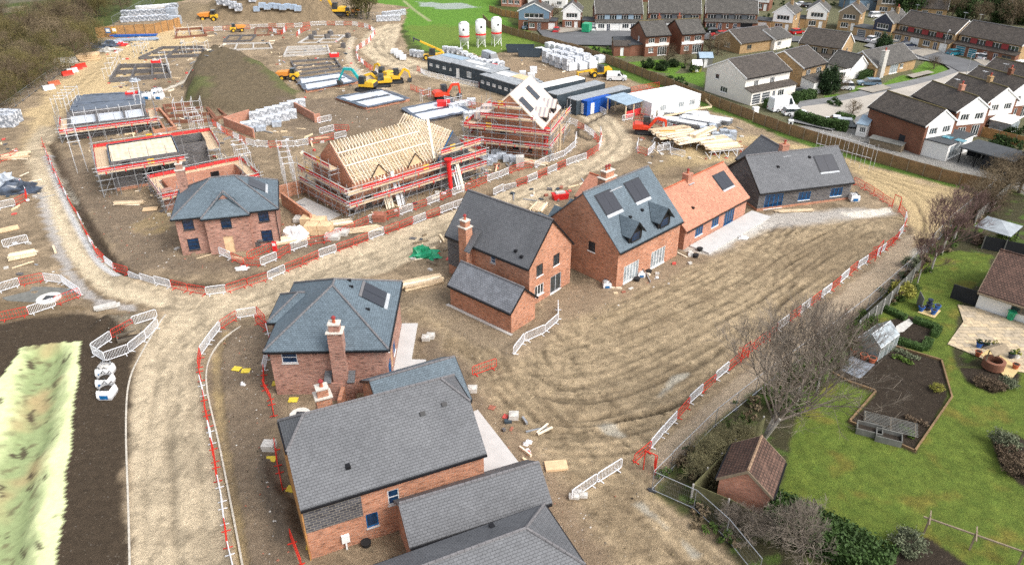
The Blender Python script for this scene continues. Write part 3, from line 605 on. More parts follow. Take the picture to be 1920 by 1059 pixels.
def window(parent, o, t, n, w, h, style, fine=True, deep=.09):
    """o: lower left corner on the wall face, t along the wall, n outward"""
    fr, gl, nx, nz, sill = STY[style]; t, n, up = Vector(t), Vector(n), V(0, 0, 1); o = Vector(o); mb = MB(); b = .07
    isd = style[:4] in ('door', 'gara', 'fren', 'blue') and sill is None or style.startswith(('french', 'blued'))
    base = o-n*deep
    def bar(u0, u1, z0, z1, d0=.0, d1=.06): mb.obox(base+t*u0+up*z0+n*d0, t*(u1-u0), n*(d1-d0), up*(z1-z0))
    bar(0, w, 0, b); bar(0, w, h-b, h); bar(0, b, b, h-b); bar(w-b, w, b, h-b)
    for i in range(1, nx): u = w*i/nx; bar(u-.04, u+.04, b, h-b, 0, .055)
    for i in range(1, nz): z = h*i/nz; bar(b, w-b, z-.03, z+.03, 0, .05)
    nm = 'door' if style.startswith(('door', 'fren', 'blued', 'ply')) else ('garage_door' if style.startswith('gara') else 'window')
    q = [base+t*b*.5+up*b*.5+n*.02, base+t*(w-b*.5)+up*b*.5+n*.02, base+t*(w-b*.5)+up*(h-b*.5)+n*.02, base+t*b*.5+up*(h-b*.5)+n*.02]
    if fine:
        f = mb.build(nm, fr, parent); g = MB(); g.quad(*q); g.build('pane' if nm != 'garage_door' else 'panel', gl, f)
        if sill: s_ = MB(); s_.obox(o-t*.06-up*.09-n*.05, t*(w+.12), n*.13, up*.085); s_.build('sill', sill, f)
    else:
        mb.add(q, [(0, 1, 2, 3)], 1)
        if sill: mb.obox(o-t*.06-up*.09-n*.05, t*(w+.12), n*.13, up*.085, 2)
        f = mb.build(nm, [fr, gl, sill or fr], parent)
    return f
def wallface(mb, o, t, n, w, h, ops, deep=.1, mi=0):
    """wall rectangle with real openings and reveals"""
    o, t, n, up = Vector(o), Vector(t), Vector(n), V(0, 0, 1)
    us = sorted({0, w, *[x for q in ops for x in (q[0], q[0]+q[1])]}); zs = sorted({0, h, *[x for q in ops for x in (q[2], q[2]+q[3])]})
    for a, b in zip(us[:-1], us[1:]):
        for c, d in zip(zs[:-1], zs[1:]):
            um, zm = (a+b)/2, (c+d)/2
            if any(q[0] < um < q[0]+q[1] and q[2] < zm < q[2]+q[3] for q in ops): continue
            mb.quad(o+t*a+up*c, o+t*b+up*c, o+t*b+up*d, o+t*a+up*d, mi)
    for q in ops:
        p = [o+t*q[0]+up*q[2], o+t*(q[0]+q[1])+up*q[2], o+t*(q[0]+q[1])+up*(q[2]+q[3]), o+t*q[0]+up*(q[2]+q[3])]
        for i in range(4): a, b = p[i], p[(i+1) % 4]; mb.quad(a, b, b-n*deep, a-n*deep, mi)
class Bld:
    def __init__(s, name, label, cat, a, b, z=0., group=None, zb=None, flipw=None):
        A, B = P(a[0], a[1], z), P(b[0], b[1], z); s.W = math.hypot(B.x-A.x, B.y-A.y) if flipw is None else flipw
        s.ang = heading(A, B); s.root = thing(name, label, cat, (A.x, A.y, 0), s.ang, group); s.A = A; s.fine = True
        s.M = Matrix.Translation((A.x, A.y, 0)) @ Matrix.Rotation(s.ang, 4, 'Z')
    def loc(s, u, v, z=0): p = s.M.inverted() @ P(u, v, z); return p
    def wld(s, x, y, z=0): return s.M @ V(x, y, z)
    def block(s, x0, x1, y0, y1, h, rise=0, axis='x', cl=0., cr=0., ov=.3, wall='brick_red', roof='slate_blue', ops={}, gut='fascia_black', barge=None, ridge='ridge_grey', vov=None, rname='roof', z0=0., thick=.14, asym=.5, plinth=None, gmat=None, lean=None):
        root = s.root; mb = MB(); vov = .12 if vov is None else vov
        sides = {'f': (V(x0, y0, z0), V(1, 0, 0), V(0, -1, 0), x1-x0), 'r': (V(x1, y0, z0), V(0, 1, 0), V(1, 0, 0), y1-y0), 'b': (V(x1, y1, z0), V(-1, 0, 0), V(0, 1, 0), x1-x0), 'l': (V(x0, y1, z0), V(0, -1, 0), V(-1, 0, 0), y1-y0)}
        hh = h-z0
        for k, (o, t, n, wd) in sides.items():
            lst = ops.get(k, []); holes = [(c-w_/2, w_, sl_, ht) for c, w_, sl_, ht, st in lst if sl_+ht < hh-.01]
            wallface(mb, o, t, n, wd, hh, holes)
            for c, w_, sl_, ht, st in lst:
                ins = sl_+ht < hh-.01
                window(root, o+t*(c-w_/2)+V(0, 0, sl_)+(V(0, 0, 0) if ins else n*.09), t, n, w_, ht, st, s.fine)
        # roof in u (along ridge), v (across)
        if axis == 'x': u0, u1, v0, v1 = x0, x1, y0, y1; T = lambda u, v, z: V(u, v, z)
        else: u0, u1, v0, v1 = y0, y1, x0, x1; T = lambda u, v, z: V(v, u, z)
        if rise > 0:
            vm = v0+(v1-v0)*asym; gi = len(mb.f)
            for c, u in ((cl, u0), (cr, u1)):
                if c < 1:
                    zt = h+rise*(1-c); va = v0+(vm-v0)*(1-c); vb = v1-(v1-vm)*(1-c)
                    mb.poly([T(u, v0, h), T(u, v1, h), T(u, vb, zt), T(u, va, zt)] if c > 0 else [T(u, v0, h), T(u, v1, h), T(u, vm, zt)], 1 if gmat else 0)
            rb = MB(); sf = rise/(vm-v0); sb = rise/(v1-vm); ef, eb = v0-ov, v1+ov; zf, zb = h-ov*sf, h-ov*sb; up = .02
            e0 = u0-(ov if cl == 1 else vov); e1 = u1+(ov if cr == 1 else vov)
            wl, wr = vm-ef, eb-vm; il = cl*(vm-v0+ (ov if cl == 1 else 0)); ir = cr*(vm-v0+(ov if cr == 1 else 0)); zr = h+rise
            def slab(pts):
                p = [q+V(0, 0, up) for q in pts]; n = len(p); d = V(0, 0, thick); rb.add(p+[q+d for q in p], [tuple(range(n, 2*n)), tuple(range(n-1, -1, -1))]+[(i, (i+1) % n, n+(i+1) % n, n+i) for i in range(n)])
            def at(e, c, fr):   # point on a verge where the clipped end starts
                k = 1-c
                return T(e, vm+(ef-vm)*(1-k) if fr else vm+(eb-vm)*(1-k), (zf if fr else zb)+((zr-zf) if fr else (zr-zb))*k)
            for fr, e, z in ((True, ef, zf), (False, eb, zb)):
                pts = [T(e0, e, z), T(e1, e, z)]
                if 0 < cr < 1: pts.append(at(e1, cr, fr))
                pts += [T(e1-ir, vm, zr), T(e0+il, vm, zr)]
                if 0 < cl < 1: pts.append(at(e0, cl, fr))
                slab(pts)
            for c, e, i_ in ((cl, e0, il), (cr, e1, -ir)):
                if c == 1: slab([T(e, ef, zf), T(e+i_, vm, zr), T(e, eb, zb)])
                elif c > 0: slab([at(e, c, True), T(e+i_, vm, zr), at(e, c, False)])
            ro = rb.build(rname, roof, root)
            # ridge and hip tiles
            if ridge:
                hb = MB(); L = V(0, 0, thick+up+.02)
                segs = [(T(e0+il, vm, zr), T(e1-ir, vm, zr))]
                if cl > 0: segs += [(at(e0, cl, True) if cl < 1 else T(e0, ef, zf), T(e0+il, vm, zr)), (at(e0, cl, False) if cl < 1 else T(e0, eb, zb), T(e0+il, vm, zr))]
                if cr > 0: segs += [(at(e1, cr, True) if cr < 1 else T(e1, ef, zf), T(e1-ir, vm, zr)), (at(e1, cr, False) if cr < 1 else T(e1, eb, zb), T(e1-ir, vm, zr))]
                for p, q in segs:
                    d = q-p; nseg = max(1, int(d.length/.45)); 
                    for j in range(nseg): hb.tube(p+d*(j/nseg)+L, p+d*((j+.96)/nseg)+L, .11, 6, .10)
                hb.build('ridge_tiles', ridge, ro)
            if gut:
                g = MB()
                for e, z in ((ef, zf), (eb, zb)):
                    sg = -1 if e == ef else 1
                    a, b = T(e0, e+sg*.005, z-.10), T(e1, e+sg*.005, z-.10); ax = b-a; ay = T(0, sg*.12, 0); g.obox(a, ax, ay, V(0, 0, .15))
                for c, e in ((cl, e0), (cr, e1)):
                    sg = -1 if e == e0 else 1
                    if c == 1: a, b = T(e+sg*.005, ef, zf-.10), T(e+sg*.005, eb, zb-.10); g.obox(a, b-a, T(sg*.12, 0, 0), V(0, 0, .15))
                    elif c > 0: a, b = at(e, c, True)-V(0, 0, .1), at(e, c, False)-V(0, 0, .1); g.obox(a+T(sg*.005, 0, 0), b-a, T(sg*.12, 0, 0), V(0, 0, .15))
                g.build('gutter', gut, root)
            if barge:
                for c, e in ((cl, e0), (cr, e1)):
                    if c < 1:
                        sg = -1 if e == e0 else 1
                        for fr in (True, False):
                            p = T(e, ef if fr else eb, zf if fr else zb); q = at(e, c, fr) if c > 0 else T(e, vm, zr)
                            o_ = T(sg*.004, 0, 0); g = MB(); g.obox(p+o_-V(0, 0, .10), q-p, T(sg*.05, 0, 0), V(0, 0, .13+thick)); g.build('bargeboard', barge, root)
            s.geo = (T, u0, u1, ef, eb, vm, zf, zb, zr, thick+up)
        elif rise == 0 and roof:
            rb = MB(); rb.box(x0-ov, x1+ov, y0-ov, y1+ov, h+.01, h+.16); rb.build(rname, roof, root); s.geo = None
        wo = mb.build('wall', [wall, gmat or wall], root)
        if plinth: g = MB(); g.box(x0-.03, x1+.03, y0-.03, y1+.03, -.2, plinth[0]); g.build('plinth', plinth[1], root)
        s.wall = wo
        return s
    def rp(s, side, u, t, off=0.):
        T, u0, u1, ef, eb, vm, zf, zb, zr, th = s.geo
        e, z = (ef, zf) if side == 'f' else (eb, zb)
        return T(u, e+(vm-e)*t, z+(zr-z)*t+th+off)
    def patch(s, name, mat, side, ua, ub, ta, tb, thick=.08, parent=None):
        """flat item lying on a roof slope"""
        mb = MB(); p = [s.rp(side, ua, ta), s.rp(side, ub, ta), s.rp(side, ub, tb), s.rp(side, ua, tb)]; n = (p[1]-p[0]).cross(p[3]-p[0]).normalized(); n = n if n.z > 0 else -n
        q = [x+n*thick for x in p]; mb.add([x-n*.02 for x in p]+q, [(4, 5, 6, 7), (0, 1, 5, 4), (1, 2, 6, 5), (2, 3, 7, 6), (3, 0, 4, 7)]); return mb.build(name, mat, parent or s.root)
    def solar(s, side, ua, ub, ta, tb, flash=True, n=2):
        w_ = (ub-ua)/n; f = None
        for i in range(n): f = s.patch('solar_panel', 'solar_black', side, ua+w_*i+.012, ua+w_*(i+1)-.012, ta, tb, .07)
        if flash: s.patch('panel_flashing', 'lead', side, ua-.05, ub+.05, ta-.05, ta-.004, .04)
        s.patch('panel_tray', 'frame_dark', side, ua-.14, ub+.14, ta-.012, tb+.02, .03)
    def vent(s, side, u, t): 
        p = s.rp(side, u, t); mb = MB(); mb.box(p.x-.16, p.x+.16, p.y-.2, p.y+.2, p.z-.1, p.z+.14); mb.build('roof_vent', 'fascia_black', s.root)
    def chimney(s, x, y, w, d, z0, z1, mat='brick_red', pots=1, cap=True, shoulder=None):
        mb = MB(); mb.box(x-w/2, x+w/2, y-d/2, y+d/2, z0, z1)
        if cap:
            mb.box(x-w/2-.1, x+w/2+.1, y-d/2-.1, y+d/2+.1, z1+.003, z1+.10, 1); mb.box(x-w*.36, x+w*.36, y-d*.36, y+d*.36, z1+.103, z1+.75)
            mb.box(x-w*.36-.07, x+w*.36+.07, y-d*.36-.07, y+d*.36+.07, z1+.753, z1+.86, 1); zt = z1+.86
        else: mb.box(x-w/2-.06, x+w/2+.06, y-d/2-.06, y+d/2+.06, z1+.003, z1+.15); zt = z1+.15
        c = mb.build('chimney', [mat, 'mortar_cap'], s.root)
        for i in range(pots):
            ox = (i-(pots-1)/2)*.5; pb = MB(); pb.cyl(x+ox, y, zt, zt+.42, .15, 8, .12, 0); pb.cyl(x+ox, y, zt+.42, zt+.52, .2, 8, .2, 1); pb.cyl(x+ox, y, zt+.52, zt+.62, .14, 8, .1, 1); pb.build('chimney_pot', ['terracotta', 'pot_red'], c)
        return c
    def flash(s, x, y, w, d, z): 
        mb = MB(); mb.box(x-w/2, x+w/2, y-d/2, y+d/2, z, z+.06); mb.build('flashing', 'lead', s.root)
    def dormer(s, u, w, t0, h, roof, cheek='fascia_black', style='dark', over=.25, side='f'):
        """small gabled dormer on the front slope (ridge along x)"""
        T, u0, u1, ef, eb, vm, zf, zb, zr, th = s.geo; p = s.rp(side, u, t0); sl = (zr-zf)/(vm-ef); rise = w*.55
        zt = p.z+h; yb = p.y+(h+rise)/sl; ye = p.y+h/sl; mb = MB()
        mb.poly([V(u-w/2, p.y, p.z-.1), V(u+w/2, p.y, p.z-.1), V(u+w/2, p.y, zt), V(u, p.y, zt+rise), V(u-w/2, p.y, zt)])
        for sx in (-1, 1): mb.poly([V(u+sx*w/2, p.y, p.z-.1), V(u+sx*w/2, p.y, zt), V(u+sx*w/2, ye, zt)])
        d = mb.build('dormer', cheek, s.root); rb = MB(); ex = .22
        for sx in (-1, 1):
            a = [V(u, p.y-over, zt+rise), V(u, yb, zt+rise), V(u+sx*(w/2+ex), ye-ex*rise/(w/2)/sl, zt-ex*rise/(w/2)), V(u+sx*(w/2+ex), p.y-over, zt-ex*rise/(w/2))]
            n = len(a); th2 = V(0, 0, .12); rb.add([q+V(0, 0, .02) for q in a]+[q+th2 for q in a], [(0, 1, 2, 3), (4, 5, 6, 7)]+[(i, (i+1) % 4, 4+(i+1) % 4, 4+i) for i in range(4)])
        rb.build('dormer_roof', roof, d)
        window(d, V(u-w*.32, p.y-.1, p.z+.1), V(1, 0, 0), V(0, -1, 0), w*.64, h*.95, style, False)
        g = MB()
        for sx in (-1, 1): g.obox(V(u, p.y-over-.03, zt+rise-.02), V(sx*(w/2+ex), 0, -rise-ex*rise/(w/2)), V(0, .04, 0), V(0, 0, .16))
        g.build('bargeboard', 'fascia_black', d)
        return d
    def slab(s, name, mat, pts, z0=-.1, z1=.12, edge=None):
        mb = MB(); mb.prism(pts, z0, z1); return mb.build(name, mat, s.root)
    def downpipe(s, x, y, z0, z1): mb = MB(); mb.tube((x, y, z0), (x, y, z1), .05, 6); mb.build('downpipe', 'fascia_black', s.root)
# ---------------- finished houses on the site
h = Bld('hip_roof_house', 'two storey brick house with blue slate hip roof and boarded front door by the junction', 'house', (320, 413), (521.6, 391.7), 4.9)
W = h.W; D = (h.loc(518, 339, 4.9)).y; o = .35
h.block(o, W-o, o, D-o, 5.05, (D-2*o)*.5*.62, 'x', 1, 1, .35, 'brick_multi', 'slate_blue', {'f': [(1.35, 1.25, 3.3, 1.45, 'film'), (1.35+.1, 1.3, .6, 1.5, 'film'), (W-2.2, 1.25, 3.3, 1.45, 'film'), (W-2.2, 1.3, .6, 1.5, 'film')], 'r': [(D*.5, .9, 3.3, 1.3, 'film')]})
g0 = h.geo; T_, u0, u1, ef, eb, vm, zf, zb, zr, th = g0; ir = vm-ef
def hipr(v, t, z): return V(u1+.35-ir*t, v, zf+(zr-zf)*t+th+z)
for nm, mt, va, vb, ta, tb, z in (('solar_panel', 'solar_black', D*.36, D*.5, .3, .68, .08), ('solar_panel', 'solar_black', D*.505, D*.64, .3, .68, .08), ('panel_flashing', 'lead', D*.35, D*.65, .24, .295, .05)):
    p = [hipr(va, ta, 0), hipr(vb, ta, 0), hipr(vb, tb, 0), hipr(va, tb, 0)]; mb = MB(); mb.add(p+[q+V(.03, 0, z) for q in p], [(4, 5, 6, 7), (0, 1, 5, 4), (1, 2, 6, 5), (2, 3, 7, 6), (3, 0, 4, 7)]); mb.build(nm, mt, h.root)
h.block(W*.30, W*.70, -.38, 1.2, 5.0, 1.9, 'y', 1, 0, .3, 'brick_multi', 'slate_blue', {'f': [(W*.195, 1.2, 3.3, 1.4, 'film'), (W*.185, 1.1, .05, 2.15, 'ply')]}, rname='porch_roof')
h.geo = g0; h.vent('f', W*.43, .2)
h.chimney(.9, D-1.6, 1.0, .9, 0, 8.2, 'brick_multi', 1)
h.downpipe(W-.4, .2, 0, 4.8)
h = Bld('hip_roof_house', 'brick house with blue slate hip roof, tall side chimney and white patio', 'house', (494, 660), (728.5, 656), 4.9)
W = h.W; D = h.loc(756.5, 528.6, 4.9).y; o = .35
h.block(o, W-o, o, D-o, 5.05, (W-2*o)*.5*.63, 'y', 1, 1, .35, 'brick_multi', 'slate_blue', {'f': [(1.65, 1.35, 3.45, 1.2, 'small')], 'r': [(1.6, 1.4, .3, 2.1, 'blued'), (3.2, .6, .5, 2.0, 'ply'), (5.0, 1.2, .9, 1.2, 'blue3'), (2.2, 1.1, 3.3, 1.2, 'dark'), (6.8, 1.2, 3.3, 1.2, 'dark')]})
T = h.geo
def side_r(v, t, z=.02): # a point on the right slope
    T_, u0, u1, ef, eb, vm, zf, zb, zr, th = T; return V(eb+(vm-eb)*t, v, zb+(zr-zb)*t+th+z)
for nm, mt, va, vb, ta, tb, th in (('solar_panel', 'solar_black', D*.48, D*.59, .2, .55, .08), ('solar_panel', 'solar_black', D*.595, D*.705, .2, .55, .08), ('panel_flashing', 'lead', D*.48, D*.71, .14, .193, .04), ('panel_tray', 'ridge_grey', D*.48, D*.71, .557, .60, .04)):
    p = [side_r(va, ta), side_r(vb, ta), side_r(vb, tb), side_r(va, tb)]; mb = MB(); mb.add([q for q in p]+[q+V(.04, 0, th) for q in p], [(4, 5, 6, 7), (0, 1, 5, 4), (1, 2, 6, 5), (2, 3, 7, 6), (3, 0, 4, 7)]); mb.build(nm, mt, h.root)
for v, t in ((D*.62, .80), (D*.55, .74), (D*.36, .42)): p = side_r(v, t); mb = MB(); mb.box(p.x-.2, p.x+.2, p.y-.1, p.y+.1, p.z-.1, p.z+.12); mb.build('roof_vent', 'fascia_black', h.root)
h.block(-.55, 2.2, D*.42, D*.42+4.4, 5.0, 1.45, 'x', 1, 0, .3, 'brick_multi', 'slate_blue', {}, rname='wing_roof')
h.chimney(W*.595, -.05, 1.25, 1.0, 0, 7.0, 'brick_multi', 1)
mb = MB(); mb.box(W*.595-1.5, W*.595+1.1, -.65, o+.02, 0, 1.9); mb.build('chimney_base', 'brick_multi', h.root)
for sx in (-1.15, .88): mb = MB(); mb.obox(V(W*.595+sx-.3, -.72, 1.95), V(.65, 0, .0), V(0, 1.0, .6), V(0, -.03, .08)); mb.build('chimney_shoulder', 'tile_grey', h.root)
mb = MB(); mb.box(W*.595+.0, W*.595+.35, -2.6, -.7, 0, 1.6); mb.build('garden_wall', 'brick_red', h.root)
h.slab('patio', 'concrete_pale', [(W-o+.02, -.8), (W+2.3, -.8), (W+2.6, 5.2), (W+1.2, 5.3), (W+1.3, D-.2), (W-o+.02, D-.2)])
# big grey-tiled house with clipped gables
h = Bld('clipped_gable_house', 'large brick house with dark grey clipped hip roof and two tiny rooflights', 'house', (563, 957), (917, 849), 5.0)
W = h.W; D = 9.6; o = .3
h.block(.12, W-.3, o, D-o, 5.15, 3.55, 'x', .36, .36, .3, 'brick_red', 'tile_grey', {'f': [(6.1, .8, 2.7, 1.35, 'small'), (4.45, .85, 1.2, 1.3, 'smallb')]})
for u, t in ((9.3, .62), (11.0, .66)): h.patch('rooflight', 'fascia_black', 'f', u, u+.38, t, t+.05, .12)
h.vent('f', 3.6, .3)
mb = MB(); mb.box(.09, 4.0, o-.04, o-.005, 2.55, 5.0); mb.build('block_panel', 'block_grey', h.root)
mb = MB(); mb.box(.02, .115, o-.1, D-.6, 0.0, 4.95); mb.build('timber_cladding', 'wood_orange', h.root)
h.chimney(3.6, D+.1, 1.15, 1.0, 0, 6.3, 'brick_red', 1)
q = [h.loc(u, v, .1) for u, v in ((896, 768), (988, 886), (950, 905), (905, 915), (890, 800))]; h.slab('patio', 'concrete_pale', [(q[0].x, q[0].y), (W-.28, q[0].y-.5), (W-.28, q[3].y), (q[3].x, q[3].y), (q[2].x, q[2].y), (q[1].x, q[1].y)][::-1])
mb = MB(); mb.box(2.3, 2.85, o-.22, o-.01, .7, 1.35); mb.box(2.5, 2.62, o-.2, o-.08, 0, .7); mb.build('meter_box', 'white_paint', h.root)
# garage behind it
g = Bld('garage', 'low brick garage with blue slate roof squeezed behind the large grey-tiled house', 'garage', (720, 800), (885, 748), 2.6)
g.block(.2, g.W-.15, .3, 6.4, 2.7, 2.0, 'x', 0, 0, .3, 'brick_red', 'slate_blue', {'l': [(3.0, 2.4, .05, 2.1, 'garaged')]}, barge='fascia_black')
# low wing and front roof at the bottom edge
h = Bld('linked_outbuilding', 'low brick outbuilding with grey tiled gable roof between the two nearest houses', 'outbuilding', (770, 1027), (1034, 943), 2.6)
W = h.W
h.block(.1, W-.1, .3, 4.3, 2.75, 1.55, 'x', 0, 0, .3, 'brick_red', 'tile_grey', {}, barge='ridge_grey')
h = Bld('hip_roof_house', 'grey tiled hipped roof of the nearest brick house cut off by the bottom edge', 'house', (690, 1222), (1097, 1059), 3.6)
W = h.W; D = h.loc(1018, 946, 3.6).y
h.block(.3, W-.3, .3, D-.3, 3.7, (D-.6)*.5*.62, 'x', 1, 1, .3, 'brick_red', 'tile_grey', {})
h.vent('b', W-4.2, .25)
# gable house and its garage
h = Bld('gable_house', 'red brick house with dark grey gable roof and chimney behind the pale roofed garage', 'house', (833.7, 441), (991.5, 505), 4.9)
W = h.W; D = h.loc(1084, 459, 4.9).y; o = .3
h.block(.15, W-.15, o, D-o, 5.1, 3.9, 'x', 0, 0, .3, 'brick_red', 'tile_grey', {'r': [(1.7, 1.1, 3.25, 1.35, 'dark'), (4.6, 1.1, 3.35, 1.35, 'dark'), (1.7, 1.5, .9, 1.25, 'white3'), (4.6, 1.9, .08, 2.1, 'french')], 'f': [(W*.56, .7, 3.7, .75, 'small')]}, barge='fascia_black')
mb = MB(); mb.box(.12, W*.20, o-.035, o-.004, 1.2, 4.85); mb.build('block_panel', 'block_grey', h.root)
h.vent('f', W*.80, .22); h.vent('f', W*.88, .16)
h.chimney(W*.27, -.05, 1.15, 1.0, 0, 7.0, 'brick_red', 1)
mb = MB(); p = h.rp('f', W*.27+1.1, .0); mb.obox(V(W*.27+.6, -.9, 4.5), V(.75, 0, 0), V(0, 1.9, 2.0), V(0, -.08, .12)); mb.build('lean_tile', 'tile_grey', h.root)
g = Bld('garage', 'detached red brick garage with pale dusty grey tile roof in front of the gable house', 'garage', (838.6, 534.6), (957.8, 588.8), 2.5)
W = g.W; D = g.loc(1014, 559.5, 2.5).y
g.block(.15, W-.15, .25, D-.25, 2.65, 1.75, 'x', 0, 0, .25, 'brick_red', 'tile_pale', {'l': [(D*.5, 2.3, .05, 2.1, 'garaged')]}, barge='fascia_black')
g.slab('footing', 'concrete', [(0-.2, -.15), (W+.1, -.15), (W+.1, .2), (-.2, .2)], -.1, .08)
# dormer house
h = Bld('dormer_house', 'red brick house with blue slate roof, two dormers and two pairs of solar panels', 'house', (1162.7, 475.4), (1281.7, 415.3), 4.6)
W = h.W; D = max(8.5, h.loc(1030, 411, 4.6).y)
h.block(.12, W-.12, .3, D-.3, 4.8, D*.44, 'x', 0, 0, .3, 'brick_red', 'slate_blue', {'f': [(2.6, 2.7, .15, 2.15, 'french4'), (7.6, 2.7, .15, 2.15, 'french4')], 'l': [(D-4.4, 1.0, 3.3, 1.2, 'dark')]})
h.solar('f', 1.3, 3.9, .56, .88); h.solar('f', 6.4, 9.0, .56, .88)
h.dormer(3.0, 2.3, .06, 1.0, 'slate_blue', 'fascia_black', 'film', .4); h.dormer(8.3, 2.3, .06, 1.0, 'slate_blue', 'fascia_black', 'film', .4)
h.vent('f', 4.3, .40); h.vent('f', 6.6, .42)
h.chimney(W*.40, D*.545, 2.0, 1.1, 4.5, 4.8+D*.44+.55, 'brick_red', 2); h.flash(W*.40, D*.43, 2.2, .2, 4.8+D*.39)
for i in range(4):
    x = W*(.02+.245*i); rb = MB(); y0, y1 = D-1.0, D+2.6
    rb.extr([(x, 3.2), (x+W*.12, 4.5), (x+W*.24, 3.2), (x+W*.24, 3.05), (x+W*.12, 4.35), (x, 3.05)], y0, y1); rb.build('rear_roof', 'slate_blue', h.root)
mb = MB(); mb.box(.2, W-.2, D-.4, D+2.4, 0, 3.0); mb.build('rear_wing', 'brick_red', h.root)
mb = MB(); mb.box(1.5, W+.5, D+2.7, D+3.3, 2.2, 2.5); mb.build('rear_canopy', 'white_paint', h.root)
# orange bungalow
h = Bld('tiled_bungalow', 'single storey brick bungalow with bright orange clay tile roof and pale patio strip', 'bungalow', (1287.6, 435), (1406, 371), 2.6)
W = h.W; D = 9.2
h.block(.15, W-.15, .3, D-.3, 2.75, 3.5, 'x', 0, 0, .3, 'brick_orange', 'tile_orange', {'f': [(3.2, 1.7, .9, 1.15, 'blue3'), (6.9, 1.6, .9, 1.15, 'blue3'), (10.3, 2.4, .1, 2.05, 'blued')]}, ridge='terracotta', barge='brick_orange')
h.solar('f', W-3.9, W-1.3, .42, .80); h.vent('f', 3.6, .38)
h.chimney(W*.42, D*.5, 1.0, .9, 5, 7.0, 'brick_orange', 1, False); h.flash(W*.42, D*.42, 1.2, .2, 5.9)
h.slab('patio', 'concrete_pale', [(1.4, -2.6), (W+1.6, -2.6), (W+1.6, .2), (1.4, .2)], -.1, .2)
h.block(-1.0, 4.2, D-2.5, D+7.5, 2.7, 2.2, 'y', 0, 0, .3, 'brick_orange', 'tile_orange', {}, ridge='terracotta', rname='wing_roof')
# grey bungalow
h = Bld('block_bungalow', 'single storey bungalow with bare dark block walls, blue film windows and grey tile roof', 'bungalow', (1425, 364), (1602.5, 342.5), 2.6)
W = h.W; D = 9.6
h.block(.15, W-.15, .3, D-.3, 2.75, 3.4, 'x', 0, 0, .3, 'block_grey', 'tile_grey', {'f': [(2.4, 2.8, .1, 2.05, 'blued'), (7.2, 1.9, .75, 1.2, 'blue3'), (12.3, 1.9, .75, 1.2, 'blue3')]}, barge='fascia_black', plinth=(.3, 'brick_red'))
h.solar('f', W-4.6, W-1.7, .35, .78); h.vent('f', 4.2, .62); h.vent('f', W-5.3, .78)
h.chimney(W*.42, D*.54, 1.05, .9, 5, 7.1, 'brick_orange', 1, False); h.flash(W*.42, D*.44, 1.2, .2, 5.8)
h.block(4.2, 11.0, D-2.5, D+3.2, 2.75, 3.0, 'y', 0, 0, .3, 'block_grey', 'tile_grey', {}, rname='wing_roof', barge='fascia_black')
# ------------------------------------------------------------------ houses still going up, scaffolds, foundations
def netmat():
    k = N('guard_net'); uv = k.coord('UV'); c = k.n('TexChecker', Scale=9.0); k.l(uv, c.inputs['Vector']); f = k.noise(uv, 3, 3)
    k.fin(k.ramp(f, [(.3, (.5, .02, .02)), (.7, (.75, .08, .08))]), .7); k.l(k.ramp(c.outputs['Fac'], [(0, g3(.55)), (1, g3(1))]), k.b.inputs['Alpha'])
netmat()
UT = {}
def tubeobj(name, p, q, parent, mat='galv', r=.036):
    """a scaffold tube: copies of one unit tube"""
    if mat not in UT: mb = MB(); mb.tube((0, 0, 0), (0, 0, 1), 1, 6); UT[mat] = mb.mesh('tube', mat)
    p, q = Vector(p), Vector(q); o = link(name, UT[mat], parent); d = q-p
    o.location = p; o.rotation_euler = d.to_track_quat('Z', 'Y').to_euler(); o.scale = (r, r, d.length); return o
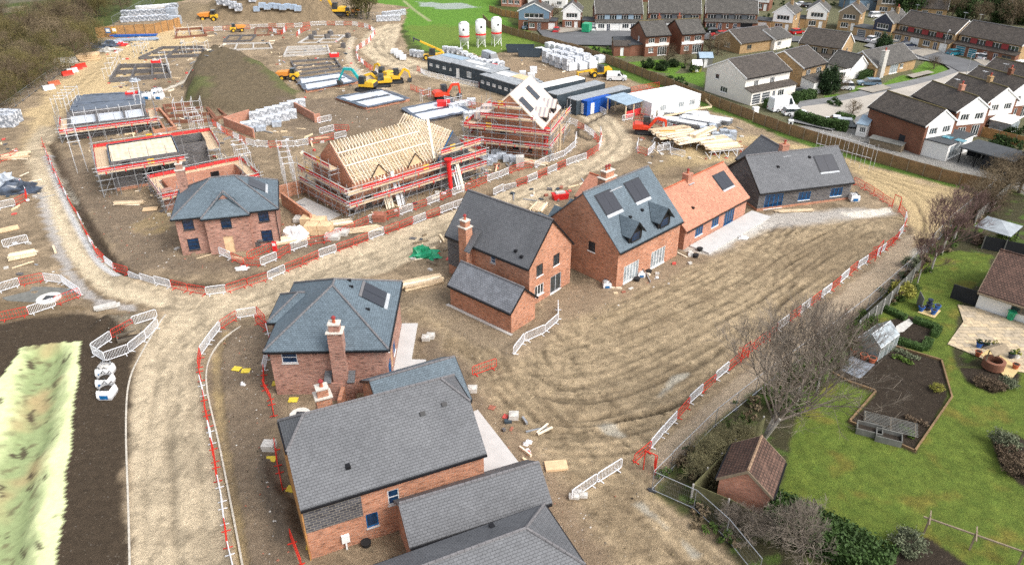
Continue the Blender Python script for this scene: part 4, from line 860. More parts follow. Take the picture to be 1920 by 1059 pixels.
def scaffold(bld, label, sides, lifts, top, name='scaffold', base=0., wid=1.2, step=2.2, net=True, yellow=False, group='scaffolds round unfinished houses', rail=1.0):
    """sides: outer-face segments in the building's frame, the building on their left; lifts: boarded levels"""
    root = thing(name, label, 'scaffold', bld.root.location, bld.ang, group); npole = 0
    for (x0, y0), (x1, y1) in sides:
        a, b = V(x0, y0, 0), V(x1, y1, 0); d = (b-a); L = d.length; d.normalize(); n = V(-d.y, d.x, 0); k = max(1, round(L/step))
        for i in range(k+1):
            for off, tp in ((0, top), (wid, max(lifts)+.25 if lifts else top)):
                if npole > 95: continue
                p = a+d*(L*i/k)+n*off+V(random.uniform(-.06, .06), random.uniform(-.06, .06), base); h = tp+random.uniform(-.1, .7 if off == 0 else .2)
                tubeobj('pole', p, p+V(0, 0, h-base), root); npole += 1
        lv = sorted(set(list(lifts)+[z for z in np.arange(1.1, max(lifts or [top]), 1.45)]))
        mb = MB()
        for z in lv:
            for off in (0, wid): mb.tube(a+n*off+V(0, 0, z)-d*.4, b+n*off+V(0, 0, z)+d*.4, .028, 5)
            for i in range(k+1): q = a+d*(L*i/k)+V(0, 0, z-.06); mb.tube(q-n*.3, q+n*(wid+.2), .026, 4)
        mb.build('ledger', 'galv', root)
        mb = MB()
        for z in lifts:
            for e in (.5, rail): mb.tube(a-n*.05+V(0, 0, z+e)-d*.5, b-n*.05+V(0, 0, z+e)+d*.5, .03, 5)
        mb.build('guard_rail', 'steel_pale', root)
        for z in lifts:
            mb = MB(); m = int(5)
            for j in range(m):
                o = n*(.05+(wid-.1)*j/m); mb.obox(a+o+V(0, 0, z+.03+random.uniform(0, .01)), d*L, n*((wid-.1)/m-.02), V(0, 0, .045))
            mb.build('deck', 'scaffold_board', root)
            mb = MB(); mb.obox(a-n*.04+V(0, 0, z+.05), d*L, n*.03, V(0, 0, .22)); mb.build('toe_board', 'scaffold_board', root)
            if net:
                x = 0
                while x < L-.3:
                    w_ = min(random.uniform(1.8, 2.4), L-x)
                    if random.random() < .88: mb = MB(); mb.obox(a+d*x+n*.03+V(0, 0, z+.28+random.uniform(0, .05)), d*(w_-.06), n*.02, V(0, 0, .48)); mb.build('guard_net', 'guard_net', root)
                    x += w_
                for i in range(int(L/2.5)):
                    if random.random() < .6: mb = MB(); mb.obox(a+d*(1+i*2.5)-n*.075+V(0, 0, z-.05), d*.16, n*.03, V(0, 0, .36)); mb.build('tag', 'net_red', root)
        for i in range(0, k, 2):
            z0 = base+.1; z1 = lv[min(len(lv)-1, 1)]; p = a+d*(L*i/k)-n*.04; q = a+d*(L*min(k, i+1)/k)-n*.04
            tubeobj('brace', p+V(0, 0, z0), q+V(0, 0, min(z1+1.6, top)), root)
        if yellow:
            mb = MB(); p = a+d*L*random.uniform(.1, .9)
            for e in (.45, .95): mb.obox(p-n*.06+V(0, 0, lifts[-1]+e), d*.9, n*.05, V(0, 0, .22))
            mb.build('loading_gate', 'yellow', root)
    return root
def studgate(): pass
# timber-roofed house
TH = h = Bld('timber_frame_house', 'unfinished red brick house under a bare pale timber truss roof, wrapped in scaffolding', 'house', (666, 401), (870, 333)); h.fine = True
W = 16.4; D = 9.8; EZ = 4.4; RI = 4.3
h.block(0, 19.3, 0, D, EZ, -1, roof=None, wall='brick_red', ops={'f': [(2.3, 1.0, .1, 2.1, 'open'), (8.2, 2.4, .9, 1.3, 'open'), (11.2, .5, 1.1, .8, 'open'), (12.5, 1.1, .1, 2.1, 'open'), (17, 2.6, .3, 2.0, 'open')], 'l': [(4.0, .8, 2.6, 1.2, 'open'), (7.4, .9, .9, 1.2, 'open')]}, plinth=(.45, 'block_grey'))
mb = MB(); mb.add([(.02, 0, EZ), (.02, D, EZ), (.02, D/2, EZ+RI), (.3, 0, EZ), (.3, D, EZ), (.3, D/2, EZ+RI)], [(0, 1, 2), (3, 5, 4), (0, 2, 5, 3), (1, 4, 5, 2)]); mb.build('gable_wall', 'brick_red', h.root)
mb = MB(); mb.add([(13.6, -1.2, EZ), (19.3, -1.2, EZ), (16.45, -1.2, EZ+3.6), (13.6, -.9, EZ), (19.3, -.9, EZ), (16.45, -.9, EZ+3.6)], [(0, 1, 2), (3, 5, 4), (0, 2, 5, 3), (1, 4, 5, 2)]); mb.box(13.6, 19.3, -1.2, 0, 0, EZ); mb.build('gable_wall', 'block_grey', h.root)
def truss(parent, T, half, ez, rise, ov=.35):
    mb = MB(); t = .075; 
    def beam(p, q, dp=.11): 
        p, q = T(*p), T(*q); d = q-p; u = V(0, 0, dp); s_ = d.cross(u).normalized()*t; mb.obox(p-s_/2, d, s_, u)
    sl = rise/half
    for sg in (-1, 1):
        beam((sg*(half+ov), ez-ov*sl), (0, ez+rise), .16); beam((sg*half*.5, ez+rise*.5), (sg*half*.33, ez)); beam((0, ez+rise-.1), (sg*half*.33, ez))
    beam((-half, ez), (half, ez)); return mb.build('roof_truss', 'timber_pale' if random.random() < .6 else 'timber', parent)
mb = MB(); mb.box(.2, 19.1, .2, D-.2, EZ-.12, EZ-.04); mb.build('bounce_slab', 'deck_ply', h.root)  # pale slab added at eaves level to bounce light onto the trusses
n = 27
for i in range(n):
    x = .35+i*(13.9-.35)/(n-1); truss(h.root, lambda a, z, x=x: V(x, D/2+a, z), D/2, EZ, RI)
for i in range(19):
    y = -.7+i*.62
    half = 2.9
    truss(h.root, lambda a, z, y=y: V(16.45+a, y, z), half, EZ, 3.6)
for i in range(6):                       # jack rafters dying into the valley
    x = 14.3+i*.38; k = (x-13.6)/2.85; mb = MB(); z0 = EZ+RI*.97*k; mb.obox(V(x, D/2*k, z0), V(.05, 0, 0), V(0, D/2*(1-k), EZ+RI-z0), V(0, 0, .15)); mb.build('jack_rafter', 'timber_pale', h.root)
mb = MB(); mb.obox(V(13.35, -.35, EZ+.02), V(.42, 0, 0), V(3.0, 5.1, 3.95), V(0, 0, .14)); mb.build('valley_board', 'timber_pale', h.root)
for z, k in ((.36, 1), (.68, 1)): mb = MB(); mb.obox(V(.3, D/2*z-.06, EZ+RI*z+.2), V(13.6-z*0, 0, 0), V(0, .1, .09), V(0, -.02, .04)); mb.build('roof_batten', 'timber_pale', h.root)
mb = MB(); mb.obox(V(-.02, -.3, EZ-.1), V(.06, 0, 0), V(0, D/2+.3, RI+.3), V(0, 0, .16)); mb.build('bargeboard', 'fascia_black', h.root)
mb = MB(); mb.obox(V(13.5, -1.25, EZ-.02), V(2.95, 0, 3.7), V(0, .06, 0), V(0, 0, .16)); mb.build('bargeboard', 'film_blue', h.root)
for u in (4.3, 10.4):                     # little boarded dormers at the eaves
    d = MB(); d.add([(u-1.25, -.12, EZ), (u+1.25, -.12, EZ), (u, -.12, EZ+1.55), (u-1.25, .0, EZ), (u+1.25, .0, EZ), (u, .0, EZ+1.55)], [(0, 1, 2), (3, 5, 4), (0, 2, 5, 3), (1, 4, 5, 2)]); dd = d.build('dormer', 'plywood', h.root)
    for sg in (-1, 1):
        m = MB(); m.obox(V(u, -.26, EZ+1.56), V(sg*1.42, 0, -1.74), V(0, .14, 0), V(0, 0, .13)); m.build('bargeboard', 'fascia_black', dd)
    for j in range(5):
        m = MB(); y = .35+j*.33; w_ = 1.25*(1-j/5.2)
        for sg in (-1, 1): m.obox(V(u, y, EZ+1.6), V(sg*w_, 0, -1.55*w_/1.25), V(0, .05, 0), V(0, 0, .1))
        m.build('rafter', 'timber', dd)
scaffold(h, 'two lift scaffold with red nets around the timber truss roofed house', [((-1.9, D+1), (-1.9, -2.0)), ((-1.9, -2.0), (21.5, -2.6)), ((21.5, -2.6), (21.5, D))], [2.2-.2, 3.75], 5.3, yellow=True)
scaffold(h, 'small upper scaffold platform with yellow gate against the brick gable of the timber roofed house', [((-1.75, D-1.0), (-1.75, 2.2))], [6.0], 7.6, yellow=True, base=3.8)
scaffold(h, 'gable scaffold platform beside the grey block gable of the timber roofed house', [((13.2, -2.45), (20.6, -2.45))], [5.6], 6.9, yellow=True, base=3.8)
def chute(u, v, label, z0, z1, lean=(0, 0)):
    p = P(u, v); t = thing('rubble_chute', label, 'chute', p); n = 7
    for i in range(n):
        a = z1-(z1-z0)*i/n; b = z1-(z1-z0)*(i+1.12)/n; m = MB(); m.tube((lean[0]*a, lean[1]*a, a), (lean[0]*b, lean[1]*b, b), .34, 10, .27); m.build('chute_section', 'chute_red', t)
    m = MB(); m.cyl(lean[0]*z1, lean[1]*z1, z1, z1+.45, .36, 8, .62); m.build('hopper', 'chute_red', t)
chute(846, 362, 'red segmented rubble chute hanging from the scaffold of the timber roofed house', .8, 4.6, (-.05, .05)); chute(1023, 293, 'red rubble chute at the corner of the tall gabled house scaffold', .4, 4.2)
# boards leaning on the scaffold
def leaning(u, v, n, mat, label, L=4.6, lean=.28, w_=.22, name='leaning_board', cat='timber', dirx=0., spread=.26, grp=None):
    p = P(u, v)
    for i in range(n):
        m = MB(); a = h.ang+dirx; ex = V(math.cos(a), math.sin(a), 0); ey = V(-ex.y, ex.x, 0); l = L*random.uniform(.85, 1.05)
        b = ex*(i*spread)+ey*random.uniform(-.1, .1); d = ey*(l*lean)+V(0, 0, l*.955)+ex*random.uniform(-.25, .1); m.obox(b, ex*w_, d, ey*-.06)
        o = m.build(name, mat); o.location = p; tag(o, label % nth(i), cat, grp)
leaning(725, 392, 5, 'timber_pale', '%s long pale board from the left leaning on the scaffold by the doorway', 4.6, grp='boards leaning on the timber house scaffold')
leaning(746, 388, 5, 'steel_pale', '%s grey plank from the left leaning right of the pale boards on the scaffold', 4.8, grp='grey planks leaning on the timber house scaffold', name='leaning_plank', cat='plank')
leaning(858, 357, 3, 'steel_pale', '%s short grey plank leaning beside the red chute', 3.4, grp='grey planks beside the red chute', name='leaning_plank', cat='plank')
leaning(866, 355, 2, 'timber_pale', '%s tall pale board leaning right of the red chute', 4.6, grp='pale boards right of the red chute')
h0 = h
# tall gabled house in scaffold
h = Bld('battened_roof_house', 'tall brick gabled house with battened roof and solar panels inside scaffold', 'house', (893, 231), (1018, 243), 4.8)
W = h.W; D = 12.0; rr = W*.5*.86
k = N('battens'); uv = k.coord('UV'); wv = k.n('TexWave', Scale=1.0); wv.wave_type = 'BANDS'; wv.bands_direction = 'X'; wv.inputs['Scale'].default_value = .42; k.l(uv, wv.inputs['Vector']); k.fin(k.ramp(wv.outputs['Fac'], [(.35, (.36, .33, .34)), (.55, (.70, .58, .48))]), .8)
h.block(.3, W-.3, .3, D, 5.0, rr, 'y', 0, 0, .3, 'brick_red', 'battens', {'f': [(6.2, 1.0, .9, 1.2, 'open'), (8.6, .7, .6, .9, 'open'), (4.0, .9, 3.2, 1.2, 'open')], 'r': [(3, 1.6, .2, 2.1, 'open'), (8, 1.6, .2, 2.1, 'open')]}, barge='timber_pale', ridge=None, gut=None)
T_, u0, u1, ef, eb, vm, zf, zb, zr, th = h.geo
def onr(v, t, z): return V(eb+(vm-eb)*t, v, zb+(zr-zb)*t+th+z)
for va, vb, ta, tb in ((1.0, 3.0, .42, .78), (6.4, 8.4, .5, .86)):
    for j in range(2):
        a, b = va+(vb-va)*j/2+.02, va+(vb-va)*(j+1)/2-.02; p = [onr(a, ta, -.02), onr(b, ta, -.02), onr(b, tb, -.02), onr(a, tb, -.02)]; q = [x+V(.05, 0, .09) for x in p]; m = MB(); m.add(p+q, [(4, 5, 6, 7), (0, 1, 5, 4), (1, 2, 6, 5), (2, 3, 7, 6), (3, 0, 4, 7)]); m.build('solar_panel', 'solar_black', h.root)
for v in (2.6, 7.6):
    d = MB(); x1 = eb-.2; zt = 6.7; x0 = eb-3.4
    d.box(x0+1.2, x1, v, v+1.9, 4.9, 6.1); dd = d.build('dormer', 'fascia_black', h.root); m = MB()
    for sg in (0, 1):
        y = v+.95; e = v-.25 if sg == 0 else v+2.15; a = [V(x1+.3, y, 7.15), V(x0-.2, y, 7.15), V(x0+1.0, e, 6.0), V(x1+.3, e, 6.0)]; m.add(a+[q+V(0, 0, .1) for q in a], [(0, 1, 2, 3), (4, 5, 6, 7), (0, 1, 5, 4), (1, 2, 6, 5), (2, 3, 7, 6), (3, 0, 4, 7)])
    m.build('dormer_roof', 'battens', dd)
for v in (1.5, 5.0):
    m = MB(); m.extr([(-.9, 5.0), (-.9, 6.0), (2.6, 6.3), (2.6, 5.0)], v, v+2.0); m.build('rear_dormer', 'battens', h.root)
scaffold(h, 'multi lift scaffold with red nets and gable platforms around the tall battened roof house', [((-1.6, D), (-1.6, -1.6)), ((-1.6, -1.6), (W+1.6, -1.6)), ((W+1.6, -1.6), (W+1.6, D))], [2.1, 4.4], 6.4, yellow=True)
scaffold(h, 'upper gable scaffold lift with red nets in front of the tall brick gable', [((1.2, -1.5), (W-1.2, -1.5))], [6.3], 7.6, base=4.4)
scaffold(h, 'topmost narrow scaffold platform with yellow gate near the tall brick gable peak', [((3.2, -1.4), (W-3.4, -1.4))], [8.0], 9.1, base=6.3, yellow=True)
leaning(1034, 287, 6, 'timber', '%s long board leaning at the right corner of the tall gabled house scaffold', 5.2, .2, grp='boards leaning on the tall gabled house scaffold')
# block house with open floor deck
h = Bld('block_shell_house', 'dark block house shell without a roof, its pale plywood floor deck open to the sky', 'house', (205, 304), (336, 284), 4.4)
W = h.W; bl = h.loc(182.5, 274, 4.4); br = h.loc(344, 249, 4.4); D = (bl.y+br.y)/2
h.block(0, W, 0, D, 4.3, -1, roof=None, wall='block_grey', ops={'f': [(2.0, 1.1, 3.1, 1.0, 'open'), (6.4, .9, 2.2, 1.1, 'open'), (4.6, 1.6, .3, 2.0, 'open')], 'l': [(3, 1.2, .3, 2.0, 'open'), (6, 1.2, 3, 1.0, 'open')]}, plinth=(.5, 'brick_red'))
h.slab('floor_deck', 'deck_ply', [(.25, .25), (W-.25, .25), (W-.25, D-.25), (.25, D-.25)], 4.1, 4.2)
for a, b, c, d in ((0, W, 0, .14), (0, W, D-.14, D), (0, .14, .14, D-.14), (W-.14, W, .14, D-.14)): m = MB(); m.box(a, b, c, d, 4.303, 4.36); m.build('wall_plate', 'membrane', h.root)
h.block(W+.02, W+4.2, D*.42, D*.95, 4.25, -1, roof=None, wall='block_grey', ops={})
scaffold(h, 'long scaffold with pale decks and red nets around the roofless dark block house', [((-1.8, D+1.6), (-1.8, -1.8)), ((-1.8, -1.8), (W+.5, -1.8)), ((W+5.8, D*.2), (W+5.8, D+1.6)), ((W+5.8, D+1.6), (-1.8, D+1.6))], [3.4], 6.2, yellow=True, wid=1.7)
m = MB(); m.dome((0, 0, 0), .9, .5, .35, 8, 3, jit=.3); o = m.build('insulation_offcut', 'yellow_board'); p = h.wld(7.0, -.6, 3.1); o.location = p; tag(o, 'crumpled pale yellow insulation lying on the block house scaffold', 'insulation')
# roofless brick garage wing with red scaffold
h = Bld('brick_garage_shell', 'roofless single storey red brick garage shell ringed by red netted scaffold', 'garage', (322, 360), (462, 330), 2.2)
W = h.W; D = 5.6
h.block(0, W, 0, D, 2.3, -1, roof=None, wall='brick_orange', ops={'r': [(2.5, 1.2, .8, 1.0, 'open')], 'b': [(3, 1.2, .8, 1.0, 'open')]})
h.chimney(-.6, -.3, 1.3, 1.0, 0, 2.7, 'brick_multi', 0, False)
scaffold(h, 'low red netted scaffold ringing the roofless red brick garage shell', [((-1.6, D+1.5), (-1.6, -1.5)), ((-1.6, -1.5), (W+1.5, -1.5)), ((W+1.5, -1.5), (W+1.5, D+1.5)), ((W+1.5, D+1.5), (-1.6, D+1.5))], [1.9], 3.6)
# small roofless walls by the timber house
def wallrun(name, label, pts, hgt, mat, thick=.3, cat='wall', group=None):
    m = MB(); q = [P(u, v) for u, v in pts]
    for a, b in zip(q[:-1], q[1:]):
        d = b-a; L = d.length; d.normalize(); nn = V(-d.y, d.x, 0); m.obox(a-d*thick*.5-V(0, 0, .2), d*(L+thick*.5), nn*thick, V(0, 0, hgt+.2+random.uniform(0, .01)))
    o = m.build(name, mat); return tag(o, label, cat, group)
wallrun('garage_wall', 'unfinished low red brick garage walls left of the timber roofed house', [(530, 386), (584, 427), (640, 405)][:2], 1.9, 'brick_red')
wallrun('garage_wall', 'unfinished brick garage rear wall beside the corner of the scaffolded timber house', [(524, 374), (572, 361), (650, 404)], 1.9, 'brick_red')
m = MB(); m.prism([tuple(P(*q))[:2] for q in ((540, 388), (572, 372), (640, 404), (596, 424))], -.1, .14); tag(m.build('garage_slab', 'concrete', None), 'pale concrete garage floor slab between unfinished brick walls', 'slab')
wallrun('brick_wall', 'low orange brick wall right of the wrapped pallets below the mound', [(549, 205), (592, 230), (602, 228)], 1.5, 'brick_orange')
wallrun('brick_wall', 'low orange brick retaining wall left of the wrapped pallets below the mound', [(478, 258), (424, 236), (470, 222)], 1.6, 'brick_orange')
# foundations
def found(label, c, kind, ww=.35, hh=.45, cross=(.5,), crossy=(), name='foundation', fill=None, wall='block_grey'):
    q = [P(*k) for k in c]; ctr = sum(q, V(0, 0, 0))/4; t = thing(name, label, 'foundation', ctr, 0, 'house foundations'); q = [p-ctr for p in q]
    def lerp(s_, r_): return (q[0]*(1-s_)+q[1]*s_)*(1-r_)+(q[3]*(1-s_)+q[2]*s_)*r_
    def run(a, b, mat, hg, wd):
        m = MB(); d = b-a; L = d.length; d.normalize(); nn = V(-d.y, d.x, 0); m.obox(a-d*wd/2-nn*wd/2-V(0, 0, .15), d*(L+wd), nn*wd, V(0, 0, hg+.15+random.uniform(0, .02))); m.build('footing_wall', mat, t)
    E_ = [(lerp(0, 0), lerp(1, 0)), (lerp(1, 0), lerp(1, 1)), (lerp(1, 1), lerp(0, 1)), (lerp(0, 1), lerp(0, 0))]
    for a, b in E_: run(a, b, wall, hh, ww)
    for s_ in cross: run(lerp(s_, 0.03), lerp(s_, .97), wall, hh*.95, ww*.9)
    for r_ in crossy: run(lerp(.03, r_), lerp(.97, r_), wall, hh*.93, ww*.9)
    if fill:
        m = MB(); m.prism([tuple(lerp(a, b))[:2] for a, b in ((.02, .02), (.98, .02), (.98, .98), (.02, .98))], -.1, fill[1]); m.build('floor_slab', fill[0], t)
    if kind == 'membrane':
        for a, b in E_+[(lerp(0, .52), lerp(1, .52))]:
            m = MB(); d = b-a; L = d.length; d.normalize(); nn = V(-d.y, d.x, 0)
            for j in range(int(L/1.2)): m.obox(a+d*(j*1.2)-nn*random.uniform(.35, .5)+V(0, 0, hh+random.uniform(.0, .05)), d*1.25, nn*random.uniform(.7, 1.0), V(0, 0, random.uniform(.04, .12)))
            m.build('membrane_edge', 'membrane', t)
    return t
found('square foundation lined with white insulation and black membrane below the yellow and teal excavators', [(688, 206), (766, 190), (716, 172), (632, 187)], 'membrane', wall='brick_red', cross=(), fill=('insul', .42))
found('foundation with black membrane edges and white boards behind the teal excavator arm', [(576, 174), (670, 157), (640, 141), (556, 152)], 'membrane', wall='brick_red', cross=(), fill=('insul', .42))
found('part built foundation with wrapped boards behind the timber roofed house', [(790, 232), (884, 213), (838, 192), (756, 208)], 'membrane', wall='block_grey', cross=(), fill=('insul', .5))
found('grid of dark block footings and pale strips, second from the top right', [(560, 142), (641, 131), (628, 112), (546, 118)], 'grid', cross=(), crossy=(.3, .62))
found('grid of grey block footings with white end walls below the concrete raft', [(533, 107), (618, 102), (614, 88), (540, 91)], 'grid', cross=(), crossy=(.35, .7), wall='concrete')
found('pale concrete strip footing grid with four stacked block piles', [(561, 81), (628, 80), (647, 67), (582, 68)], 'grid', cross=(.5,), crossy=(.5,), hh=.12, ww=.7, wall='concrete')
found('dark block footings with rubble infill left of the mound', [(208, 155), (320, 146), (312, 126), (226, 128)], 'grid', cross=(.35, .7), crossy=(.55,), hh=.9)
found('dark footing walls beside the sandy track under scaffold frames', [(262, 112), (388, 106), (380, 91), (306, 92)], 'grid', cross=(.4,), crossy=(.5,), hh=.6)
found('small brick footing in the sandy clearing near the orange hoarding', [(330, 73), (388, 68), (378, 55), (332, 58)], 'grid', cross=(.5,), hh=.5, wall='brick_old')
found('red brick footings with bare poles below the mound', [(318, 232), (408, 228), (382, 196), (308, 202)], 'grid', cross=(), crossy=(.35, .7), hh=.6, wall='brick_old')
found('foundation covered by crumpled black plastic membrane with white strip', [(135, 215), (270, 204), (266, 177), (150, 184)], 'membrane', cross=(), fill=('membrane', .5))
found('grey block walls with white floor boards behind the block shell house', [(134, 262), (282, 243), (272, 212), (132, 228)], 'grid', cross=(.36, .72), crossy=(.3,), hh=1.7, fill=('insul', .9))
found('red edged brick footings with scaffold poles behind the red netted scaffold', [(290, 250), (330, 244), (300, 208), (272, 212)], 'grid', cross=(.5,), hh=.6, wall='brick_red')
found('rusty red footing trench left of the plastic barriers near the far spoil heap', [(478, 68), (526, 66), (532, 54), (480, 54)], 'grid', cross=(.5,), hh=.3, wall='brick_old')
found('low block footings on the mud left of the far spoil heap', [(420, 80), (470, 78), (480, 68), (430, 69)], 'grid', cross=(.5,), hh=.4, wall='block_grey')
found('pale strip footings between the sandy track and the rusty trench', [(410, 96), (510, 92), (505, 82), (420, 84)], 'grid', cross=(.3, .65), hh=.3, wall='concrete')
found('brick edged footing right of the red rimmed footings below the mound', [(402, 226), (424, 220), (398, 198), (384, 200)], 'grid', cross=(), hh=.5, wall='brick_old')
for i, (u, v) in enumerate(((584, 74), (590, 67), (614, 73), (620, 67), (653, 71), (644, 90))):
    m = MB(); m.box(-.6, .6, -.5, .5, 0, 1.15); o = m.build('block_pile', 'block_grey'); place(o, P(u, v), .3*i); tag(o, '%s dark cube of stacked blocks from the left around the pale strip footing' % nth([0, 2, 1, 3, 5, 4][i]), 'block stack', 'dark block stacks on the footings')
# loose scaffold hop-up frames
def frame_thing(label, a, b, hgt, n, depth=1.3, r_=.045, rails=True):
    A, B = P(*a), P(*b); t = thing('scaffold_bay', label, 'scaffold', A, heading(A, B), 'bare scaffold frames'); L = (B-A).length
    for i in range(n):
        x = L*i/max(1, n-1)
        for y in (0, depth): tubeobj('pole', (x, y, 0), (x, y, hgt+random.uniform(-.2, .3)), t, 'steel_pale', r_)
        if rails: tubeobj('ledger', (x, -.2, hgt-.1), (x, depth+.2, hgt-.1), t, 'steel_pale', .05)
    for z in (hgt*.5, hgt-.15): tubeobj('ledger', (0, 0, z), (L, 0, z), t, 'steel_pale', .04)
    return t
fb = Bld('block_wall_shell', 'unfinished grey block party walls behind the grey block walls with white boards', 'wall', (136, 262), (282, 243)); fb.block(0, fb.W, 0, .22, 2.4, -1, roof=None, wall='block_grey', ops={'f': [(3, 1.2, .6, 1.2, 'open'), (8, 1.2, .6, 1.2, 'open')]})
scaffold(fb, 'scaffold with red nets around the grey block walls with white floor boards', [((-1.5, 7), (-1.5, -1.5)), ((-1.5, -1.5), (fb.W+1.5, -1.5)), ((fb.W+1.5, -1.5), (fb.W+1.5, 7))], [1.5], 4.6)
frame_thing('row of pale scaffold frames at the left end of the membrane covered foundation', (127, 214), (152, 190), 3.0, 5, 2.2)
frame_thing('row of pale scaffold frames on the sandy track left of the dark footings', (212, 150), (226, 120), 2.6, 4, 1.6)
frame_thing('row of pale scaffold frames crossing the sandy clearing', (268, 106), (280, 90), 2.6, 4, 1.8)
frame_thing('pale scaffold frame at the right end of the dark footings left of the mound', (322, 148), (314, 124), 3.2, 3, 1.2)
frame_thing('open pale scaffold cage standing on the sandy clearing', (344, 104), (388, 104), 3.2, 3, 2.0)
frame_thing('pale scaffold cage around the small brick footing', (330, 70), (382, 66), 2.4, 3, 2.2)
frame_thing('pale scaffold frame at the right end of the membrane foundation', (268, 206), (264, 180), 3.0, 3, 1.0)
frame_thing('thin poles standing in the red brick footings below the mound', (330, 226), (380, 222), 3.4, 4, 2.4)
frame_thing('grey scaffold goalpost near the red mini excavator in the trench', (792, 192), (808, 188), 2.4, 2, .6)
frame_thing('grey scaffold goalpost beside the red box in the trench', (838, 206), (866, 200), 2.2, 2, .6)
frame_thing('slender bare scaffold poles behind the block walled bungalow', (1526, 292), (1628, 322), 4.2, 7, 1.4, .022, False)
frame_thing('short pale scaffold frames above the red netted block walls', (150, 258), (276, 240), 4.4, 7, 1.6, .03)
frame_thing('tall pale scaffold frames left of the roofless block house', (165, 322), (150, 276), 5.0, 5, 1.4, .035)
frame_thing('tall pale scaffold poles right of the roofless block house', (392, 282), (376, 256), 5.2, 4, 1.4, .035)
frame_thing('pale scaffold poles at the right end of the red brick garage shell', (478, 338), (462, 312), 4.4, 4, 1.4, .035)
frame_thing('extra scaffold frames left of the timber roofed house', (560, 372), (545, 326), 5.4, 5, 1.3, .035)
# ------------------------------------------------------------------ barriers
def barrier_proto(kind):
    t = thing(kind+'_barrier', '', 'barrier'); c = 'barrier_white' if kind == 'steel' else 'barrier_red'; r_ = .042 if kind == 'steel' else .032
    m = MB(); L, z0, z1, b = 2.3, .14, 1.1, .12; pts = [(0, z0+b), (b, z0), (L-b, z0), (L, z0+b), (L, z1-b), (L-b, z1), (b, z1), (0, z1-b)]
    for i in range(8): a, q = pts[i], pts[(i+1) % 8]; m.tube((a[0], 0, a[1]), (q[0], 0, q[1]), r_, 5)
    m.build('frame', c, t); m = MB()
    n = 15 if kind == 'steel' else 9; hb = .014 if kind == 'steel' else .010
    for i in range(n): x = .1+(L-.2)*(i+.5)/n; m.box(x-hb, x+hb, -hb, hb, z0, z1)
    if kind != 'steel':
        for z in (.62,): m.box(.03, L-.03, -.012, .012, z-.014, z+.014)
    m.build('infill', c, t)
    for x in (.35, L-.35): m = MB(); m.box(x-.035, x+.035, -.32, .32, .01, .06); m.box(x-.02, x+.02, -.02, .02, .06, z0); m.build('foot', c, t)
    return t
PROTO = {k: barrier_proto(k) for k in ('steel', 'plastic')}; USED = set()
def put_barrier(kind, a, b, label, group):
    o = PROTO[kind]; L = (b-a).length
    if kind in USED: o = dup(o)
    USED.add(kind); z = min(gz(a.x, a.y), .3); place(o, (a.x, a.y, z), heading(a, b)+random.uniform(-.03, .03), (L/2.3*.99, 1, 1)); o.rotation_euler.x = random.uniform(-.06, .06)
    o['label'] = label; o['group'] = group; return o
def brun(pts, pat, where, end='left end', closed=False):
    q = [P(u, v) for u, v in pts]; seg = [(q[i+1]-q[i]).length for i in range(len(q)-1)]; T = sum(seg); n = max(1, round(T/2.38)); cnt = {'W': 0, 'R': 0}
    def at(s_):
        for i, L in enumerate(seg):
            if s_ <= L or i == len(seg)-1: return q[i]+(q[i+1]-q[i])*(min(s_, L)/L)
            s_ -= L
    for i in range(n):
        k = pat[i % len(pat)] if len(pat) < n else pat[i]
        if k == '-': continue
        a, b = at(T*i/n), at(T*(i+1)/n); kind = 'steel' if k == 'W' else 'plastic'
        nm = 'white' if k == 'W' else 'red'
        nk = pat_total(pat, n, k)
        put_barrier(kind, a, b, ('%s %s barrier from the %s %s' % (nth(cnt[k]), nm, end, where)) if nk > 1 else 'only %s barrier %s' % (nm, where), 'barriers '+where); cnt[k] += 1
def pat_total(pat, n, k): return sum(1 for i in range(n) if (pat[i % len(pat)] if len(pat) < n else pat[i]) == k)
brun([(80, 268), (96, 310), (112, 345), (130, 378), (150, 412), (165, 448), (186, 482), (212, 504), (240, 512)], 'RRWRRWRRWRRWRRRWR', 'along the left haul road ditch', 'far end')
brun([(240, 514), (270, 527), (300, 535), (335, 543), (367, 551), (405, 556), (450, 541), (497, 528), (532, 511), (569, 497), (606, 480), (674, 458), (706, 444), (738, 434), (770, 419), (797, 408), (825, 397), (875, 379)], 'WWWRRWRRWRRWRRWRRWRWWWW', 'edging the haul road before the timber house')
brun([(925, 366), (952, 352), (974, 350), (998, 339), (1020, 330), (1040, 321), (1060, 312), (1081, 304), (1098, 299), (1124, 280), (1128, 268), (1126, 248)], 'WWRWRWRWWRR', 'on the bend right of the timber house')
brun([(412, 478), (440, 490), (470, 503), (505, 496), (537, 475), (570, 462), (612, 455), (640, 442), (672, 427), (700, 415), (734, 411), (762, 398), (788, 390), (818, 380), (840, 370), (870, 360), (890, 352), (918, 340), (940, 333), (968, 320), (1000, 314)], 'WRRWRWRRRRWRWRWRWRRW', 'on the inner edge of the trench')
brun([(1003, 316), (1030, 303), (1052, 298), (1078, 276), (1081, 258)], 'WWWWW', 'curving before the tall gabled house')
brun([(498, 608), (487, 592), (456, 590), (413, 618), (390, 648), (372, 676), (374, 700), (380, 735), (390, 785), (397, 820), (408, 890), (419, 960), (430, 1036), (440, 1080)], 'RWRWWRRWRRWRRWW', 'along the right kerb of the left haul road', 'far end')
brun([(480, 605), (502, 622), (508, 648), (500, 682), (490, 718), (508, 750), (515, 785)], 'RWRWRR', 'left of the chimney house', 'far end')
brun([(517, 838), (530, 925)], 'RR', 'left of the large grey roofed house', 'far end'); brun([(546, 1015), (566, 1075)], 'RR', 'at the bottom beside the large grey roofed house', 'far end')
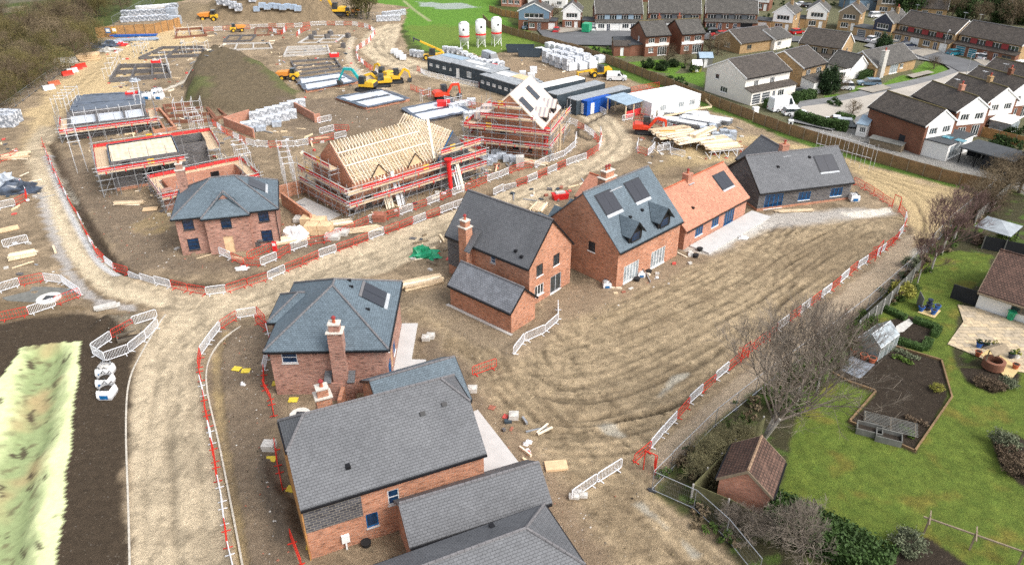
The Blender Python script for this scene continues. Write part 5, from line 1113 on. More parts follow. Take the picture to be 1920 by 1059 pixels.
brun([(1187, 872), (1216, 848), (1250, 808), (1272, 785), (1298, 752), (1326, 728), (1358, 702), (1398, 668), (1434, 642), (1458, 620), (1480, 604), (1504, 586), (1528, 568), (1548, 553), (1567, 538), (1586, 522), (1602, 508), (1624, 494), (1651, 476), (1672, 460), (1688, 442), (1697, 425), (1697, 408), (1686, 396)], 'RWWRWRWRRRRWRWRWRWRWRWRRWRWRW', 'along the footpath by the boundary fence', 'near end')
brun([(1672, 388), (1650, 374), (1625, 358), (1600, 345)], 'RRR', 'right of the block walled bungalow', 'near end')
brun([(963, 668), (986, 640), (1023, 624), (1047, 603), (1046, 578)], 'WWWW', 'right of the pale roofed garage', 'near end')
brun([(886, 706), (932, 690)], 'R', 'standing alone on the mud behind the large house'); brun([(1072, 938), (1118, 908), (1166, 878)], 'WW', 'near the bottom gate opening')
brun([(174, 662), (207, 640), (234, 622), (285, 602), (297, 600)], 'WRW', 'behind the junction pit'); brun([(298, 612), (268, 645), (228, 674), (188, 681), (174, 665)], 'WWWW', 'on the near side of the junction pit', 'right end')
brun([(-5, 550), (38, 537), (85, 527), (118, 531), (153, 556)], 'WRWW', 'behind the manhole ring'); brun([(153, 556), (106, 574), (54, 592), (0, 604)], 'RWRW', 'in front of the manhole ring', 'right end')
brun([(8, 466), (55, 455)], 'W', 'lying by planks at the left edge'); brun([(-5, 394), (42, 384), (54, 372), (40, 348)], 'WRR', 'round the covered stack at the left edge'); brun([(-5, 306), (20, 300), (35, 290)], 'RR', 'by the upper stack at the left edge')
brun([(384, 60), (440, 56), (500, 53), (560, 52), (590, 48), (660, 48), (690, 53), (704, 62), (692, 80), (668, 96), (670, 112), (690, 128), (712, 142), (740, 152)], 'RWRRRWWRWRWRWWRWRWRWRWWRWWRWRWRWRWRW', 'along the far loop road')
brun([(556, 70), (566, 60), (582, 56)], 'RWR', 'by the far footings'); brun([(505, 58), (528, 66), (538, 56)], 'RWR', 'by the rusty footing trench')
brun([(770, 168), (800, 180), (840, 192), (900, 206), (945, 200)], 'RRRRWWW', 'along the trench behind the timber house'); brun([(782, 132), (800, 143), (830, 150), (880, 160), (930, 170)], 'RWWWWWWWW', 'in front of the dark site cabins')
brun([(400, 235), (420, 250), (470, 275), (540, 278), (600, 268), (650, 256)], 'RWRRWRWWRWWR', 'below the orange brick walls'); brun([(596, 232), (622, 226)], 'W', 'by the end of the low brick wall'); brun([(600, 252), (632, 244), (655, 246)], 'WR', 'behind the timber house gable')
brun([(1066, 232), (1090, 240), (1110, 255), (1122, 268)], 'WRW', 'inside the road bend by the tall gabled house', 'far end')
brun([(1196, 270), (1192, 285), (1216, 293), (1228, 278)], 'WWR', 'left of the board pile'); brun([(1232, 286), (1258, 280), (1256, 290), (1284, 295)], 'WW', 'in front of the board pile'); brun([(1356, 284), (1386, 284), (1410, 292)], 'WR', 'right of the board pile')
brun([(1166, 228), (1200, 222), (1228, 232), (1252, 242), (1280, 252)], 'WRRRWR', 'behind the red mini excavator'); brun([(1120, 208), (1136, 216)], 'W', 'leaning at the blue container'); brun([(1180, 175), (1210, 168), (1236, 164)], 'RRR', 'left behind the white cabin')
brun([(465, 488), (480, 480), (510, 470)], 'RR', 'by the red front door post')
def gatep(u0, v0, u1, v1, label, c='barrier_red', hgt=2.0):
    a, b = P(u0, v0), P(u1, v1); t = thing('pedestrian_gate', label, 'gate', a, heading(a, b)); L = (b-a).length; m = MB()
    for x in (0, L): m.tube((x, 0, 0), (x, 0, hgt), .045, 5)
    m.tube((0, 0, hgt), (L, 0, hgt), .045, 5); m.build('gate_frame', c, t); m = MB()
    m.tube((L*.98, .05, .2), (L*.55, .75, .2), .03, 5); m.tube((L*.98, .05, 1.2), (L*.55, .75, 1.2), .03, 5)
    for i in range(7): k = i/6; x, y = L*(.98-.43*k), .05+.7*k; m.tube((x, y, .2), (x, y, 1.2), .022, 4)
    m.build('gate_leaf', c, t)
gatep(1206, 880, 1228, 890, 'open red pedestrian gate at the near end of the footpath'); gatep(1672, 390, 1684, 396, 'tall red pedestrian gate at the far end of the footpath'); gatep(1388, 683, 1402, 672, 'red gate among the barriers midway along the footpath'); gatep(1640, 490, 1650, 478, 'red gate where the footpath barriers bend upward')
# ------------------------------------------------------------------ mesh boundary fence
def fence_panel(L, hgt=2.0):
    t = thing('mesh_fence_panel', '', 'fence panel'); m = MB()
    for a, b in (((0, 0, .1), (0, 0, hgt)), ((L, 0, .1), (L, 0, hgt)), ((0, 0, hgt), (L, 0, hgt)), ((0, 0, .18), (L, 0, .18))): m.tube(a, b, .032, 5)
    m.build('frame', 'galv', t); m = MB()
    for i in range(1, 24): x = L*i/24; m.tube((x, 0, .15), (x, 0, hgt), .0035, 3)
    for z in (.6, 1.1, 1.6): m.tube((0, 0, z), (L, 0, z), .005, 3)
    m.build('mesh_infill', 'galv', t)
    m = MB(); m.box(-.35, .35, -.11, .11, 0, .14); m.build('foot_block', 'steel_dark', t); return t
fpr = fence_panel(3.4)
def fence_run(pts, where, first, hgt=2.0, end='near end'):
    q = [P(u, v) for u, v in pts]; k = 0
    for a, b in zip(q[:-1], q[1:]):
        n = max(1, round((b-a).length/3.45))
        for i in range(n):
            p = a+(b-a)*(i/n); o = fpr if first[0] else dup(fpr); first[0] = False
            place(o, (p.x, p.y, gz(p.x, p.y)), heading(a, b), ((b-a).length/n/3.4, 1, hgt/2)); o['label'] = '%s grey mesh fence panel from the %s %s' % (nth(k), end, where); o['group'] = 'mesh fence panels '+where; k += 1
fst = [True]
fence_run([(1222, 918), (1290, 850), (1340, 800), (1450, 712), (1562, 632), (1625, 582), (1695, 520), (1775, 432), (1880, 345)], 'along the garden boundary', fst)
fence_run([(1222, 920), (1300, 955), (1360, 1010), (1420, 1085)], 'running down to the bottom edge', fst, end='gate corner')
fence_run([(-40, 250), (30, 200), (90, 155), (150, 112), (186, 92)], 'beside the left wood', fst, end='left end')
fence_run([(212, 46), (262, 18), (290, 5)], 'behind the far pallets', fst, end='left end')
fence_run([(655, 34), (700, 38), (745, 36)], 'by the far bare tree', fst, end='left end')
# ------------------------------------------------------------------ wooden fences
def board_fence(name, label, pts, hgt=1.9, mat='boards', seg=3.0, post='timber_old', off=0.06, z0=0.):
    q = [P(u, v) for u, v in pts]; t = thing(name, label, 'fence', q[0]); o = q[0]; np_ = 0
    for a, b in zip(q[:-1], q[1:]):
        d = b-a; L = d.length; d.normalize(); nn = V(-d.y, d.x, 0); n = max(1, round(L/seg))
        for i in range(n):
            if np_ > 96: break
            m = MB(); p = a-o+d*(L*i/n); m.obox(p+V(0, 0, z0), d*(L/n), nn*.05, V(0, 0, hgt+random.uniform(-.07, .07))); m.build('board_panel', mat, t)
            m = MB(); m.obox(p-d*.06-nn*.06+V(0, 0, 0), d*.12, nn*-.09, V(0, 0, hgt+.08)); m.build('post', post, t); np_ += 1
    return t
board_fence('board_fence', 'long weathered brown timber fence between the building site and the housing estate', [(906, 40), (916, 52), (960, 66), (1010, 80), (1098, 104), (1190, 139), (1330, 196), (1410, 227)], 1.9)
board_fence('board_fence', 'brown timber fence from the white post box to the right boundary corner', [(1412, 229), (1480, 254), (1560, 278), (1640, 304), (1700, 321), (1760, 339), (1876, 366)], 1.9)
board_fence('hoarding', 'tall new orange timber hoarding in front of the far pallet store', [(182, 72), (200, 70), (292, 64), (340, 52)], 2.7, 'boards_orange', 2.4)
board_fence('garden_fence', 'orange timber garden fence behind the mortar silos', [(918, 22), (940, 30), (985, 38), (1000, 46)], 1.8, 'boards_orange', 2.0)
for (u, v), c, s_ in (((206, 55), 'film_blue', 'blue'), ((218, 54), 'yellow', 'yellow and white')):
    p = P(u, v+13); m = MB(); m.box(-.6, .6, -.16, -.1, 1.2, 2.5); m.box(-.5, .5, -.175, -.161, 1.5, 2.3, 1); o = m.build('safety_sign', [c, 'white_paint']); o.location = P(u, v+16.2); tag(o, 'small %s safety sign fixed on the orange hoarding' % s_, 'sign')
# ------------------------------------------------------------------ packs and pallets
def pack_mesh(w_, d, hgt, mat, base='timber_old', cap=None, jit=.06):
    m = MB(); m.box(-w_/2, w_/2, -d/2, d/2, 0, .12, 1)
    nl = 2
    for i in range(nl):
        j = random.uniform(-jit, jit)*.5; m.box(-w_/2+j+.02, w_/2+j-.02, -d/2+j+.02, d/2+j-.02, .123+(hgt-.12)*i/nl+.002*i, .12+(hgt-.12)*(i+1)/nl, 0)
    m.dome((0, 0, hgt), w_*.42, d*.42, .1, 8, 2, 2, .25); return m.mesh('pack', [mat, base, cap or mat])
PK = {}
def packs(pts, kind, label, group, cat='pallet', rot=0., sc=1.0, size=(1.2, 1.1, 1.2), zl=None):
    mt = {'white': 'wrap_white', 'blue': 'wrap_blue', 'block': 'pallet_block', 'wrap': 'pallet_wrap', 'grey': 'wrap_grey', 'brick': 'brick_stack', 'ply': 'plywood', 'slab': 'slab_stone', 'timber': 'timber_pale'}[kind]
    for i, c in enumerate(pts):
        u, v = c[0], c[1]; z = c[2] if len(c) > 2 else 0.; key = (kind, i % 3, size)
        if key not in PK: PK[key] = pack_mesh(*[s_*random.uniform(.92, 1.06) for s_ in size], mt)
        p = P(u, v); o = link({'brick': 'brick_pack', 'ply': 'sheet_pack', 'slab': 'slab_pack', 'timber': 'timber_pack'}.get(kind, 'wrapped_pallet'), PK[key]); place(o, (p.x, p.y, max(0, gz(p.x, p.y))+z), rot+random.uniform(-.1, .1), sc); tag(o, (label % nth(i)) if '%s' in label else label, cat, group)
def grid(a, b, n, c=None, m=1):
    """n points from a to b, m rows towards c"""
    o = []
    for j in range(m):
        for i in range(n):
            k = i/max(1, n-1); u, v = a[0]+(b[0]-a[0])*k, a[1]+(b[1]-a[1])*k
            if m > 1: u += (c[0]-a[0])*j/(m-1); v += (c[1]-a[1])*j/(m-1)
            o.append((u+random.uniform(-1, 1), v+random.uniform(-.4, .4)))
    return o
g = 'wrapped pallets behind the orange hoarding'
packs(grid((236, 42), (312, 38), 9), 'block', '%s wrapped block pallet from the left in the front row behind the hoarding', g, size=(2.2, 1.6, 1.6), rot=.05)
packs(grid((236, 30), (330, 26), 10), 'block', '%s wrapped block pallet from the left in the rear row behind the hoarding', g, size=(2.2, 1.6, 1.6), rot=.05)
packs(grid((262, 18), (322, 14), 6), 'white', '%s white wrapped bale from the left at the back of the pallet store', g, size=(2.4, 1.6, 1.0))
packs([(330, 46), (325, 34)], 'grey', '%s dark crate at the right end of the pallet store', g, size=(3.0, 2.0, 2.2))
packs(grid((420, 37), (452, 40), 4)+grid((416, 30), (446, 31), 3), 'block', '%s wrapped pallet from the left in the far stack beside the yellow dump truck', 'pallets beside the far dump truck', size=(2.0, 1.6, 2.0))
packs(grid((458, 25), (470, 26), 2)+grid((462, 35), (480, 37), 2), 'block', '%s wrapped pallet from the left at the foot of the far spoil heap', 'pallets at the foot of the far heap', size=(2.0, 1.6, 2.0))
packs(grid((486, 40), (562, 40), 9), 'blue', '%s wrapped pallet from the left in the row under the far spoil heap', 'pallets under the far spoil heap', size=(1.9, 1.5, 1.4))
packs(grid((480, 32), (540, 31), 6), 'white', '%s pale bag from the left heaped behind the far pallet row', 'pale bags behind the far pallet row', size=(1.6, 1.3, .9), cat='bag')
packs(grid((712, 41), (745, 40), 5)+grid((722, 33), (756, 29), 5), 'wrap', '%s wrapped brick pallet from the left beside the far bare tree', 'pallets beside the far bare tree', size=(1.6, 1.4, 1.6))
g = 'white wrapped blocks by the estate fence'
packs(grid((1026, 118), (1064, 132), 4, (1058, 108), 3), 'wrap', '%s tall white wrapped pallet in the stack by the estate fence', g, size=(2.0, 2.0, 2.6), rot=.5)
packs(grid((1012, 102), (1066, 114), 6, (1030, 92), 2), 'white', '%s low white wrapped pallet behind the tall wrapped stack', g, size=(2.0, 1.6, 1.5), rot=.5)
packs(grid((1070, 132), (1108, 128), 3, (1086, 122), 2), 'white', '%s white bag pallet at the right end of the wrapped stack', g, size=(2.2, 2.0, 1.6), rot=.5)
packs(grid((740, 100), (756, 112), 4), 'white', '%s white wrapped bundle from the left by the telehandler verge', 'white bundles on the verge', size=(1.6, 2.0, 1.0))
packs(grid((775, 105), (790, 108), 3)+grid((836, 98), (862, 102), 4), 'wrap', '%s wrapped pile around the raised yellow telehandler', 'wrapped piles near the raised telehandler', size=(1.6, 1.5, 1.5))
packs(grid((852, 120), (880, 134), 4, (870, 110), 2), 'wrap', '%s wrapped pallet in the yard behind the dark cabins', 'wrapped pallets behind the dark cabins', size=(1.8, 1.6, 1.7), rot=.4)
packs(grid((892, 138), (926, 142), 4, (905, 126), 2), 'wrap', '%s wrapped stack beside the grey van', 'wrapped stacks beside the grey van', size=(1.8, 1.6, 1.8), rot=.4)
packs([(934, 150), (950, 152), (980, 146), (996, 150), (1000, 138)], 'white', '%s white bag behind the cabin with the sandy roof panel', 'white bags behind the cabins', size=(1.5, 1.4, 1.5), cat='bag')
g = 'wrapped pallets between the brick walls'
packs(grid((462, 246), (548, 222), 7, (478, 225), 2), 'wrap', '%s wrapped pallet of boards between the low orange brick walls', g, size=(1.9, 1.7, 1.5), rot=.3)
packs([(470, 250), (490, 246), (520, 238)], 'grey', '%s dark bundle in front of the wrapped pallets below the mound', g, size=(1.6, 1.3, 1.0), rot=.3)
packs([(2, 238), (20, 238), (12, 229), (30, 230)], 'block', '%s wrapped grey block pallet at the left edge', 'wrapped block pallets at the left edge', size=(2.2, 1.8, 2.2))
packs(grid((850, 206), (884, 196), 4, (878, 222), 2), 'wrap', '%s wrapped board pallet on the slab left of the tall gabled house', 'wrapped pallets left of the tall gabled house', size=(1.7, 1.5, 1.1), rot=.2)
packs([(908, 300), (924, 304), (940, 298), (930, 292), (952, 303), (966, 304), (915, 309)], 'grey', '%s grey wrapped stack in front of the tall gabled house', 'grey stacks in front of the tall gabled house', size=(1.5, 1.3, 1.0))
packs([(975, 312)], 'slab', 'neat pale block pallet before the tall gabled house corner', 'block pallets', size=(1.3, 1.2, 1.8))
packs([(587, 438), (579, 424), (600, 428), (612, 438)], 'ply', '%s pale board pack on the ground beside the unfinished garage walls', 'board packs by the unfinished garage', size=(1.8, 1.5, 1.4))
packs([(624, 448), (640, 440), (564, 415)], 'slab', '%s low slab pack on the ground near the timber house corner', 'slab packs near the timber house', size=(1.8, 1.5, .6))
packs([(712, 415)], 'brick', 'red brick pack on a pallet in front of the timber house doorway', 'brick packs', size=(1.6, 1.4, 1.1))
packs([(506, 842)], 'slab', 'pale wrapped brick pack on the rubble left of the large grey roofed house', 'brick packs', size=(1.1, 1.0, .7))
packs([(799, 638), (808, 634)], 'slab', '%s small pile of grey slabs beside the chimney house patio', 'slab piles beside the patio', size=(.8, .8, .5))
packs([(1082, 926), (1092, 932), (1076, 934)], 'slab', '%s white insulation block at the near end of the white barriers', 'white blocks by the white barriers', size=(.8, .5, .35))
packs([(963, 785), (886, 734)], 'slab', '%s pale slab stack on a small pallet behind the large house', 'slab stacks behind the large house', size=(.9, .8, .5))
packs([(1318, 250), (1340, 262), (1356, 256), (1350, 270), (1335, 246), (1362, 266)], 'grey', '%s grey scaffold fitting bin beside the board pile', 'fitting bins beside the board pile', size=(1.4, 1.2, 1.2), cat='bin')
packs([(1372, 262)], 'grey', 'dark square bin at the right of the fitting bins', 'dark bins', size=(1.3, 1.3, 1.5), cat='bin')
# flat sheets and timber piles
def timber(u, v, n, L, w_, hgt, ang, label, mat='timber_pale', layers=3, fan=.06, name='timber_stack', group=None):
    p = P(u, v); m = MB(); t = (w_/n)
    for l in range(layers):
        for i in range(n):
            a = random.uniform(-fan, fan); ll = L*random.uniform(.86, 1.02); ex = V(math.cos(a), math.sin(a), 0); ey = V(-ex.y, ex.x, 0)
            m.obox(ex*(-ll/2+random.uniform(-.2, .2))+V(0, -w_/2+t*i, .08+l*hgt/layers), ex*ll, ey*(t*.86), V(0, 0, hgt/layers*.86), int(rng.integers(0, 3)) if mat[:6] == 'timber' else 0)
    o = m.build(name, [mat, 'timber', 'scaffold_board'] if mat[:6] == 'timber' else mat); place(o, (p.x, p.y, gz(p.x, p.y)), ang); return tag(o, label, 'timber', group)
timber(792, 534, 4, 5.0, 1.5, .6, .42, 'pale stack of long planks on bearers right of the chimney house')
timber(905, 462, 5, 3.6, 1.6, .5, .3, 'pile of pale boards behind the green tarpaulin'); timber(1010, 392, 6, 3.0, 1.8, .4, 1.2, 'small fan of pale boards left behind the dormer house')
timber(242, 383, 4, 4.0, 1.0, .35, .05, 'pale board stack in front of the block shell scaffold'); timber(44, 482, 4, 3.0, 1.3, .5, .5, 'pale plank stack on the mud at the left edge'); timber(18, 430, 1, 2.2, 1.6, .15, .7, 'pale plywood sheet on the mud at the left edge', 'plywood', 1)
timber(282, 393, 1, 2.0, 1.4, .1, .2, 'single plywood sheet on the mud left of the hip roofed house', 'plywood', 1); timber(1040, 873, 1, 2.0, 1.2, .25, .1, 'pale board with a white slab on the mud behind the large house', 'plywood', 1)
timber(640, 420, 4, 3.0, 1.4, .3, .35, 'loose boards on the ground before the timber house corner'); timber(686, 432, 4, 4.0, 1.4, .25, .3, 'low board stack behind the red barriers before the timber house'); timber(545, 452, 5, 4.6, 1.6, .4, .4, 'long pale boards behind the white barrier right of the hip roofed house')
timber(1490, 397, 3, 5.5, .7, .12, .1, 'thin timber lengths on the ground before the block walled bungalow', 'timber'); timber(125, 118, 3, 5, 2.5, 1.0, .4, 'low grey sleeper stack by the left fence', 'slab_stone'); timber(168, 112, 3, 5, 3.0, 1.4, .4, 'taller sandy block stack by the left fence', 'plywood'); timber(30, 295, 4, 4, 2, .5, .5, 'pale boards with red edging at the left edge', 'timber')
timber(202, 577, 1, 2.3, .9, .35, .5, 'small white crate on the rubble by the junction', 'slab_stone', 2); timber(1000, 306, 4, 5, 1.6, .3, -.5, 'pale boards on the ground before the tall gabled house', 'timber_pale')
# big loose board pile with trestle racks
for i, (u, v, n, L, w_, hgt, a, z) in enumerate([(1262, 262, 14, 7.5, 5.0, .35, .30, 1.1), (1292, 272, 13, 7.5, 4.5, .4, .42, 1.15), (1342, 280, 17, 6.0, 6.0, .35, .30, .9), (1316, 266, 3, 7.5, 1.2, .5, .8, 1.5)]):
    o = timber(u, v, n, L, w_, hgt, a, '%s layer from the left of pale scaffold boards fanned out on the low racks' % nth([0, 1, 3, 2][i]), 'timber_pale', 2, .07, group='scaffold boards on the low racks'); o.location.z = z
for i, (u, v, L, w_, a) in enumerate([(1268, 270, 7, 3, .3), (1350, 286, 6.4, 4, .3)]):
    p = P(u, v); t = thing('board_rack', '%s low steel rack under the fanned scaffold boards' % ('left' if i == 0 else 'right'), 'rack', p, a, 'board racks')
    for j in range(5):
        x = -L/2+L*j/4; tubeobj('leg', (x, -w_/2-.4, 0), (x+.5, -w_/2+.3, .95), t, 'steel_pale', .05); tubeobj('leg', (x, -w_/2-.4, 0), (x-.5, -w_/2+.5, .95), t, 'steel_pale', .05); tubeobj('leg', (x, w_/2, 0), (x, w_/2, .9), t, 'steel_pale', .05)
    for y in (-w_/2+.3, w_/2): tubeobj('rail', (-L/2, y, .9), (L/2, y, .9), t, 'steel_pale', .05)
def polestack(u, v, L, w_, hgt, a, label):
    p = P(u, v); t = thing('scaffold_pole_stack', label, 'pole stack', p, a, 'stacks of scaffold poles'); lay = max(2, int(hgt/.22))
    for l in range(lay):
        m = MB()
        for j in range(int(w_/.16)): y = -w_/2+j*.16; s_ = random.uniform(-.25, .25); m.tube((-L/2+s_, y, .15+l*.24), (L/2+s_, y, .15+l*.24), .07, 5)
        m.build('pole_layer', 'steel_pale' if l == lay-1 else 'galv', t)
    for x in (-L*.3, L*.3):
        for y in (-w_/2-.12, w_/2+.0): tubeobj('stake', (x, y, 0), (x, y, hgt+.3), t, 'galv', .05)
for i, (u, v, L, w_, hg, a) in enumerate([(1252, 230, 6.5, 2.2, 1.0, -.2), (1290, 240, 6.5, 1.8, 1.1, -.55), (1312, 234, 7, 2.4, 1.2, -.55), (1334, 228, 7, 2.2, .9, -.55), (1286, 216, 8, 2.0, .7, -.15)]):
    polestack(u, v, L, w_, hg, a, '%s stack of grey scaffold poles %s' % (('left', 'front', 'middle', 'right', 'rear')[i], ('behind the orange tank', 'nearest the pale board pile', 'beside the fitting bins', 'nearest the estate fence', 'against the white cabin')[i]))
# bags, tarps and oddments
def bag(u, v, label, mat='cloth_white', s=1.0, fill='soil', group=None, rot=0.):
    p = P(u, v); t = thing('bulk_bag', label, 'bulk bag', (p.x, p.y, gz(p.x, p.y)), rot, group); m = MB(); n = 8
    prof = [(.46, 0), (.53, .25), (.5, .6), (.44, .82)]
    for (r0, z0), (r1, z1) in zip(prof[:-1], prof[1:]):
        for j in range(n):
            a, b = 2*math.pi*j/n, 2*math.pi*(j+1)/n; sq = lambda t_: 1/max(abs(math.cos(t_)), abs(math.sin(t_)))**1.0
            m.quad((r0*math.cos(a)*sq(a), r0*math.sin(a)*sq(a), z0), (r0*math.cos(b)*sq(b), r0*math.sin(b)*sq(b), z0), (r1*math.cos(b)*sq(b), r1*math.sin(b)*sq(b), z1), (r1*math.cos(a)*sq(a), r1*math.sin(a)*sq(a), z1))
    m.build('sack', mat, t); m = MB(); m.dome((0, 0, .66), .40, .40, .14, 9, 3, 0, .1); m.build('contents', fill, t)
    for sx, sy in ((1, 1), (1, -1), (-1, 1), (-1, -1)): m = MB(); m.tube((sx*.4, sy*.4, .8), (sx*.25, sy*.45, 1.0), .035, 4); m.tube((sx*.25, sy*.45, 1.0), (sx*.1, sy*.42, .8), .035, 4); m.build('strap', 'steel_dark', t)
    m = MB(); m.box(-.28, .28, -.56, -.53, .15, .45); m.build('print', 'film_blue', t)
    t.scale = (s, s, s); return t
bag(200, 702, 'topmost of three white bulk bags on the dark soil left of the haul road', s=1.25, fill='slab_stone'); bag(200, 722, 'middle one of three white bulk bags on the dark soil', s=1.2); bag(203, 742, 'lowest of three white bulk bags on dark soil, blue print facing the viewer', s=1.25)
bag(1600, 376, 'white bulk bag at the right end of the block walled bungalow', s=1.2, fill='cloth_white'); bag(1138, 538, 'white round bulk bag at the corner of the dormer house', s=.9, fill='cloth_white')
bag(1202, 518, 'white bulk bag under the patio doors of the dormer house', s=.8, fill='cloth_white'); bag(278, 186, 'pale bulk bag left of the two bags near the mound foot', s=1.6, fill='cloth_white'); bag(296, 178, 'pale bulk bag nearest the mound foot track', s=1.6, fill='cloth_white'); bag(300, 186, 'pale bulk bag right below the mound foot track', s=1.5, fill='cloth_white')
def heap(u, v, rx, ry, h_, mat, label, name='tarpaulin', cat='tarpaulin', rot=0., jit=.35, n=14):
    p = P(u, v); m = MB(); m.dome((0, 0, 0), rx, ry, h_, n, 5, 0, jit); o = m.build(name, mat); place(o, (p.x, p.y, gz(p.x, p.y)-.03), rot); return tag(o, label, cat)
heap(795, 478, 1.7, 1.1, 1.0, 'tarp_green', 'crumpled green tarpaulin over a pile left of the gable house'); heap(812, 482, 1.0, .8, .35, 'tarp_green', 'trailing end of the green tarpaulin beside the gable house')
heap(556, 446, 1.5, 1.2, 1.5, 'cloth_white', 'big crumpled white sheet beside the hip roofed house corner', 'plastic_sheet', 'sheet'); heap(453, 504, .75, .5, .3, 'cloth_white', 'round white sack on the ground before the hip roofed house', 'sack', 'sack')
heap(40, 358, 2.6, 1.8, 1.4, 'membrane', 'dark sheeted stack between red barriers at the left edge', 'sheeted_stack', 'stack'); heap(8, 345, 2.0, 1.5, 1.6, 'wrap_grey', 'grey wrapped heap at the left edge', 'sheeted_stack', 'stack'); heap(192, 87, 4.5, 2.2, 1.2, 'membrane', 'dark jumble of plastic waste at the end of the left fence', 'waste_heap', 'waste'); heap(215, 84, 3.0, 1.6, 1.0, 'wrap_grey', 'grey jumble of bags in front of the orange hoarding', 'waste_heap', 'waste'); heap(228, 86, 1.6, 1.0, .8, 'net_red', 'red netting jumble in front of the orange hoarding', 'waste_heap', 'waste'); heap(205, 96, 3.0, 1.5, .8, 'slab_stone', 'pale rubble pile in front of the plastic waste', 'rubble_heap', 'rubble')
heap(253, 152, 1.2, .8, .6, 'wrap_grey', 'grey plastic heap before the dark block footings', 'waste_heap', 'waste')
timber(252, 69, 3, 12, 1.2, .5, .1, 'long dark blue pipe bundle below the orange hoarding', 'tarp_blue', 2, .01, 'pipe_bundle'); timber(258, 76, 4, 11, 2, .4, .12, 'long pale blue pipe bundle on the sand below the hoarding', 'wrap_blue', 2, .02, 'pipe_bundle')
for i, (u, v, c) in enumerate([(127, 141, 'barrier_red'), (136, 136, 'steel_pale'), (144, 131, 'barrier_red'), (152, 127, 'barrier_red'), (92, 168, 'steel_pale'), (102, 160, 'terracotta')]):
    m = MB(); m.extr([(-1, 0), (1, 0), (.8, .3), (.45, .45), (.4, .9), (-.4, .9), (-.45, .45), (-.8, .3)], -1.4, 1.4); o = m.build('water_barrier', c); place(o, P(u, v), .9+1.57); o.scale = (.6, .8, 1); tag(o, '%s water filled barrier from the left beside the left fence' % nth([2, 3, 4, 5, 0, 1][i]), 'barrier', 'water filled barriers by the left fence')
def plate(u, v, w_, d, rot, mat, label, hgt=.1, name='utility_board', cat='board', group=None):
    m = MB(); m.box(-w_/2, w_/2, -d/2, d/2, .02, hgt); p = P(u, v); o = m.build(name, mat); place(o, (p.x, p.y, gz(p.x, p.y)), rot); return tag(o, label, cat, group)
g = 'yellow boards over utility pits'
for u, v, l in ((444, 692, 'left one of two yellow boards on the rubble right of the haul road'), (461, 695, 'right one of two yellow boards on the rubble right of the haul road'), (519, 719, 'yellow board left of the chimney house wall'), (550, 750, 'yellow board in front of the chimney house'), (508, 861, 'yellow board beside the pale brick pack'), (547, 917, 'yellow board touching the large house timber corner'), (585, 1022, 'yellow board in front of the large house at the bottom')):
    plate(u, v, .8, .65, random.uniform(-.3, .4), 'yellow_board', l, .08, group=g)
for u, v, rr, l in ((92, 560, 1.25, 'pale ribbed manhole ring lid behind barriers at the left edge'), (563, 778, .9, 'pale round manhole in the mud behind the large grey roofed house')):
    p = P(u, v); t = thing('manhole', l, 'manhole', p); m = MB(); m.cyl(0, 0, 0, .12, rr, 24); m.build('ring', 'manhole', t); m = MB(); m.box(-rr*.4, rr*.4, -rr*.35, rr*.35, .121, .16); m.build('cover', 'steel_dark', t)
p = P(74, 552); m = MB(); m.prism([(-5 + 1.2*math.sin(k*1.3)+3.0*math.cos(k*math.pi/7)+5, 1.7*math.sin(k*math.pi/7)) for k in range(14)], -.05, .03); o = m.build('concrete_pad', 'fence_grey'); o.location = p; tag(o, 'pale concrete pad round the manhole at the left edge', 'slab')
p = P(244, 632); t = thing('open_pit', 'rusty rectangular pit shuttering between barriers at the junction', 'pit', p, .55); m = MB(); 
for a, b, c, d in ((-1.2, 1.2, -.6, -.5), (-1.2, 1.2, .5, .6), (-1.2, -1.1, -.5, .5), (1.1, 1.2, -.5, .5)): m.box(a, b, c, d, 0, .35)
m.build('shuttering', 'bark', t); m = MB(); m.box(-1.1, 1.1, -.5, .5, -.05, .06); m.build('pit_floor', 'soil', t)
for u, v, l, c in ((1312, 470, 'black bucket left of the patio strip corner', 'rubber'), (1304, 482, 'larger black bucket near the orange bungalow wall corner', 'rubber'), (1194, 526, 'black tub under the patio doors of the dormer house', 'rubber'), (1216, 512, 'black round tub right under the second patio doors', 'rubber'), (687, 1022, 'black square drain cover on the earth by the large house wall', 'rubber')):
    p = P(u, v); m = MB(); m.tube((0, 0, 0), (0, 0, .38), .3, 10, .38); m.cyl(0, 0, .3, .33, .3, 10); o = m.build('bucket' , c); o.location = p; tag(o, l, 'bucket')
for u, v, l, s_ in ((990, 832, 'crumpled white rag on the mud near the small pallets', .35), (456, 722, 'white scrap on the rubble right of the haul road', .3), (1393, 447, 'small white crate on the pale ground before the patio strip', .6), (623, 925, 'loose white offcut beside the large house', .25)):
    heap(u, v, s_, s_*.7, .35, 'cloth_white', l, 'scrap', 'scrap', 0, .4, 7)
p = P(538, 487); 
timber(488, 462, 1, .6, .5, .9, 0, 'small dark grey block stack by the left wall of the hip roofed house', 'block_grey', 3, .02, 'block_stack'); timber(516, 508, 2, .9, .8, .2, .3, 'dark rubber block pair on the mud behind the white barrier', 'block_grey', 1, .1, 'block_stack')
p = P(516, 470); t = thing('fire_point', 'red fire extinguisher point standing at the hip roofed house corner', 'fire point', p); m = MB(); m.box(-.25, .25, -.15, .15, 0, 1.2); m.build('stand', 'chute_red', t); m = MB(); m.box(-.2, .2, -.17, -.155, .75, 1.1); m.build('sign', 'white_paint', t)
p = P(842, 503); t = thing('scaffold_tower', 'narrow scaffold tower with yellow gate against the gable house chimney wall', 'scaffold', p, .1)
for x, y in ((0, 0), (1.2, 0), (0, 1.2), (1.2, 1.2)): tubeobj('pole', (x, y, 0), (x, y, 4.2), t, 'galv', .035)
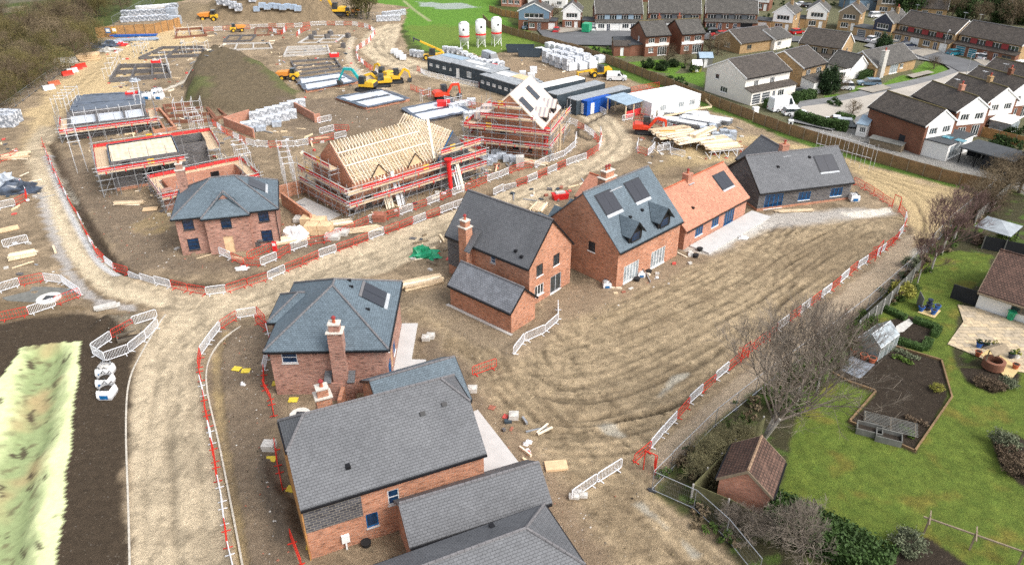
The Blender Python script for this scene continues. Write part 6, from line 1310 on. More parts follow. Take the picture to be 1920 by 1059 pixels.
for z in (1.5, 2.9): tubeobj('ledger', (0, 0, z), (1.2, 0, z), t); tubeobj('ledger', (0, 1.2, z), (1.2, 1.2, z), t)
m = MB(); m.box(0, .9, -.08, -.04, 1.8, 2.7); m.build('loading_gate', 'yellow', t); m = MB(); m.box(1.3, 2.4, -.08, -.04, 1.6, 2.4); m.build('guard_net', 'guard_net', t)
# ------------------------------------------------------------------ cabins, silos, plant
def cabin(a, b, depth, hgt, label, name='site_cabin', side='hut_side', top='hut_top', cat='cabin', extra=(), win=0, roofpanel=None, z=0., group='site cabins'):
    B_ = Bld(name, label, cat, a, b, 0., group); W = B_.W; r_ = B_.root; r_.location.z = z
    m = MB(); m.box(0, W, 0, depth, .1, hgt); m.build('wall', side, r_)
    m = MB(); m.box(-.06, W+.06, -.06, depth+.06, hgt+.003, hgt+.14); rf = m.build('roof', top, r_)
    for x in (0, W):
        for y in (0, depth): m = MB(); m.box(x-.08, x+.08, y-.08, y+.08, 0, hgt+.16); m.build('corner_post', side, r_)
    for i in range(win):
        x = W*(i+.5)/win; window(r_, V(x-.45, -.02, 1.3), V(1, 0, 0), V(0, -1, 0), .9, .5, 'pale3', False, .0)
    for k in extra:
        if k[0] == 'door': window(r_, V(W*k[1], -.02, .15), V(1, 0, 0), V(0, -1, 0), .95, 2.05, k[2], False, 0.)
        if k[0] == 'win': window(r_, V(W*k[1], -.02, 1.0), V(1, 0, 0), V(0, -1, 0), 1.3, 1.1, 'pale3', False, 0.)
        if k[0] == 'side': window(r_, V(-.02, depth*k[1]+1, .15), V(0, -1, 0), V(-1, 0, 0), .95, 2.05, k[2], False, 0.)
        if k[0] == 'panel': m = MB(); m.box(W*k[1], W*k[2], depth*k[3], depth*k[4], hgt+.145, hgt+.2); m.build('roof_panel', k[5], rf)
    return B_
cabin((803, 133), (866, 149), 6.0, 2.8, 'dark grey site cabin with pale blue roof, leftmost in the cabin row', win=5, extra=[('panel', .05, .95, .55, .98, 'sheet_blue')])
cabin((848, 145), (921, 165), 5.5, 3.0, 'long dark grey site cabin with white strips on its grey roof', extra=[('door', .12, 'doorw'), ('panel', .1, .5, .55, .8, 'white_paint'), ('panel', .5, .8, .2, .35, 'hut_white'), ('win', .4, '')])
cabin((900, 166), (966, 187), 6.5, 2.8, 'dark site cabin with sandy and grey roof panels behind the tall gabled house', win=6, extra=[('panel', .15, .5, .45, .8, 'white_paint'), ('panel', .5, .85, .55, .95, 'plywood')])
cabin((966, 176), (1000, 184), 3.0, 2.6, 'small dark cabin half hidden behind the battened roof house')
m = Bld('roof_canopy', 'flat red canopy roof between the site cabins', 'canopy', (900, 145), (924, 148)); q = MB(); q.box(0, m.W, 0, 2.6, 2.5, 2.6); q.build('canopy', 'net_red', m.root); [tubeobj('post', (x, y, 0), (x, y, 2.5), m.root, 'galv', .06) for x in (.1, m.W-.1) for y in (.1, 2.5)]
cabin((1010, 192), (1096, 172), 2.6, 2.6, 'long dark storage container with white roof, rearmost right of the tall gabled house', 'storage_container', top='hut_white', cat='container', group='storage containers')
cabin((1043, 208), (1132, 184), 2.6, 2.9, 'long dark storage container with pale grey roof in the middle of the container group', 'storage_container', cat='container', group='storage containers')
cabin((1080, 217), (1180, 192), 2.6, 2.7, 'dark storage container with streaked roof behind the blue container', 'storage_container', cat='container', group='storage containers')
cabin((1100, 218), (1143, 205), 2.6, 2.6, 'bright blue storage container beside the open timber shelter', 'storage_container', 'container_blue', 'container_blue', cat='container', extra=[('side', .3, 'doorw'), ('door', .15, 'doorw')], group='storage containers')
cabin((1220, 222), (1310, 204), 7.2, 2.7, 'large white welfare cabin with white flat roof beside the estate fence', 'welfare_cabin', 'hut_white', 'hut_white', extra=[('win', .18, ''), ('win', .55, ''), ('win', .78, ''), ('door', .05, 'doorw'), ('side', .3, 'doorw')])
B_ = Bld('timber_shelter', 'open timber post shelter with pale blue metal roof left of the white cabin', 'shelter', (1172, 223), (1201, 215)); W = B_.W
for x in (0, W/2, W):
    for y in (0, 4.6): m = MB(); m.box(x-.09, x+.09, y-.09, y+.09, 0, 2.6 if y == 0 else 2.9); m.build('post', 'timber', B_.root)
m = MB(); m.obox(V(-.4, -.4, 2.6), V(W+.8, 0, 0), V(0, 5.4, .35), V(0, 0, .1)); m.build('roof', 'sheet_blue', B_.root); m = MB(); m.box(.1, W-.1, -.08, -.03, .1, 1.3); m.build('red_screen', 'net_red', B_.root)
for i, (u, v) in enumerate([(1100, 0), (1, 1)][:0]): pass
for i, (u, v) in enumerate([(1188, 232), (1206, 222), (1221, 236), (1230, 228), (1216, 246)]):
    p = P(u, v); m = MB(); m.box(-.1, .1, -.1, .1, 0, 1.9); m.box(-.13, .13, -.13, .13, 1.9, 1.96); o = m.build('timber_post', 'timber_old'); o.location = p; tag(o, '%s bare timber post from the left between the shelter and the white cabin' % nth([0, 1, 3, 4, 2][i]), 'post', 'bare timber posts by the shelter')
# post and rail at the white cabin
board_fence('rail_fence', 'low post and rail fence around the right end of the white cabin', [(1244, 228), (1312, 212), (1334, 209), (1322, 196)], .35, 'timber', 2.0, z0=.7)
for k, (u, v) in enumerate(((871, 91), (902, 88), (931, 86))):
    p = P(u, v); t = thing('mortar_silo', '%s white mortar silo with a red band on lattice legs' % ('left', 'middle', 'right')[k], 'silo', p, .2*k, 'mortar silos'); z0, z1, r_ = 2.0+.1*k, 6.0+.3*k, 1.3
    m = MB(); n = 18; m.tube((0, 0, z0), (0, 0, z1), r_, n); m.tube((0, 0, z1), (0, 0, z1+.4), r_, n, r_*.55); m.build('tank', 'white_paint', t, True)
    m = MB(); m.tube((0, 0, 1.2), (0, 0, z0), .25, 12, r_*.98); m.build('cone', 'white_paint', t); m = MB(); m.tube((0, 0, z0+.85), (0, 0, z0+1.25), r_+.02, n); m.build('band', 'chute_red', t)
    for j in range(4):
        a = math.pi/4+j*math.pi/2; c, s_ = math.cos(a), math.sin(a); tubeobj('leg', (1.35*c, 1.35*s_, 0), (1.2*c, 1.2*s_, z0+.3), t, 'white_paint', .09)
        b = a+math.pi/2; tubeobj('brace', (1.35*c, 1.35*s_, .2), (1.25*math.cos(b), 1.25*math.sin(b), z0-.2), t, 'white_paint', .05)
    m = MB(); m.box(-.25, .25, -r_-.05, -r_+.02, z1-1.5, z1-1.0); m.build('emblem', 'steel_dark', t)
# machine parts
def wheel(parent, x, y, r_, w_, hub='steel_dark', name='wheel'):
    m = MB(); m.tube((x, y-w_/2, r_), (x, y+w_/2, r_), r_, 14); o = m.build(name, 'rubber', parent); m = MB(); m.tube((x, y-w_/2-.015, r_), (x, y+w_/2+.015, r_), r_*.55, 10); m.build('rim', hub, o); return o
def beam2(m, pts, w_, d0, d1, y=0.):
    for i in range(len(pts)-1):
        p, q = pts[i], pts[i+1]; a = d0+(d1-d0)*i/(len(pts)-1); b = d0+(d1-d0)*(i+1)/(len(pts)-1); dx, dz = q[0]-p[0], q[1]-p[1]; L = math.hypot(dx, dz); nx, nz = -dz/L, dx/L
        v = []
        for yy in (y-w_/2, y+w_/2): v += [(p[0]+nx*a/2, yy, p[1]+nz*a/2), (p[0]-nx*a/2, yy, p[1]-nz*a/2), (q[0]-nx*b/2, yy, q[1]-nz*b/2), (q[0]+nx*b/2, yy, q[1]+nz*b/2)]
        m.add(v, [(0, 1, 2, 3), (7, 6, 5, 4), (0, 4, 5, 1), (1, 5, 6, 2), (2, 6, 7, 3), (3, 7, 4, 0)])
def excavator(u, v, rot, label, body='yellow', arm='yellow', s=1.0, boom=((.9, 1.5), (2.6, 3.9), (4.2, 3.9)), stick=((4.2, 4.0), (5.6, 1.6)), z=0.):
    p = P(u, v); t = thing('excavator', label, 'excavator', (p.x, p.y, max(0, gz(p.x, p.y))+z), rot, 'excavators on the site'); t.scale = (s, s, s)
    for y in (-1.05, 1.05):
        m = MB(); pr = [(-1.7, .12), (-1.45, 0), (1.45, 0), (1.7, .12), (1.8, .4), (1.6, .72), (-1.6, .72), (-1.8, .4)]; m.extr(pr, y-.28, y+.28); tr = m.build('track', 'rubber', t)
        m = MB(); m.box(-1.3, 1.3, y-.30, y+.30, .22, .5); m.build('track_frame', 'steel_dark', tr)
    m = MB(); m.cyl(0, 0, .6, .95, .7, 12); m.box(-.8, .8, -.8, .8, .35, .62); m.build('undercarriage', 'steel_dark', t)
    m = MB(); m.extr([(-2.1, 1.0), (1.0, 1.0), (1.0, 1.45), (-.3, 1.5), (-.4, 1.95), (-1.8, 1.95), (-2.15, 1.6)], -1.15, 1.15); m.build('body', body, t)
    m = MB(); m.box(-2.2, -1.6, -1.1, 1.1, .98, 1.7); m.build('counterweight', body if body != 'yellow' else 'steel_dark', t)
    m = MB(); m.extr([(-.35, 1.46), (.95, 1.46), (.98, 2.0), (.75, 2.85), (-.35, 2.85)], .25, 1.12); c = m.build('cab', 'glass', t); m = MB(); m.box(-.4, .82, .2, 1.17, 2.86, 2.95); m.build('cab_roof', 'steel_dark', c)
    for x in (-.36, .8): m = MB(); m.box(x, x+.07, .22, .3, 1.46, 2.86); m.build('cab_pillar', 'steel_dark', c)
    m = MB(); beam2(m, boom, .34, .5, .5, -.25); m.build('boom', arm, t); m = MB(); beam2(m, stick, .26, .42, .26, -.25); m.build('stick', arm, t)
    e = stick[-1]; m = MB(); m.extr([(e[0]-.25, e[1]+.1), (e[0]+.35, e[1]+.05), (e[0]+.25, e[1]-.7), (e[0]-.5, e[1]-.85), (e[0]-.75, e[1]-.4)], -.7, .2); m.build('bucket', 'steel_dark', t)
    m = MB(); b = boom[1]; m.tube((.9, -.25, 1.3), (b[0]*.8, -.25, b[1]*.8), .07, 6); m.tube((b[0]+.2, -.25, b[1]+.35), (stick[0][0]+.1, -.25, stick[0][1]+.25), .06, 6); m.build('hydraulic_ram', 'steel_pale', t)
    return t
TS = ((3.9, 3.9), (4.9, 1.0))
excavator(686, 170, math.pi*.93, 'yellow excavator with a raised teal arm digging beside the membrane foundation', 'yellow', 'machine_teal', 1.05)
excavator(717, 162, math.pi*1.08, 'yellow excavator in the middle of the machine cluster, arm folded down over the mud', 'yellow', 'yellow', .95, ((.9, 1.5), (2.2, 2.9), (3.6, 2.5)), ((3.6, 2.6), (4.3, .9)))
excavator(742, 155, .2, 'yellow excavator at the right of the machine cluster with rounded rear', 'yellow', 'yellow', .95, ((.9, 1.5), (2.0, 3.0), (3.0, 2.4)), ((3.0, 2.5), (3.3, .9)))
excavator(722, 148, 2.6, 'yellow loader excavator rearmost in the machine cluster', 'yellow', 'yellow', .9, ((.9, 1.5), (2.0, 3.2), (3.0, 2.9)), ((3.0, 3.0), (3.6, 1.2)))
excavator(832, 187, .35, 'red mini excavator with black cab in the trench behind the tall gabled house', 'machine_red', 'machine_red', .95, ((.9, 1.5), (1.8, 3.0), (3.2, 3.0)), ((3.2, 3.1), (3.5, 1.0)))
excavator(1208, 250, -.15, 'orange red mini excavator with bent arm beside the board pile', 'machine_red', 'machine_red', .95, ((.9, 1.5), (2.0, 3.0), (3.6, 2.6)), ((3.6, 2.7), (3.9, .5)))
excavator(634, 36, math.pi, 'yellow excavator with upright boom at the foot of the far spoil heap', 'yellow', 'yellow', 1.25, ((.9, 1.5), (2.2, 4.2), (3.4, 4.4)), ((3.4, 4.5), (4.0, 1.4)))
def telehandler(u, v, rot, label, ang):
    p = P(u, v); t = thing('telehandler', label, 'telehandler', p, rot, 'yellow telehandlers')
    for x in (-1.5, 1.5):
        for y in (-1.0, 1.0): wheel(t, x, y, .65, .45, 'yellow')
    m = MB(); m.extr([(-2.5, .7), (2.1, .7), (2.2, 1.2), (.6, 1.35), (-1.2, 1.5), (-2.4, 1.9), (-2.7, 1.3)], -.75, .75); m.build('body', 'yellow', t)
    m = MB(); m.extr([(-.7, 1.2), (.9, 1.2), (.7, 2.55), (-.6, 2.55)], .1, .95); c = m.build('cab', 'glass', t); m = MB(); m.box(-.65, .75, .06, 1.0, 2.56, 2.66); m.build('cab_roof', 'steel_dark', c)
    o = (-2.2, 1.9); L = 5.6; e = (o[0]+L*math.cos(ang), o[1]+L*math.sin(ang)); m = MB(); beam2(m, (o, e), .36, .42, .38, -.35); m.build('boom', 'yellow', t)
    m = MB(); f = (e[0]+1.6*math.cos(ang), e[1]+1.6*math.sin(ang)); beam2(m, (e, f), .26, .28, .28, -.35); m.box(f[0]-.1, f[0]+.1, -.9, .3, f[1]-.7, f[1]+.2); m.build('fork_carriage', 'steel_dark' if ang > .2 else 'yellow', t)
    return t
telehandler(812, 112, math.pi, 'yellow telehandler with its long boom raised by the white bundles', .42); telehandler(1124, 144, math.pi*1.07, 'yellow telehandler with lowered boom beside the white van', -.12)
def dumper(u, v, rot, label, big=1.0):
    p = P(u, v); t = thing('dump_truck', label, 'dump truck', p, rot, 'yellow dump trucks'); t.scale = (big,)*3
    for x in (-1.3, 1.2):
        for y in (-.9, .9): wheel(t, x, y, .6, .45, 'yellow')
    m = MB(); m.box(-2.1, 1.9, -.5, .5, .6, .95); m.build('chassis', 'steel_dark', t)
    m = MB(); m.extr([(-.1, 1.1), (1.6, 1.0), (2.5, 1.7), (2.3, 1.8), (-.3, 2.0)], -1.0, 1.0); m.build('skip', 'orange', t)
    m = MB(); m.extr([(-2.2, .8), (-.4, .8), (-.5, 1.5), (-2.1, 1.5)], -.8, .8); m.build('body', 'yellow', t); m = MB(); m.box(-1.5, -.6, -.6, .6, 1.5, 2.5); m.build('cab', 'glass', t)
    return t
dumper(542, 150, math.pi, 'orange yellow site dumper at the foot of the mound'); dumper(394, 40, math.pi, 'yellow articulated dump truck beside the far wrapped pallets', 1.25); dumper(660, 30, .3, 'yellow dump truck parked right of the far excavator', 1.0); dumper(446, 60, .4, 'small yellow machine on the far sandy plot', .9)
p = P(1250, 262); t = thing('fuel_tank', 'bright orange towable fuel tank behind the board pile', 'fuel tank', p, .1); m = MB(); m.tube((-1.3, 0, 1.1), (1.3, 0, 1.1), .55, 12); m.build('tank', 'orange', t); m = MB(); m.box(-1.5, 1.5, -.5, .5, .4, .55); m.build('frame', 'steel_dark', t); wheel(t, -.5, -.6, .35, .25); wheel(t, -.5, .6, .35, .25)
m = MB(); m.box(-1.2, 1.2, -.8, .8, 0, 1.3); m.box(-1.25, 1.25, -.85, .85, 1.303, 1.42); o = m.build('red_crate', 'chute_red'); place(o, P(832, 203), .1); tag(o, 'red box crate below the red mini excavator', 'crate')
for i, (u, v, l, c) in enumerate([(627, 107, 'small red generator right of the grey footing grid', 'chute_red'), (294, 120, 'red skid unit behind the dark block footings', 'chute_red'), (1050, 372, 'red tub with white rubble left behind the dormer house', 'chute_red'), (248, 180, 'low red pallet truck on the sandy track', 'chute_red')]):
    m = MB(); m.extr([(-1, 0), (1, 0), (1.15, .8), (-1.15, .8)], -.6, .6); m.box(-.7, .7, -.4, .4, .803, 1.0, 1); o = m.build('site_tub', [c, 'slab_stone']); place(o, P(u, v), .3); tag(o, l, 'tub')
for i, (u, v, w_, a) in enumerate([(975, 98, 7, -.05), (993, 106, 6, -.05)]):
    p = P(u, v); t = thing('skip_bin', '%s rusty open steel skip beside the white wrapped blocks' % ('rear', 'front')[i], 'skip', p, a, 'steel skips'); m = MB()
    pr = [(-w_/2, 1.7), (-w_/2+.5, 0), (w_/2-.5, 0), (w_/2, 1.7), (w_/2-.12, 1.7), (w_/2-.6, .12), (-w_/2+.6, .12), (-w_/2+.12, 1.7)]
    m.extr(pr, -1.1, 1.1); m.add([(-w_/2, -1.1, 1.7), (-w_/2+.5, -1.1, 0), (w_/2-.5, -1.1, 0), (w_/2, -1.1, 1.7)], [(0, 1, 2, 3)]); m.add([(-w_/2, 1.1, 1.7), (-w_/2+.5, 1.1, 0), (w_/2-.5, 1.1, 0), (w_/2, 1.1, 1.7)], [(0, 1, 2, 3)]); m.build('shell', 'hut_grey', t); m = MB(); m.box(-w_/2+.6, w_/2-.6, -1, 1, .15, 1.2); m.build('load', 'bark', t)
# ------------------------------------------------------------------ road vehicles
def car(u, v, rot, label, col, kind='hatch', group='cars on the housing estate', s=1.0):
    p = P(u, v); van = kind in ('van', 'bigvan', 'camper'); t = thing('van' if van else 'parked_car', label, 'van' if van else 'car', p, rot, group); t.scale = (s, s, s)
    L, Wd, Hh_ = {'hatch': (4.0, 1.7, 1.46), 'estate': (4.7, 1.8, 1.5), 'saloon': (4.5, 1.76, 1.42), 'suv': (4.5, 1.85, 1.68), 'van': (4.4, 1.8, 1.85), 'bigvan': (5.4, 2.0, 2.5), 'camper': (5.6, 2.1, 2.75)}[kind]
    h_ = L/2; b = Wd/2; zb, zs = .28, (.88 if not van else 1.05)
    prof = {'hatch': [(.98, .55), (.96, .72), (.48, .92), (-.95, .95), (-1, .6)], 'estate': [(.98, .5), (.95, .7), (.45, .88), (-.96, .92), (-1, .6)], 'saloon': [(.98, .5), (.95, .7), (.42, .88), (-.62, .92), (-.97, .88), (-1, .55)], 'suv': [(.98, .6), (.95, .85), (.5, 1.0), (-.97, 1.02), (-1, .6)], 'van': [(.98, .55), (.95, .85), (.62, 1.05), (-.98, 1.1), (-1, .6)], 'bigvan': [(.98, .6), (.95, 1.0), (.72, 1.2), (-.98, 1.25), (-1, .6)], 'camper': [(.98, .6), (.95, 1.0), (.72, 1.2), (-.98, 1.25), (-1, .6)]}[kind]
    cab = {'hatch': [(.50, 0), (.18, 1), (-.72, .97), (-.97, 0)], 'estate': [(.47, 0), (.18, 1), (-.86, .95), (-.98, 0)], 'saloon': [(.44, 0), (.14, 1), (-.42, .97), (-.68, 0)], 'suv': [(.52, 0), (.25, 1), (-.82, .98), (-.98, 0)], 'van': [(.64, 0), (.30, 1), (-.97, 1), (-.985, 0)], 'bigvan': [(.74, 0), (.5, 1), (-.97, 1), (-.985, 0)], 'camper': [(.74, 0), (.42, 1), (-.97, 1), (-.985, 0)]}[kind]
    def loft(m, rows, mi=0):
        v = [];
        for x, z, y in rows: v += [(x, -y, z), (x, y, z)]
        n = len(rows); fs = [tuple(2*i for i in range(n)), tuple(2*i+1 for i in reversed(range(n)))]+[(2*i, 2*i+1, 2*((i+1) % n)+1, 2*((i+1) % n)) for i in range(n)]; m.add(v, fs, mi)
    m = MB(); rows = [(-h_*.98, zb, b*.94), (h_*.96, zb, b*.9)]+[(x*h_, z, b*(.93 if abs(x) > .9 else 1)) for x, z in prof]; loft(m, rows)
    zz = prof[2][1]; dz = Hh_-zz; m.build('body', col, t, False)
    m = MB(); rows = [(x*h_, zz+.0+dz*k*.86-(.02 if k == 0 else 0), b*(.95-.14*k)) for x, k in cab]; loft(m, rows); g_ = m.build('windows', 'glass' if not van else col, t)
    m = MB(); r2 = [(x*h_, zz+dz*.86, b*.815) for x, k in cab if k > .5]; r3 = [(x*h_*.97, Hh_, b*.72) for x, k in cab if k > .5]
    v = [(x, sg*y, z) for x, z, y in r2 for sg in (-1, 1)]+[(x, sg*y, z) for x, z, y in r3 for sg in (-1, 1)]; m.add(v, [(4, 6, 7, 5), (0, 2, 6, 4), (1, 5, 7, 3), (0, 4, 5, 1), (2, 3, 7, 6)]); m.build('roof', col, t)
    if van:
        m = MB(); a, c = cab[0], cab[1]; e = .015
        x0, x1, z0_, z1_ = a[0]*h_, c[0]*h_, zz, zz+dz*.86; m.quad((x0-(x0-x1)*.1+.03, -b*.86, z0_+(z1_-z0_)*.1+.02), (x0-(x0-x1)*.1+.03, b*.86, z0_+(z1_-z0_)*.1+.02), (x1+.03, b*.78, z1_+.0), (x1+.03, -b*.78, z1_)); 
        for sg in (-1, 1): y0, y1 = sg*b*.953, sg*b*.86; m.quad((x0-.5, y0, z0_+.1), (x1-.55, y0, z0_+.1), (x1-.5, y1, z1_-.1), (x1-.12, y1, z1_-.1))
        m.build('windscreen', 'glass', t)
    for x in (-.62, .62):
        for y in (-b+.08, b-.08): wheel(t, x*h_, y, .33, .2, 'steel_pale')
    for sg in (-1, 1):
        m = MB(); m.box(h_*.955, h_*.985, sg*b*.72-.16, sg*b*.72+.16, prof[0][1]+.02, prof[0][1]+.15); m.build('headlight', 'steel_pale', t)
        m = MB(); m.box(-h_-.01, -h_+.05, sg*b*.75-.12, sg*b*.75+.12, prof[-1][1]+.08, prof[-1][1]+.3); m.build('tail_light', 'pot_red', t)
    return t
car(1156, 151, -.1, 'small white van parked on the site beside the yellow telehandler', 'car_white', 'van', 'vans on the site'); car(920, 118, -1.0, 'grey panel van with red rear marks parked in the yard by wrapped stacks', 'car_silver', 'bigvan', 'vans on the site')
car(1628, 160, math.pi*.96, 'blue grey estate car on the driveway below the bungalow', 'car_bluegrey', 'estate')
car(1578, 168, math.pi*.97, 'white people carrier half hidden behind the dark conifer', 'car_white', 'suv'); car(1532, 172, .15, 'white car parked left of the dark conifer', 'car_white', 'hatch'); car(1496, 176, .1, 'black low car beside the clipped hedge', 'car_black', 'saloon')
car(1466, 207, .35, 'white camper van with raised roof behind the estate fence', 'car_white', 'camper'); car(1490, 216, .1, 'white estate car in front of the camper van', 'car_white', 'estate')
car(1590, 238, -.35, 'silver car behind the estate fence beside the long hedge', 'car_silver', 'estate'); car(1570, 232, -.35, 'white car behind the long hedge left of the silver car', 'car_white', 'saloon')
car(1675, 85, .15, 'gold silver saloon left of the dark blue car before the yellow brick terrace', 'car_gold', 'saloon'); car(1701, 89, .15, 'dark navy hatchback before the yellow brick terrace', 'car_navy', 'hatch'); car(1634, 78, .7, 'white hatchback in the drive before the navy clad house', 'car_white', 'hatch')
car(1788, 104, .3, 'teal hatchback before the green garage door', 'car_teal', 'hatch'); car(1848, 113, .4, 'white compact car on the drive of the far right terrace', 'car_white', 'suv'); car(1874, 119, .35, 'black saloon right of the white compact car', 'car_black', 'saloon'); car(1914, 127, .5, 'white car cut by the right edge', 'car_white', 'suv')
car(1348, 69, math.pi, 'bright red estate car on the far road', 'car_red', 'estate'); car(1337, 61, .1, 'black car behind the bright red estate car', 'car_black', 'hatch'); car(1386, 62, .15, 'grey hatchback in front of the far right brick terrace', 'car_grey', 'hatch'); car(1408, 62, 1.3, 'black hatchback beside the grey hatchback', 'car_black', 'hatch')
car(1043, 61, 1.4, 'dark red hatchback on the cul-de-sac drive', 'car_red', 'hatch'); car(993, 55, .2, 'dark blue grey car beside the cul-de-sac fence', 'car_bluegrey', 'saloon'); car(1113, 58, 1.4, 'white car beside the green horse trailer', 'car_white', 'hatch'); car(1194, 54, .2, 'white hatchback before the pale blue terrace', 'car_white', 'hatch')
car(1436, 62, 1.2, 'red and white car by the far garage', 'car_red', 'hatch'); car(1462, 66, .2, 'white saloon in front of the far white gabled house', 'car_white', 'saloon'); car(1503, 12, .1, 'white car at the top of the estate', 'car_white', 'saloon'); car(1516, 14, .2, 'black car at the top of the estate', 'car_black', 'saloon'); car(1532, 17, .3, 'silver car at the top of the estate', 'car_silver', 'hatch'); car(1642, 33, .2, 'white car between the far brown gabled houses', 'car_white', 'suv'); car(1494, 64, .4, 'dark red car in the far garage mouth', 'car_red', 'hatch')
p = P(1100, 62); t = thing('horse_trailer', 'dark green horse trailer parked on the cul-de-sac', 'trailer', p, 1.2); m = MB(); m.extr([(-1.6, .5), (1.6, .5), (1.6, 1.8), (1.2, 2.6), (-1.6, 2.6)], -1, 1); m.build('body', 'leaf_dark' if 0 else 'tarp_green', t); wheel(t, 0, -1, .35, .2); wheel(t, 0, 1, .35, .2)
# ------------------------------------------------------------------ housing estate: roads, pavements, houses
def sheet(name, pts, mat, z, label=None, cat=None):
    m = MB(); q = [P(u, v, z) for u, v in pts]; m.poly([tuple(p) for p in q]); o = m.build(name, mat)
    if label: tag(o, label, cat)
    else: struct(o)
    return o
sheet('pavement', [(1478, 226), (1500, 190), (1560, 182), (1640, 164), (1700, 152), (1752, 140), (1782, 130), (1766, 118), (1700, 108), (1620, 86), (1640, 76), (1760, 104), (1830, 128), (1940, 148), (1960, 180), (1840, 168), (1790, 180), (1720, 188), (1660, 208), (1600, 232), (1560, 244)], 'pavement', .30)
sheet('road', [(1486, 220), (1504, 200), (1560, 193), (1650, 174), (1712, 160), (1760, 148), (1800, 134), (1880, 130), (1940, 150), (1960, 170), (1840, 158), (1780, 164), (1712, 178), (1650, 200), (1600, 222), (1556, 236)], 'road_concrete', .36)
sheet('side_road', [(1800, 135), (1780, 124), (1700, 98), (1630, 80), (1560, 66), (1568, 60), (1640, 74), (1740, 92), (1800, 108), (1880, 128), (1940, 143), (1950, 152), (1880, 131)], 'asphalt', .42)
sheet('far_road', [(1005, 54), (1060, 47), (1160, 56), (1330, 62), (1460, 66), (1560, 72), (1555, 80), (1440, 76), (1330, 74), (1180, 72), (1160, 86), (1080, 84), (1020, 70)], 'asphalt', .34)
for k, q in enumerate(([(1606, 166), (1655, 158), (1672, 165), (1636, 174)], [(1700, 96), (1740, 90), (1765, 96), (1730, 106)], [(1700, 141), (1740, 132), (1752, 136), (1712, 146)], [(1825, 112), (1858, 108), (1885, 120), (1850, 126)], [(1005, 52), (1060, 46), (1100, 56), (1050, 62)])):
    sheet('driveway', q, 'drive', .46+.006*k)
def leanto(B_, x0, x1, y, dep, z0, z1, roof, wall, ops=()):
    m = MB(); a = [V(x0-.2, y-dep-.2, z0), V(x1+.2, y-dep-.2, z0), V(x1+.2, y, z1), V(x0-.2, y, z1)]; m.add(a+[p+V(0, 0, .12) for p in a], [(0, 1, 2, 3), (4, 5, 6, 7), (0, 1, 5, 4), (1, 2, 6, 5), (2, 3, 7, 6), (3, 0, 4, 7)]); m.build('porch_roof', roof, B_.root)
    m = MB(); hs = [(c-w_/2, w_, s_, h_) for c, w_, s_, h_, st in ops]; wallface(m, V(x0, y-dep, 0), V(1, 0, 0), V(0, -1, 0), x1-x0, z0-.02, hs)
    for x in (x0, x1): m.poly([V(x, y-dep, 0), V(x, y, 0), V(x, y, z1-.02), V(x, y-dep, z0-.02)])
    m.build('porch_wall', wall, B_.root)
    for c, w_, s_, h_, st in ops: window(B_.root, V(x0+c-w_/2, y-dep, s_), V(1, 0, 0), V(0, -1, 0), w_, h_, st, False)
def aerial(B_, x, y, z):
    m = MB(); m.tube((x, y, z), (x, y, z+1.8), .03, 4); m.tube((x-.5, y, z+1.7), (x+.6, y, z+1.7), .02, 4)
    for i in range(5): m.tube((x-.4+.2*i, y-.3, z+1.7), (x-.4+.2*i, y+.3, z+1.7), .015, 3)
    m.build('aerial', 'galv', B_.root)
def terrace(a, b, D, label, wall='brick_old', roof='tile_old', panel='car_grey', low=None, h=4.6, rise=2.6, z=0, ridge='ridge_grey', gcol=None, porchwall=None):
    """pair of semis: upper window band above a long lean-to tile roof"""
    B_ = Bld('semi_detached_houses', label, 'house', a, b, z, 'far semi detached houses'); B_.fine = False; W = B_.W; ops = [(W*(i+.5)/4, W*.17, 2.95, 1.15, 'white3') for i in range(4)]
    B_.block(0, W, 0, D, h, rise, 'x', 0, 0, .35, wall, roof, {'f': ops, 'r': [(D*.5, .9, 3.0, 1.0, 'white1')], 'l': [(D*.5, .9, 3.0, 1.0, 'white1')]}, ridge=ridge, gut=None, barge=gcol or 'white_paint')
    m = MB(); [m.box(W*(i+1)/4-W*.055, W*(i+1)/4+W*.055, -.06, -.004, 2.85, 4.2) for i in range(3)]; m.build('cladding', panel, B_.root)
    lo = low or [(W*.12, 1.8, .9, 1.2, 'white3'), (W*.27, 1.0, .1, 2.0, 'doorb'), (W*.42, 2.4, .1, 2.1, 'garage'), (W*.63, 1.8, .9, 1.2, 'white3'), (W*.78, 1.0, .1, 2.0, 'doorb'), (W*.91, 1.9, .1, 2.1, 'garage')]
    leanto(B_, 0, W, 0, 1.6, 2.35, 2.95, roof, porchwall or wall, lo); aerial(B_, W*.1, D*.5, h+rise); aerial(B_, W*.92, D*.5, h+rise); return B_
terrace((1115, 58), (1203, 58), 7.5, 'far brick terrace pair with pale blue painted left half', porchwall='white_render', panel='sheet_blue')
terrace((1214, 56), (1311, 58), 7.5, 'far brick terrace pair between the pale blue one and the right one', panel='car_grey')
terrace((1320, 56), (1416, 59), 7.5, 'far brick terrace pair right of the middle one, black garage at its right end', low=[(1.6, 2.6, .9, 1.2, 'white3'), (4.0, 1.0, .1, 2, 'doorb'), (6.0, .6, 1, 1, 'white1'), (8, 1.0, .1, 2, 'doorb'), (11, 3.2, .1, 2.2, 'open')])
terrace((1492, 118), (1570, 130), 8.5, 'brown roofed semi pair with yellow brick gable and striped awning', 'brick_yellow', 'tile_brown', 'car_red' if 0 else 'timber_old', porchwall='white_render')
terrace((1676, 78), (1782, 100), 8, 'long semi pair with yellow brick right gable and four white upper windows', 'brick_yellow', 'tile_brown', 'pot_red', porchwall='brick_yellow')
